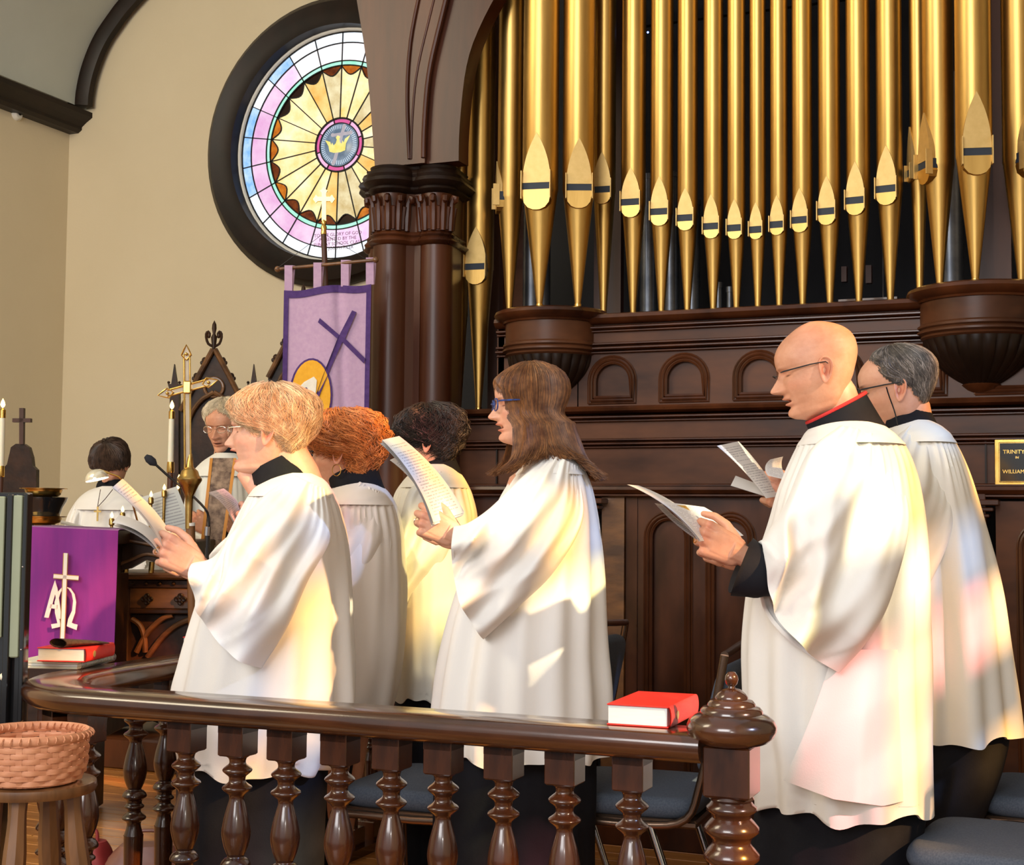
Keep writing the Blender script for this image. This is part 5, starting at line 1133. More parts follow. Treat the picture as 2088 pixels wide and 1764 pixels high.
NP = [(.046, .618), (.050, .61), (.044, .604), (.048, .598), (.055, .592), (.055, .584), (.045, .577), (.042, .568), (.050, .56), (.060, .548), (.060, .538), (.048, .528), (.042, .520), (.042, .512), (.050, .503), (.061, .49), (.061, .48), (.048, .468), (.040, .458), (.042, .44), (.052, .41), (.058, .37), (.054, .33), (.042, .29), (.038, .27), (.055, .258), (.055, .245), (.04, .235), (.04, .21), (.052, .19), (.052, .15)]
NP = [(r*KR, 1.22-(1.22-z)*KR) for r, z in NP]
MB().lathe(NP[::-1], (NX, NY_, 0), n=40).build('turned_shaft', M['wood_post'], nw, angle=60)
b = MB(); b.box((NX, NY_, .14), (.093, .093, .28), bev=.005); b.build('base_block', M['wood_post'], nw, smooth=False)
# ================================================================ PAPERS AND BOOKS
def papermat(name, c=(.82, .80, .80), lines=26., ink=(.18, .17, .22), seed=0., dens=.5, stave=False):
    mt = bpy.data.materials.new(name); mt.use_nodes = True; nt = mt.node_tree; N = nt.nodes; L = nt.links; b_ = N['Principled BSDF']; b_.inputs['Roughness'].default_value = .6
    uv = N.new('ShaderNodeUVMap'); sp_ = N.new('ShaderNodeSeparateXYZ'); L.new(uv.outputs[0], sp_.inputs[0])
    def mth(op, a, b2=None):
        m_ = N.new('ShaderNodeMath'); m_.operation = op
        for k, v in enumerate((a, b2)):
            if v is None: continue
            if isinstance(v, (int, float)): m_.inputs[k].default_value = v
            else: L.new(v, m_.inputs[k])
        return m_.outputs[0]
    vl = mth('MULTIPLY', sp_.outputs[1], lines); fr_ = mth('FRACT', vl); on = mth('LESS_THAN', fr_, .36)
    fl_ = mth('FLOOR', vl); cmb = N.new('ShaderNodeCombineXYZ'); L.new(mth('MULTIPLY', sp_.outputs[0], 22. if not stave else 60.), cmb.inputs[0]); L.new(mth('MULTIPLY', fl_, 3.7), cmb.inputs[1]); cmb.inputs[2].default_value = seed
    nz_ = N.new('ShaderNodeTexNoise'); nz_.inputs['Scale'].default_value = 1.; nz_.inputs['Detail'].default_value = 2; L.new(cmb.outputs[0], nz_.inputs['Vector']); w1 = mth('GREATER_THAN', nz_.outputs[0], 1-dens-.05)
    c2 = N.new('ShaderNodeCombineXYZ'); L.new(mth('MULTIPLY', fl_, .61), c2.inputs[0]); c2.inputs[1].default_value = seed+9; n2 = N.new('ShaderNodeTexNoise'); n2.inputs['Scale'].default_value = 1; L.new(c2.outputs[0], n2.inputs['Vector']); w2_ = mth('GREATER_THAN', n2.outputs[0], .42)
    mg = mth('MULTIPLY', mth('GREATER_THAN', sp_.outputs[0], .10), mth('LESS_THAN', sp_.outputs[0], .88)); mg = mth('MULTIPLY', mg, mth('MULTIPLY', mth('GREATER_THAN', sp_.outputs[1], .06), mth('LESS_THAN', sp_.outputs[1], .93)))
    tot = mth('MULTIPLY', mth('MULTIPLY', on, w1), mth('MULTIPLY', w2_, mg)); mx = N.new('ShaderNodeMix'); mx.data_type = 'RGBA'; L.new(mth('MULTIPLY', tot, .52), mx.inputs[0]); mx.inputs[6].default_value = (*c, 1); mx.inputs[7].default_value = (*ink, 1); L.new(mx.outputs[2], b_.inputs['Base Color'])
    return mt
PM = [papermat('printed_page', seed=i*3.1, lines=l) for i, l in enumerate((30., 24., 34.))]; PMW = papermat('printed_rose_page', c=(.80, .70, .68), seed=5, lines=20.); PMG = papermat('music_page', c=(.58, .60, .58), seed=7, lines=16., dens=.6, stave=True); M['blank'] = mat('blank_paper', (.80, .79, .78), .6, col2=(.84, .83, .82), nscale=5)
def sheet(corners, mt, name, parent=None, bend=0., n=14, sub=None, **kw):
    """corners [(px,py,s) tl,tr,br,bl]; bend = bow (m) along the page normal"""
    c = [P(*q) for q in corners]; G = []; UVs = []
    nrm = np.cross(c[1]-c[0], c[3]-c[0]); nrm /= np.linalg.norm(nrm)
    for i in range(n):
        v = i/(n-1)
        for j in range(8):
            u = j/7; G.append((c[0]*(1-u)+c[1]*u)*(1-v)+(c[3]*(1-u)+c[2]*u)*v+nrm*bend*4*v*(1-v)); UVs.append((u, 1-v))
    G = np.array(G).reshape(n, 8, 3); b_ = MB(); b_.grid(G); b_.grid(G+nrm*.0006, flip=True)
    return b_.build(name, mt, parent, uv=UVs+UVs, **kw)
def booklet(label, leaves, loc, group=None):
    t = thing('song_sheet', loc, label, 'booklet', group=group)
    for (cs, mt, bd) in leaves: sheet(cs, mt, 'page', t, bd)
    return t
def off(cs, d, dx=0, dy=0): return [(x+dx, y+dy, s+d) for x, y, s in cs]
q = [(779, 897, 3.55), (814, 889, 3.78), (947, 1045, 3.80), (884, 1066, 3.58)]
t_ = booklet('folded white service booklet held up in the left hand of the long-haired woman', [(q, PM[0], -.016), (off(q, .006, -1, 3), M['blank'], -.016), (off(q, .012, -4, 7), PM[1], -.020), ([(795, 938, 3.57), (822, 925, 3.76), (945, 1050, 3.80), (886, 1070, 3.59)], PM[2], -.018)], P(900, 1050, 3.65))
booklet('white booklet fanned open in the hand of the strawberry blonde woman', [([(229, 994, 3.631), (250, 976, 3.866), (362, 1116, 3.845), (332, 1114, 3.653)], PM[1], -.010), ([(233, 998, 3.653), (262, 992, 3.888), (366, 1120, 3.845), (334, 1118, 3.663)], M['blank'], -.014), ([(229, 1066, 3.631), (243, 1050, 3.823), (350, 1122, 3.823), (326, 1130, 3.653)], M['blank'], -.018), ([(232, 1072, 3.653), (256, 1060, 3.845), (352, 1126, 3.823), (328, 1134, 3.663)], PM[2], -.012)], P(340, 1120, 3.738))
bk = booklet('open white booklet with a small gold picture held by the bald man', [([(1279, 988, 3.10), (1302, 990, 3.30), (1448, 1090, 3.34), (1428, 1102, 3.14)], M['blank'], -.014), ([(1345, 1022, 3.16), (1436, 1034, 3.40), (1516, 1092, 3.40), (1426, 1104, 3.16)], PM[0], -.004), ([(1335, 1026, 3.18), (1350, 1028, 3.30), (1430, 1092, 3.30), (1420, 1100, 3.18)], PM[1], .004)], P(1440, 1095, 3.2))
M['picture'] = mat('gold_brown_picture', (.45, .22, .03), .5, col2=(.70, .50, .10), nscale=60)
sheet([(1366, 1029, 3.205), (1398, 1031, 3.27), (1416, 1050, 3.27), (1384, 1050, 3.205)], M['picture'], 'picture', bk, 0)
booklet('narrow white booklet with a curled page held by the man with the glasses cord', [([(1462, 909, 3.55), (1506, 900, 3.75), (1590, 1012, 3.76), (1562, 1016, 3.60)], PM[1], -.006), ([(1490, 990, 3.62), (1500, 970, 3.7), (1590, 1004, 3.76), (1560, 1012, 3.64)], M['blank'], .0)], P(1570, 1005, 3.65))
booklet('short curled white page standing up by the bald man\'s chest, behind the other booklet', [([(1571, 937, 3.68), (1597, 931, 3.72), (1608, 980, 3.72), (1566, 970, 3.68)], PM[1], .012)], P(1590, 975, 3.7))
booklet('pinkish printed sheet in front of the red-haired woman', [([(425, 1004, 4.192), (456, 996, 4.402), (494, 1050, 4.402), (480, 1070, 4.213)], PMW, -.010), ([(426, 1007, 4.202), (456, 999, 4.412), (494, 1053, 4.412), (478, 1073, 4.223)], M['blank'], -.014)], P(480, 1060, 4.297))
booklet('grey sheet of printed music held up by the priest', [([(288, 1014, 5.80), (360, 992, 5.85), (398, 1090, 5.85), (322, 1106, 5.80)], PMG, -.006)], P(360, 1090, 5.8))
booklet('pale grey folder on the desk in front of the acolyte', [([(122, 1060, 6.0), (190, 1078, 6.2), (186, 1082, 5.8), (124, 1068, 5.8)], M['blank'], .0)], P(150, 1075, 5.9))
def book(name, near, along, across, L_, W_, T_, label, spine_text=None, cover=M['red'], cat='book'):
    """near = bottom corner (spine side, nearest); along = direction of the spine; across = direction to the fore edge"""
    o = np.asarray(near, float); a = np.asarray(along, float); c = np.asarray(across, float); up = np.array([0, 0, 1.])
    t = thing(name, o, label, cat)
    R_ = np.array([a, c, up]).T
    ctr = lambda x, y, z: o+a*x+c*y+up*z
    MB().box(ctr(L_/2, W_/2+.001, T_/2), (L_-.008, W_-.006, T_-.005), R_, bev=.001).build('page_block', M['pages'], t, smooth=False)
    for z in (.0015, T_-.0015): MB().box(ctr(L_/2, W_/2, z), (L_, W_, .003), R_, bev=.001).build('cover', cover, t, smooth=False)
    sp = MB(); G = []
    for k in range(9):
        th = pi*k/8; G.append([ctr(0, -.006*sin(th), T_/2-T_/2*cos(th)), ctr(L_, -.006*sin(th), T_/2-T_/2*cos(th))])
    sp.grid(G, flip=True); sp.grid(np.array(G)+c*.002); sp.build('spine', cover, t)
    M.setdefault('goldfoil', mat('gold_foil', (.75, .5, .15), .35, .7))
    MB().lathe([(.009, 0), (.009, .0006), (0, .0006)], ctr(.05, -.0062, T_/2), -c, n=16).build('spine_emblem', M['goldfoil'], t)
    return t
zb_ = RZ+.0005
c1 = on_z(1363, 1486, zb_); c2 = on_z(1237, 1478, zb_); c3 = on_z(1461, 1452, zb_)
ac = (c2-c1); ac[2] = 0; Wd = np.linalg.norm(ac); ac /= Wd; al_ = np.array([-ac[1], ac[0], 0]); al_ = al_ if al_@(c3-c1) > 0 else -al_
book('hymnal', c1, al_, ac, .232, Wd, .043, 'red hymnal lying on the rail beside the newel post cap')
n0 = on_z(160, 1368, RZ+.0005)
# notebook and hymnal at the corner of the rail
nbz = RZ; o1 = on_z(160, 1366, nbz); o2 = on_z(46, 1348, nbz); o3 = on_z(256, 1342, nbz); aa = o3-o1; aa[2] = 0; aa /= np.linalg.norm(aa); cc = np.cross(Z, aa); cc = cc if cc@(o2-o1) > 0 else -cc
nt_ = thing('spiral_notebook', o1, 'cream spiral-bound notebook under the red hymnal at the rail corner', 'notebook'); R_ = np.array([aa, cc, Z]).T
for k in range(3): MB().box(o1+aa*.125+cc*.094+Z*(.004+.0067*k), (.25, .18, .0062), R_, bev=.001).build('page_block', M['ivory'] if k != 1 else M['pages'], nt_, smooth=False)
for k in range(26): MB().tube([o1+aa*(.010+.0091*k)+cc*(.002+.009*cos(a))+Z*(.0115+.0115*sin(a)) for a in np.linspace(0, 2*pi, 10)], .0012, 5, caps=False).build('wire_coil', M['steel'], nt_)
o4 = on_z(172, 1351, nbz+.0225)
book('hymnal', o4, aa, cc, .192, .134, .0375, 'red hymnal on top of the cream spiral notebook with a brown case on it')
gc = thing('glasses_case', o4+aa*.09+cc*.07+Z*.0385, 'flat brown woven spectacle case lying on the red hymnal at left', 'case'); gb = MB(); M['caseb'] = mat('brown_woven_case', (.06, .03, .018), .6, col2=(.13, .07, .04), nscale=120, bump=.3, bscale=200)
G = []; cdir = (aa*.75-cc*.35); cdir /= np.linalg.norm(cdir); cn = np.cross(Z, cdir); cb0 = o4+cc*.075-aa*.0+Z*.0385
for k in range(9):
    t = k/8; hh = .009*(1-t)**.8+.003; G.append([cb0+cdir*(.15*t)+cn*(.034*cos(a))+Z*(hh+hh*sin(a)) for a in np.linspace(0, 2*pi, 20, endpoint=False)])
gb.grid(G, cv=True, cap1=True); gb.grid([[p*.9+np.mean(r, 0)*.1 for p in r] for r in G], cv=True, flip=True); gb.build('shell', M['caseb'], gc)
# upright hymnal behind the rail
bx = on_z(372, 1330, RZ); book('hymnal', P(462, 1330, 4.3), R0*.2+F0*.98, -R0, .18, .134, .045, 'red and white hymnal half hidden behind the strawberry blonde woman')
# ================================================================ STOOL AND BASKET
sx, sy = on_z(60, 1580, .60)[:2]; sx, sy = P(70, 1590, 2.75)[:2]; sz = P(70, 1590, 2.75)[2]
st = thing('wooden_stool', (sx, sy, -.25), 'round wooden stool with tapered legs under the splint basket', 'stool'); b = MB()
RS = .118
b.lathe([(RS-.02, sz-.024), (RS-.004, sz-.022), (RS, sz-.014), (RS-.002, sz-.003), (RS-.012, sz), (0, sz)], (sx, sy, 0), n=48); b.build('seat', M['stoolwood'], st)
for a in (20, 110, 200, 290):
    d = np.array([cos(radians(a)), sin(radians(a)), 0]); o = np.array([sx, sy, 0])
    pth = [o+d*.075+Z*(sz-.02), o+d*.085+Z*(sz-.12), o+d*.105+Z*(sz-.3), o+d*.125+Z*(-.25)]; MB().tube(bez(pth, 10), [.018, .0165, .018, .021, .022, .021, .019, .017, .015, .014], 8).build('leg', M['stoolwood'], st, angle=20)
for z_ in (sz-.42,):
    for a in (20, 110): d = np.array([cos(radians(a)), sin(radians(a)), 0]); o = np.array([sx, sy, z_]); MB().tube([o-d*.11, o+d*.11], .009, 8).build('stretcher', M['stoolwood'], st)
bkx, bky = P(62, 1560, 2.73)[:2]; bz0 = sz+.001
bs = thing('splint_basket', (bkx, bky, bz0), 'shallow round woven splint basket on the stool at the lower left', 'basket')
def basket_r(z): return .088+.015*min(1, z/.03)**.6+.004*(z/.09)
nstk = 30; hb = .092
for k in range(nstk):
    a = 2*pi*k/nstk; G = []
    for z in np.linspace(.003, hb, 12):
        row = [];r = basket_r(z)
        for da in (-.055, .055): row.append((bkx+(r)*cos(a+da), bky+r*sin(a+da), bz0+z))
        G.append(row)
    q_ = MB(); q_.grid(G); q_.build('stake', M['basket'], bs)
for j in range(8):
    z = .006+.0105*j; G = []; n_ = 180
    for k in range(n_+1):
        a = 2*pi*k/n_; r = basket_r(z+.005)+.0022*cos(nstk/2*a+pi*(j % 2)); G.append([(bkx+r*cos(a), bky+r*sin(a), bz0+z), (bkx+(r+.0012)*cos(a), bky+(r+.0012)*sin(a), bz0+z+.005), (bkx+r*cos(a), bky+r*sin(a), bz0+z+.0098), (bkx+(r-.002)*cos(a), bky+(r-.002)*sin(a), bz0+z+.005)])
    q_ = MB(); q_.grid(G, cv=True); q_.build('weaver', M['basket'], bs)
q_ = MB(); r = basket_r(hb); q_.tube([(bkx+r*cos(a), bky+r*sin(a), bz0+hb-.002) for a in np.linspace(0, 2*pi, 80)], .0045, 8, flat=2.0); q_.build('rim', M['basket'], bs)
for k in range(44):
    a = 2*pi*k/44; q_ = MB(); c0 = np.array([bkx+r*cos(a), bky+r*sin(a), bz0+hb-.002]); ra = np.array([cos(a), sin(a), 0]); ta = np.array([-sin(a), cos(a), 0])
    q_.tube([c0+ra*(.0105*cos(t))*.9+Z*(.0065*sin(t))+ta*(.004*t/3-.003) for t in np.linspace(-.6, pi+.6, 8)], .0014, 5); q_.build('lashing', M['basket'], bs)
MB().lathe([(0, .002), (.088, .002), (.088, .005), (0, .005)], (bkx, bky, bz0), n=40).build('bottom', M['basket'], bs)
# ================================================================ GLOSSY STAND AT THE LEFT EDGE
gs = thing('display_stand', P(20, 1500, 3.6)*[1, 1, 0], 'tall glossy black framed stand with a pale vertical light strip at the left edge', 'stand')
def vstrip(pl, pr_, yt, yb_, s, th, name, mt, off_=0):
    a = P((pl+pr_)/2, yt, s); bt = P((pl+pr_)/2, yb_, s); wd = (pr_-pl)/FPX*s
    q_ = MB(); R_ = np.array([R0, F0, Z]).T; q_.box(((a[0]+bt[0])/2, (a[1]+bt[1])/2, (a[2]+bt[2])/2), (wd, th, a[2]-bt[2]), R_, bev=.003); return q_.build(name, mt, gs, smooth=False)
vstrip(-40, 54, 1004, 1495, 3.62, .05, 'frame_panel', M['blackgloss']); vstrip(-60, 6, 1490, 2050, 3.62, .05, 'post', M['blackgloss']); vstrip(24, 43, 1010, 1340, 3.585, .012, 'light_strip', M['glow']); vstrip(-40, 8, 1012, 1300, 3.585, .012, 'glass_panel', M['glow'].copy())
vstrip(44, 53, 1006, 1470, 3.58, .02, 'edge_trim', M['blackgloss']); vstrip(10, 22, 1008, 1480, 3.58, .02, 'edge_trim', M['blackgloss'])
for (px, py) in ((46, 1156), (43, 1325), (44, 1430), (44, 1440), (44, 1450)): MB().ball(P(px, py, 3.56), .0022, 10).build('rivet', M['steel'], gs)
MB().ball(P(7, 1380, 3.57), .010, 16).build('knob', M['ivory'], gs)
# ================================================================ SANCTUARY FURNITURE
def flatpx(pts, s, th, dirv=None):
    d = F0*th if dirv is None else dirv
    return [P(x, y, s) for x, y in pts], d
# high-backed chair with a cross finial at the left
bc = thing('bishop_chair', P(38, 1000, 7.6)*[1, 1, 0], 'dark wooden chair back with a shaped top and a small cross finial', 'chair')
pts = [(2, 1010), (2, 962), (6, 955), (14, 947), (18, 930), (22, 912), (32, 905), (48, 905), (58, 912), (64, 932), (66, 950), (74, 958), (72, 1100), (2, 1100)]
a_, d_ = flatpx(pts, 7.6, .05); MB().prism(a_, d_).build('back_panel', M['oak_dk'], bc, smooth=False)
for pts in ([(39, 906), (39, 832), (48, 832), (47, 906)], [(25, 853), (62, 853), (62, 861), (25, 861)]): a_, d_ = flatpx(pts, 7.59, .03); MB().prism(a_, d_).build('cross', M['wood_dk'], bc, smooth=False)
MB().box(P(38, 1150, 7.6)*[1, 1, 0]+Z*.5, (.35, .35, .7)).build('seat_box', M['oak_dk'], bc, smooth=False)
# pedestal with two brass alms basins
pd = thing('pedestal', P(88, 1100, 5.7)*[1, 1, 0], 'black waisted pedestal between the two brass basins', 'stand'); c0 = P(88, 1040, 5.7); 
def zpx(y, s): return P(88, y, s)[2]
MB().lathe([(.06, zpx(1068, 5.7)), (.065, zpx(1050, 5.7)), (.075, zpx(1035, 5.7)), (.09, zpx(1022, 5.7)), (.095, zpx(1014, 5.7)), (0, zpx(1013, 5.7))], (c0[0], c0[1], 0), n=32).build('top', M['blackgloss'], pd)
MB().lathe([(.07, .15), (.07, zpx(1086, 5.7)), (0, zpx(1085, 5.7))], (c0[0], c0[1], 0), n=24).build('column', M['oak_dk'], pd)
for (y, lab) in ((1001, 'wide brass alms basin on top of the black pedestal'), (1058, 'brass alms basin below the black pedestal top, lower of the two')):
    t = thing('alms_basin', (c0[0], c0[1], zpx(y+14, 5.7)), lab, 'basin', group=None); z0_ = zpx(y+12, 5.7); 
    MB().lathe([(0, z0_), (.055, z0_), (.068, z0_+.010), (.074, z0_+.028), (.092, z0_+.031), (.093, z0_+.034), (.072, z0_+.033), (.062, z0_+.012), (0, z0_+.008)], (c0[0]-.0, c0[1], 0), n=40).build('bowl', M['brass'], t)
    MB().lathe([(.03, z0_-.012), (.034, z0_), (.0, z0_)], (c0[0], c0[1], 0), n=24).build('foot', M['brass_old'], t)
# lectern with purple frontal
LS = 5.0
lt = thing('lectern', P(150, 1200, LS+.12)*[1, 1, 0], 'carved wooden lectern carrying the purple frontal with the alpha and omega', 'lectern')
def lbox(pl, pr_, yt, yb_, s, th, name, mt, par, bev=.004):
    a = P((pl+pr_)/2, yt, s); bt = P((pl+pr_)/2, yb_, s); wd = (pr_-pl)/FPX*s; R_ = np.array([R0, F0, Z]).T
    q_ = MB(); q_.box((a[0]+F0[0]*th/2, a[1]+F0[1]*th/2, (a[2]+bt[2])/2), (wd, th, a[2]-bt[2]), R_, bev=bev); return q_.build(name, mt, par, smooth=False)
lbox(52, 238, 1079, 1110, LS+.02, .32, 'desk_top', M['oak_dk'], lt); lbox(66, 226, 1100, 1500, LS+.05, .25, 'body', M['oak_dk'], lt)
fr_ = thing('altar_frontal', P(145, 1340, LS), 'purple cloth frontal with a white cross and alpha and omega hanging on the lectern', 'cloth')
G = []; 
for i in range(30):
    v = i/29; row = []
    for j in range(28):
        u = j/27; x = (55+186*u)*(1-v)+(46+186*u)*v; y = (1074+8*u)*(1-v)+(1344+0*u)*v; row.append(P(x, y, LS-.005-.005*sin(u*9+v*2)-.008*v*sin(u*5+1)))
    G.append(row)
G = np.array(G); top_ = [[p+F0*d+Z*.004 for p in G[0]] for d in (.30, .15, .02)]
M['purple'] = mat('purple_frontal_cloth', (.18, .015, .21), .8, col2=(.27, .02, .24), nscale=3, bump=.2, bscale=400, stretch=(4, 4, .5), sheen=.3)
b = MB(); b.grid(np.concatenate([top_, G])); b.grid(np.concatenate([top_, G])+F0*.004, flip=True); b.build('cloth', M['purple'], fr_)
M['applique'] = mat('cream_applique', (.78, .70, .58), .7, col2=(.82, .76, .66), nscale=30); M['goldbraid'] = mat('gold_braid', (.45, .25, .06), .5, .3)
def applique(par, pts, s, mt, name, th=.003): 
    MB().prism([P(x, y, s) for x, y in pts], F0*th).build(name, mt, par, smooth=False)
def rect(x0, y0, x1, y1, w0, w1=None):
    w1 = w0 if w1 is None else w1; d = np.array([x1-x0, y1-y0], float); d /= np.linalg.norm(d); n_ = np.array([-d[1], d[0]]); return [(x0+n_[0]*w0, y0+n_[1]*w0), (x0-n_[0]*w0, y0-n_[1]*w0), (x1-n_[0]*w1, y1-n_[1]*w1), (x1+n_[0]*w1, y1+n_[1]*w1)]
for w_, mt_, s_ in ((5.2, M['goldbraid'], LS-.026), (3.6, M['applique'], LS-.029)):
    applique(fr_, rect(134, 1128, 127, 1302, w_), s_, mt_, 'cross'); applique(fr_, rect(109, 1175, 160, 1179, w_), s_, mt_, 'cross')
sA = LS-.024
applique(fr_, [(112, 1183), (117, 1200), (126, 1262), (118, 1262), (113, 1215), (112, 1212), (99, 1260), (90, 1259), (104, 1207)], sA, M['applique'], 'letter_alpha'); applique(fr_, [(103, 1232), (118, 1234), (117, 1242), (101, 1240)], sA, M['applique'], 'letter_alpha')
om = [(104, 1273), (106, 1282), (124, 1278), (122, 1266), (117, 1245), (119, 1222), (124, 1207), (131, 1200), (139, 1200), (146, 1210), (149, 1225), (147, 1245), (139, 1262), (136, 1277), (156, 1285), (158, 1274), (150, 1272), (146, 1270), (153, 1250), (155, 1228), (152, 1212), (144, 1200), (136, 1197), (126, 1198), (117, 1208), (111, 1228), (112, 1250), (117, 1271)]
applique(fr_, om, sA+.001, M['applique'], 'letter_omega')
# carved desk behind it
DS = 5.45
dk = thing('carved_desk', P(320, 1300, DS)*[1, 1, 0], 'carved oak reading desk with quatrefoils and arched tracery behind the purple frontal', 'desk')
lbox(236, 410, 1168, 1182, DS-.03, .30, 'desk_top', M['oak'], dk, .008); lbox(240, 405, 1182, 1200, DS, .24, 'bead_band', M['oak_dk'], dk); lbox(262, 405, 1200, 1242, DS, .22, 'frieze', M['oak'], dk); lbox(262, 405, 1242, 1252, DS-.01, .22, 'moulding', M['oak_dk'], dk)
lbox(262, 405, 1252, 1420, DS+.03, .16, 'back_board', M['oak_dk'], dk); lbox(240, 263, 1195, 1420, DS-.02, .24, 'corner_post', M['oak_dk'], dk, .012)
for px in (300, 368):
    for dx_, dy_ in ((7, 0), (-7, 0), (0, 7), (0, -7), (0, 0)): MB().lathe([(.0105, 0), (.0105, .006), (.007, .008), (0, .006)], P(px+dx_, 1222+dy_, DS-.012), -F0, n=14).build('quatrefoil', M['wood_trim'], dk)
for px in (270, 298, 326, 354): MB().ball(P(px, 1190, DS-.003), .008, 10).build('bead', M['oak_dk'], dk)
for pts in ([(278, 1330), (300, 1290), (330, 1262), (352, 1254)], [(390, 1262), (360, 1275), (330, 1300), (300, 1340)], [(268, 1262), (285, 1275), (294, 1300), (296, 1330)], [(395, 1262), (398, 1290), (402, 1320), (403, 1340)]):
    MB().tube([P(x, y, DS+.01) for x, y in bez(pts, 12)], .011, 8).build('tracery_rib', M['oak'], dk)
# winged bookrest above the desk
wg = thing('bookrest', P(300, 1160, 5.25), 'dark carved winged bookrest standing on the oak desk', 'bookrest')
pts = [(242, 1098), (262, 1086), (310, 1096), (345, 1104), (352, 1120), (344, 1142), (330, 1148), (314, 1146), (296, 1141), (280, 1150), (262, 1160), (242, 1164)]
a_, d_ = flatpx(pts, 5.2, .05); MB().prism(a_, d_).build('wing', M['oak_dk'], wg, smooth=False)
for pts in ([(244, 1100), (290, 1108), (340, 1118)], [(246, 1150), (275, 1138), (300, 1130), (338, 1138)]): MB().tube([P(x, y, 5.19) for x, y in bez(pts, 10)], .006, 8).build('carved_edge', M['oak'], wg)
MB().tube([P(310, 1146, 5.22), P(308, 1168, 5.22)], .010, 12).build('brass_foot', M['brass'], wg); MB().tube([P(256, 1160, 5.22), P(256, 1168, 5.22)], .010, 12).build('brass_foot', M['brass'], wg)
booklet('open white service book lying on the bookrest', [([(243, 1162, 5.3), (310, 1160, 5.45), (310, 1168, 5.2), (246, 1168, 5.15)], M['blank'], .004), ([(278, 1098, 5.25), (312, 1082, 5.45), (338, 1096, 5.3), (300, 1102, 5.2)], M['blank'], .004)], P(280, 1166, 5.3))
# desk lamp with glass dome
lm = thing('desk_lamp', P(245, 1030, 5.1), 'small reading lamp with a clear domed shade on a bent arm', 'lamp')
ca = P(198, 978, 5.1); axd = Z*.97-R0*.24; axd /= np.linalg.norm(axd); M['domeglass'] = mat('lamp_dome_glass', (.85, .78, .6), .08, .5, col2=(.9, .85, .7), nscale=10); M['bulb'] = mat('lamp_glow', (1, .9, .7), emis=(1, .86, .55), estr=6)
MB().lathe([(.043, 0), (.043, .003), (.040, .014), (.031, .027), (.018, .035), (0, .038)], ca, axd, n=36).build('shade', M['domeglass'], lm); MB().lathe([(.040, -.001), (.036, .002), (0, .002)], ca, axd, n=30).build('light_disc', M['bulb'], lm)
MB().tube(bez([P(205, 958, 5.1), P(225, 966, 5.1), P(245, 975, 5.1), P(262, 1000, 5.12), P(285, 1080, 5.15)], 20), .0035, 8).build('arm', M['brass'], lm)
# microphones
def gooseneck(name, pts, s, mic, label):
    t = thing(name, P(*pts[-1], s), label, 'microphone'); MB().tube([P(x, y, s) for x, y in bez(pts, 24)], .0045, 8).build('gooseneck', M['blackgloss'], t)
    a, b_ = P(*mic[0], s), P(*mic[1], s); MB().tube([a, a+(b_-a)*.3, a+(b_-a)*.7, b_], [.008, .015, .015, .006], 14).build('windscreen', M['mic'], t); return t
gooseneck('microphone', [(316, 946), (340, 968), (360, 985), (385, 1005), (420, 1040), (426, 1072), (420, 1085)], 5.0, ((297, 930), (318, 948)), 'black gooseneck microphone pointing left past the brass cross')
ms = thing('microphone_stand', P(424, 1230, 4.95)*[1, 1, 0], 'slim black microphone stand rod beside the wooden cross pole', 'stand'); MB().tube([P(424, 1078, 4.95), P(422, 1220, 4.95), P(422, 1400, 4.95)], .008, 12).build('rod', M['blackgloss'], ms); MB().tube([P(424, 1074, 4.95), P(423, 1092, 4.95)], .011, 12).build('clutch', M['steel'], ms); MB().lathe([(.10, 0), (.10, .012), (.02, .03), (0, .03)], P(422, 1400, 4.95)*[1, 1, 0], n=24).build('foot', M['blackgloss'], ms)
# processional cross
PS = 5.0
pc = thing('processional_cross', P(384, 1300, PS)*[1, 1, 0], 'tall brass and acrylic processional cross with pointed ends on a wooden pole', 'cross')
M['acryl'] = mat('amber_tinted_acrylic', (.62, .50, .36), .12, .55, col2=(.70, .58, .42), nscale=20)
cA, cB = P(381, 790, PS), None
def barpx(pts, th, name, mt, s=PS): MB().prism([P(x, y, s) for x, y in pts], F0*th).build(name, mt, pc, smooth=False)
barpx([(375, 722), (387, 722), (387, 960), (377, 960)], .014, 'upright', M['acryl']); barpx([(340, 796), (341, 808), (426, 786), (424, 773)], .014, 'crossbar', M['acryl'])
for e in ([(375, 722), (377, 960)], [(387, 722), (389, 960)], [(341, 796), (425, 773)], [(342, 808), (427, 786)]): MB().tube([P(x, y, PS-.003) for x, y in e], .0035, 8).build('brass_edge', M['brass'], pc)
for (x, y, dx_, dy_) in ((380, 722, 0, -1), (341, 802, -1, .22), (425, 780, 1, -.25)):
    n_ = (-dy_, dx_); tip = [(x-n_[0]*10-dx_*2, y-n_[1]*10-dy_*2), (x+dx_*9-n_[0]*5, y+dy_*9-n_[1]*5), (x+dx_*19, y+dy_*19), (x+dx_*9+n_[0]*5, y+dy_*9+n_[1]*5), (x+n_[0]*10-dx_*2, y+n_[1]*10-dy_*2), (x-dx_*12, y-dy_*12)]
    barpx(tip, .012, 'pointed_end', M['acryl'], PS-.004); MB().tube([P(a, b2, PS-.006) for a, b2 in tip+[tip[0]]], .0028, 6).build('pointed_end_edge', M['brass'], pc); MB().ball(P(x, y, PS-.008), .006, 10).build('boss', M['brass'], pc)
MB().box(P(382, 790, PS-.004), (.026, .02, .045), np.array([R0, F0, Z]).T, bev=.004).build('centre_boss', M['brass'], pc, smooth=False)
zz_ = lambda y: P(386, y, PS)[2]; o_ = P(386, 1000, PS)*[1, 1, 0]
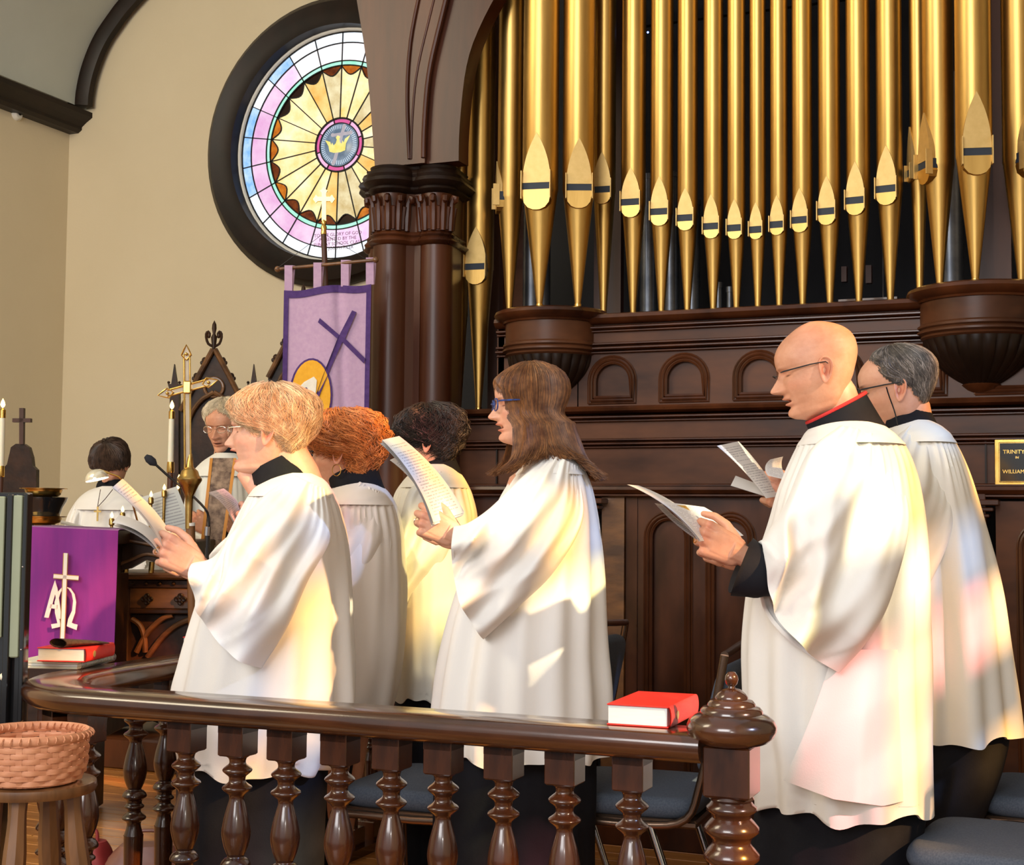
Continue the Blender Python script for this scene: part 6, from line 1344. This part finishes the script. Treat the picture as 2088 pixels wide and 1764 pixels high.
MB().lathe([(.011, zz_(1078)), (.013, zz_(1030)), (.014, zz_(1012)), (.024, zz_(1000)), (.032, zz_(990)), (.043, zz_(980)), (.043, zz_(976)), (.034, zz_(970)), (.028, zz_(960)), (.020, zz_(956)), (.013, zz_(952)), (.010, zz_(935)), (.007, zz_(925))], o_, n=32).build('brass_knop', M['brass_old'], pc)
MB().tube([P(388, 1070, PS), P(391, 1180, PS), P(394, 1300, PS), P(394, 1500, PS)], .0165, 16).build('pole', M['stoolwood'], pc)
MB().tube([P(388, 1066, PS), P(388, 1072, PS)], .0175, 16).build('white_collar', M['white'], pc)
# candles and small votive lights
def candle(px, yt, yb_, r, s, label, pole=True):
    o = P(px, yb_, s); zt, zb2 = P(px, yt, s)[2], o[2]; t = thing('altar_candle', (o[0], o[1], zb2), label, 'candle')
    MB().lathe([(r, zb2), (r*.92, zt), (0, zt)], (o[0], o[1], 0), n=20).build('wax', M['ivory'], t); MB().lathe([(r*1.02, zt-.004), (r*1.02, zt+.028), (r*.5, zt+.034), (0, zt+.034)], (o[0], o[1], 0), n=20).build('brass_follower', M['brass'], t)
    MB().lathe([(0, 0), (.007, .006), (.010, .014), (.007, .026), (.0, .040)], (o[0], o[1], zt+.036), n=14).build('flame', M['flame'], t); MB().lathe([(r*1.15, zb2-.045), (r*1.25, zb2-.04), (r*1.15, zb2), (0, zb2)], (o[0], o[1], 0), n=20).build('socket', M['brass'], t)
    if pole: MB().tube([(o[0], o[1], zb2-.045), (o[0], o[1], .16)], r*1.0, 14).build('torch_pole', M['wood_dk'], t)
candle(348, 852, 942, .0125, 6.0, 'tall lit ivory candle on a wooden torch in front of the carved chair'); candle(2, 850, 950, .0125, 5.7, 'tall lit ivory candle cut by the left edge of the frame')
TTZ = P(290, 1100, 5.8)[2]
for i, (px, y, s) in enumerate(((228, 1057, 5.6), (250, 1045, 5.62), (308, 1014, 5.75), (335, 1000, 5.82), (363, 998, 5.88), (365, 980, 5.95))):
    o = P(px, y, s); t = thing('votive_light', [o[0], o[1], TTZ], ['first small brass-held flame from the left near the lamp', 'small brass-held flame just right of the leftmost one', 'small flame above the top edge of the music sheet', 'small flame right above the corner of the music sheet', 'small flame low beside the brass knop', 'small flame high beside the brass knop'][i], 'candle', group='row of small lights on the altar')
    MB().lathe([(.016, -(o[2]-TTZ)), (.016, -(o[2]-TTZ)+.006), (.006, -(o[2]-TTZ)+.012), (.006, -.03), (.011, -.025), (.011, -.005), (.008, 0), (0, 0)], o, n=14).build('holder', M['brass_old'], t); MB().lathe([(0, .0), (.0055, .005), (.007, .010), (.004, .019), (0, .027)], o, n=12).build('flame', M['flame'], t)
at = thing('side_table', P(290, 1120, 6.2)*[1, 1, 0], 'dark table carrying the small votive lights', 'table'); TC = P(295, 1100, 5.8)*[1, 1, 0]; MB().box(TC+Z*(TTZ-.015), (.48, .48, .03), np.array([R0, F0, Z]).T, bev=.005).build('table_top', M['oak_dk'], at, smooth=False)
for dx_ in (-.22, .22): MB().box(TC+R0*dx_+Z*(TTZ/2), (.05, .38, TTZ-.03), np.array([R0, F0, Z]).T).build('leg', M['oak_dk'], at, smooth=False)
# gothic chairs
def gothic(cx_, s, label, k=1., apex=720, posts=True):
    t = thing('gothic_chair', P(cx_, 1100, s)*[1, 1, 0], label, 'chair'); q2 = lambda x, y: (cx_+(x-436)*k, apex+(y-720)*k); pr = lambda pts, ss, th, nm, mt: MB().prism([P(*q2(x, y), ss) for x, y in pts], F0*th).build(nm, mt, t, smooth=False)
    pr([(436, 708), (446, 722), (506, 838), (506, 1150), (368, 1150), (368, 838), (426, 722)], s, .05, 'back_panel', M['oak_dk'])
    for sg in (-1, 1):
        MB().tube([P(*q2(436+sg*x, y), s-.02) for x, y in ((2, 712), (30, 764), (68, 838))], .016, 8).build('gable_rib', M['oak'], t); MB().tube([P(*q2(436+sg*x, y), s-.02) for x, y in bez([(0, 800), (30, 820), (52, 860), (56, 920), (56, 1100)], 12)], .014, 8).build('arch_rib', M['oak'], t)
        for (x, y) in ((16, 738), (33, 770), (50, 802)): MB().ball(P(*q2(436+sg*(x+3), y-3), s), (.018, .014, .02), 10).build('crocket', M['oak_dk'], t); MB().ball(P(*q2(436+sg*(x+8), y+2), s), (.012, .012, .014), 8).build('crocket', M['oak_dk'], t)
        MB().ball(P(*q2(436+sg*10, 684), s), (.013, .01, .018), 10).build('finial_petal', M['oak_dk'], t)
        if not posts: continue
        xx = 436+sg*81; pr([(xx-9, 795), (xx+9, 795), (xx+9, 1150), (xx-9, 1150)], s-.02, .06, 'post', M['oak_dk']); pr([(xx-13, 783), (xx+13, 783), (xx+9, 797), (xx-9, 797)], s-.03, .08, 'post_cap', M['oak_dk']); pr([(xx-6, 783), (xx, 742), (xx+6, 783)], s-.02, .03, 'spire', M['oak_dk'])
        for xo in (-11, 11): MB().ball(P(*q2(xx+xo, 780), s-.01), .009, 8).build('spire_bud', M['oak_dk'], t)
        MB().tube([P(*q2(436+sg*x, y), s) for x, y in bez([(3, 706), (12, 700), (16, 684), (12, 676), (8, 682)], 10)], .008, 8).build('finial_petal', M['oak_dk'], t)
    MB().lathe([(.010, 0), (.018, .07), (.008, .09), (.014, .12), (.012, .145), (0, .17)], P(*q2(436, 712), s)-Z*.0, n=14).build('finial_spear', M['oak_dk'], t)
    for (x, y, r) in ((436, 790, .055),): MB().tube([P(*q2(x, y), s-.01)+R0*(r*cos(a))+Z*(r*sin(a)) for a in np.linspace(0, 2*pi, 24)], .010, 8).build('tracery_ring', M['oak'], t)
    c = P(cx_, 1130, s-.25)*[1, 1, 0]; MB().box(c+Z*.5, (.45, .45, .1), np.array([R0, F0, Z]).T, bev=.01).build('seat', M['oak_dk'], t, smooth=False); MB().box(c+Z*.3, (.42, .42, .34), np.array([R0, F0, Z]).T).build('seat_box', M['oak_dk'], t, smooth=False)
gothic(436, 8.3, 'carved dark gothic chair with crocketed gable behind the priest'); gothic(618, 8.2, 'carved dark gothic chair almost hidden behind the banner, finial showing above it', 1.05, 646, False)
# ================================================================ BANNER
BS = 5.45
bn = thing('hanging_banner', P(668, 1100, BS)*[1, 1, 0], 'lilac banner with a purple border, cross and haloed lamb hanging from a wooden rod', 'banner')
M['lilac_felt'] = mat('lilac_felt', (.46, .30, .46), .9, col2=(.52, .35, .50), nscale=60, bump=.15, bscale=400, sheen=.3); M['purple_felt'] = mat('deep_purple_felt', (.055, .022, .13), .9, col2=(.08, .035, .17), nscale=60, sheen=.2); M['yellow_felt'] = mat('golden_yellow_felt', (.75, .36, .02), .9, col2=(.82, .42, .03), nscale=60); M['white_felt'] = mat('cream_felt', (.74, .70, .58), .9, col2=(.8, .76, .66), nscale=60)
def bpt(u, v, d=0.):
    x = 579+178*u-6*v; y = (592-14*u)+330*v+3*sin(u*9)*(1-v); dd = .010*sin(u*8+.6)*(.3+.7*v)+.012*exp(-((u-.62-.12*v)/.05)**2)*(1-v*.5)
    return P(x, y, BS-.02+dd-d-.03*u)
def bgrid(u0, u1, v0, v1, d, mt, name, nu=20, nv=30):
    G = np.array([[bpt(u0+(u1-u0)*j/nu, v0+(v1-v0)*i/nv, d) for j in range(nu+1)] for i in range(nv+1)]); b_ = MB(); b_.grid(G); b_.grid(G+F0*.002, flip=True); b_.build(name, mt, bn)
bgrid(0, 1, 0, 1, 0, M['lilac_felt'], 'felt_ground', 40, 50)
for (a, b2, c, d) in ((0, 1, 0, .045), (0, .055, 0, 1), (.945, 1, 0, 1), (0, 1, .955, 1)): bgrid(a, b2, c, d, .004, M['purple_felt'], 'border', 24 if b2-a > .5 else 3, 4 if d-c < .5 else 50)
def bpoly(px, d, mt, name):  # px outline -> banner surface
    out = []
    for x, y in px:
        v = (y-585)/330; u = (x-579+6*v)/178; v = (y-(592-14*u))/330; out.append(bpt(u, v, d))
    MB().prism(out, F0*.0025).build(name, mt, bn, smooth=False)
bpoly([(718, 631), (727, 634), (704, 690), (745, 730), (742, 740), (698, 698), (664, 776), (642, 830), (637, 826), (657, 770), (688, 692), (648, 658), (652, 650), (692, 684)], .010, M['purple_felt'], 'cross')
el = lambda cx_, cy_, a, b2, n=30: [(cx_+a*cos(t), cy_+b2*sin(t)) for t in np.linspace(0, 2*pi, n, endpoint=False)]
bpoly(el(634, 806, 44, 76), .005, M['purple_felt'], 'halo_edge'); bpoly(el(634, 806, 40, 72), .0065, M['yellow_felt'], 'halo')
bpoly([(640, 768), (646, 776), (643, 810), (636, 840), (640, 905), (600, 905), (604, 850), (600, 815), (606, 792), (620, 778)], .0085, M['white_felt'], 'lamb'); bpoly(el(624, 794, 3, 5, 10), .0105, M['purple_felt'], 'lamb_eye')
MB().tube([P(x, y, BS-.035) for x, y in bez([(616, 822), (614, 834), (608, 838)], 8)], .0012, 5).build('lamb_mouth', M['purple_felt'], bn)
ra_, rb_ = P(566, 549, BS-.0), P(766, 530, BS-.06); MB().tube([ra_, rb_], .0065, 12).build('rod', M['stoolwood'], bn)
for e in (ra_, rb_): MB().ball(e, .012, 14).build('rod_knob', M['stoolwood'], bn)
for px in (588, 647, 703, 754):
    yb2 = 592-14*(px-579)/178+2; yt2 = 549-19*(px-566)/200; sB = BS-.02-.03*(px-579)/178
    MB().prism([P(px-8, yb2, sB), P(px+8, yb2, sB), P(px+8, yt2-6, sB-.005), P(px-8, yt2-6, sB-.005)], F0*.002).build('hanging_loop', M['lilac_felt'], bn, smooth=False)
    MB().prism([P(px+4, yb2, sB+.014), P(px+10, yb2, sB+.014), P(px+14, yt2-5, sB+.020), P(px+7, yt2-6, sB+.020)], F0*.002).build('hanging_loop', M['lilac_felt'], bn, smooth=False)
MB().tube([P(660, 478, BS+.015), P(664, 580, BS+.015), P(664, 1300, BS+.015)], .0105, 12).build('banner_pole', M['wood_dk'], bn)
MB().lathe([(.008, 0), (.012, .004), (.010, .02), (.012, .032), (.008, .04), (.011, .05), (.006, .062)], P(660, 480, BS+.015), n=16).build('brass_socket', M['brass'], bn)
M['goldcross'] = mat('pale_gold_cross', (.80, .50, .16), .3, .8); bx_ = [(656, 450), (656, 410), (648, 410), (644, 414), (641, 410), (638, 406), (641, 402), (644, 397), (648, 401), (656, 401), (656, 393), (652, 389), (656, 386), (660, 381), (664, 386), (668, 389), (665, 393), (665, 401), (673, 401), (677, 397), (680, 402), (683, 406), (680, 410), (677, 414), (673, 410), (665, 410), (665, 450)]
MB().prism([P(x, y, BS+.012) for x, y in bx_], F0*.008).build('budded_cross', M['goldcross'], bn, smooth=False)
for sg in (-1, 1): MB().tube([P(660, 476, BS+.01), P(660+sg*100, 545+(-8 if sg > 0 else 6), BS-.02)], .0009, 5).build('hanging_cord', M['blackgloss'], bn)
# ================================================================ CHAIRS
def cushion(mb, c, size, rot=None, r=.028):
    h = np.array(size)/2; rows = []
    for k in range(13):
        a = -pi/2+pi*k/12; ins = r*(1-cos(a)); z = sin(a)*h[2]*(1 if k not in (0, 12) else 1)
        rows.append([[(h[0]-ins)*sgnp(cos(t), .32), (h[1]-ins)*sgnp(sin(t), .32), z] for t in np.linspace(0, 2*pi, 64, endpoint=False)])
    G = np.array([[[0, 0, -h[2]]]*64]+rows+[[[0, 0, h[2]*1.12]]*64])
    G[1:-1] = G[1:-1]
    if rot is not None: G = G @ np.asarray(rot).T
    mb.grid(G+np.asarray(c), cv=True)
def make_chair():
    t = thing('stacking_chair', (0, 0, 0), 'x', 'chair', group='grey-blue choir chairs')     # faces -X
    q_ = MB(); cushion(q_, (0, 0, .445), (.44, .45, .058)); q_.build('seat_cushion', M['blue'], t, local=True, angle=70)
    q_ = MB(); q_.box((0.01, 0, .408), (.43, .44, .022), bev=.006); q_.build('seat_pan', M['bronze'], t, local=True, smooth=False)
    R_ = np.array(Matrix.Rotation(radians(13), 3, 'Y')); q_ = MB(); cushion(q_, (.265, 0, .68), (.30, .43, .045), R_ @ np.array([[0, 0, 1.], [0, 1, 0], [-1, 0, 0]]), .02); q_.build('backrest', M['blue'], t, local=True, angle=70)
    for sg in (-1, 1):
        y = sg*.225
        MB().tube(bez([(.30, y, .86), (.275, y, .72), (.235, y, .52), (.19, y, .42), (.05, y, .40), (-.17, y, .40), (-.215, y, .37), (-.20, y, .0)], 30), .0115, 10).build('side_frame', M['bronze'], t, local=True)
        MB().tube([(.10, y, .40), (.24, y, 0.0)], .0115, 10).build('rear_leg', M['steel'], t, local=True)
        for xx in (-.20, .24): MB().lathe([(.015, 0), (.015, .02), (.011, .025)], (xx, y, 0), n=10).build('foot_cap', M['blackgloss'], t, local=True)
    MB().tube([(.30, -.225, .86), (.302, 0, .872), (.30, .225, .86)], .0115, 10).build('back_frame', M['bronze'], t, local=True)
    MB().tube([(-.215, -.225, .385), (-.225, 0, .388), (-.215, .225, .385)], .010, 10).build('front_bar', M['steel'], t, local=True)
    return t
ch0 = make_chair(); first = True
for (x, y, rz, lab) in ((-.235, 3.60, -4, 'grey-blue padded chair closest to the camera at the lower right corner'), (-1.27, 3.92, 3, 'grey-blue padded chair behind the newel post with chrome legs'), (-1.80, 3.72, 2, 'grey-blue padded chair seen between balusters left of the centre woman'), (-1.87, 4.5, 0, 'grey-blue padded chair behind the black-haired woman'), (-.14, 4.35, 0, 'grey-blue padded chair beside the man with the cord at the right edge')):
    if first: ch0.matrix_basis = Matrix.Translation((x, y, 0)) @ Matrix.Rotation(radians(rz), 4, 'Z'); ch0['label'] = lab; WM[ch0] = ch0.matrix_basis.copy(); first = False
    else: copy_tree(ch0, (x, y, 0), radians(rz), lab)
# bags and bits on the floor
M['leafbag'] = mat('leaf_print_cloth', (.42, .33, .24), .8, col2=(.20, .10, .05), nscale=26); M['redbag'] = mat('dark_red_bag', (.25, .02, .02), .6); M['pinkbag'] = mat('rose_brown_leather', (.16, .06, .045), .4, col2=(.22, .09, .06), nscale=10)
def bag(name, c, sz_, mt, label, rz=0):
    t = thing(name, c, label, 'bag', rz=rz); q_ = MB(); G = []
    for k in range(9):
        v = k/8; f = 1-.35*v**2; G.append([(sz_[0]*f*sgnp(cos(a), .6)*(1+.05*sin(3*a+k)), sz_[1]*f*sgnp(sin(a), .6), sz_[2]*v) for a in np.linspace(0, 2*pi, 28, endpoint=False)])
    q_.grid(G, cv=True, cap1=True); q_.build('body', mt, t, local=True); MB().tube(bez([(-sz_[0]*.4, 0, sz_[2]*.95), (-sz_[0]*.3, 0, sz_[2]*1.35), (sz_[0]*.3, 0, sz_[2]*1.35), (sz_[0]*.4, 0, sz_[2]*.95)], 14), .006, 8).build('handle', M['redbag'] if mt is M['leafbag'] else mt, t, local=True)
bag('tote_bag', on_z(862, 1760, .02), (.16, .08, .20), M['leafbag'], 'leaf-patterned cloth tote under the chair beside the centre woman', .3); bag('handbag', on_z(180, 1775, .02), (.09, .06, .10), M['redbag'], 'dark red bag on the floor behind the left balusters'); bag('handbag', on_z(300, 1790, .02), (.14, .07, .11), M['pinkbag'], 'rose-brown leather handbag on the floor at the lower left', .5)
# rings and small jewellery
def ring(spec, k, p, mt, rr=.0095):
    a = spec['arms'][k]; mp = a['map']; c = mp(p); d = mp((p[0]+.01, p[1], p[2]-.006))-c; _, u, v = frame_from(d); MB().tube([c+u*rr*cos(t)+v*rr*sin(t) for t in np.linspace(0, 2*pi, 20)], .0014, 6, caps=False).build('ring', mt, spec['t'])
ring(BALD, 0, (.103, -.010, -.006), M['brass']); ring(WOMAN, 0, (.103, -.010, -.006), M['silver']); ring(BLONDE, 0, (.103, -.010, -.006), M['brass'])
ec = RED['xf'](np.array([[-.02*RED['H'], .37*RED['H'], .24*RED['H']]]))[0]; MB().tube([ec+R0*.013*cos(a)+Z*.017*sin(a) for a in np.linspace(0, 2*pi, 24)], .0014, 6).build('hoop_earring', M['brass'], RED['t'])
# cord of the back man's glasses
H_ = BACK['H']; cp_ = BACK['xf'](np.array([[.10*H_, .36*H_, .50*H_], [.09*H_, .365*H_, .40*H_], [.06*H_, .36*H_, .20*H_], [.04*H_, .33*H_, .0], [-.1*H_, .30*H_, -.10*H_]])); MB().tube(bez(cp_, 16), .002, 6).build('glasses_cord', M['blackgloss'], BACK['t'])
# priest's orphrey (vertical stole panels) and pectoral trim
M['paisley'] = mat('paisley_orphrey', (.05, .022, .016), .7, col2=(.40, .27, .18), nscale=26, detail=6); M['orange_band'] = mat('orange_braid', (.60, .24, .03), .6)
for (x0_, x1_, x2_, x3_, mt_, nm, dd) in ((432, 478, 405, 440, M['paisley'], 'orphrey', .004), (428, 434, 399, 406, M['orange_band'], 'braid', .007), (476, 482, 438, 445, M['orange_band'], 'braid', .007)):
    G = []
    for k in range(16):
        v = k/15; y = 934+(1200-934)*v; dep = np.interp(y, [925, 1000, 1060, 1200], [.09, .185, .205, .21])+.02+dd; G.append([P(x0_*(1-v)+x2_*v, y, 6.3-dep), P(x1_*(1-v)+x3_*v, y, 6.3-dep)])
    q_ = MB(); q_.grid(G); q_.grid(np.array(G)+F0*.003, flip=True); q_.build(nm, mt_, PRIEST['t'])
cpn = [P(207, 1000, 6.84), P(203, 1020, 6.82), P(199, 1034, 6.81), P(214, 1016, 6.82), P(228, 1000, 6.84)]
q_ = MB(); q_.tube([P(205, 998, 6.85), P(201, 1020, 6.83), P(199, 1034, 6.82)], .002, 6); q_.tube([P(230, 998, 6.85), P(214, 1018, 6.83), P(199, 1034, 6.82)], .002, 6); q_.build('necklace', M['wood_dk'], ACO['t'])
q_ = MB(); q_.box(P(199, 1048, 6.81), (.008, .006, .07), np.array([R0, F0, Z]).T); q_.box(P(199, 1043, 6.81), (.034, .006, .008), np.array([R0, F0, Z]).T); q_.build('pendant_cross', M['brass_old'], ACO['t'], smooth=False)

book('service_book', np.array([-.12, 4.22, .4735]), np.array([1., 0, 0]), np.array([0, 1., 0]), .2, .14, .035, 'white bound book on the far right padded chair', cover=M['blank'])
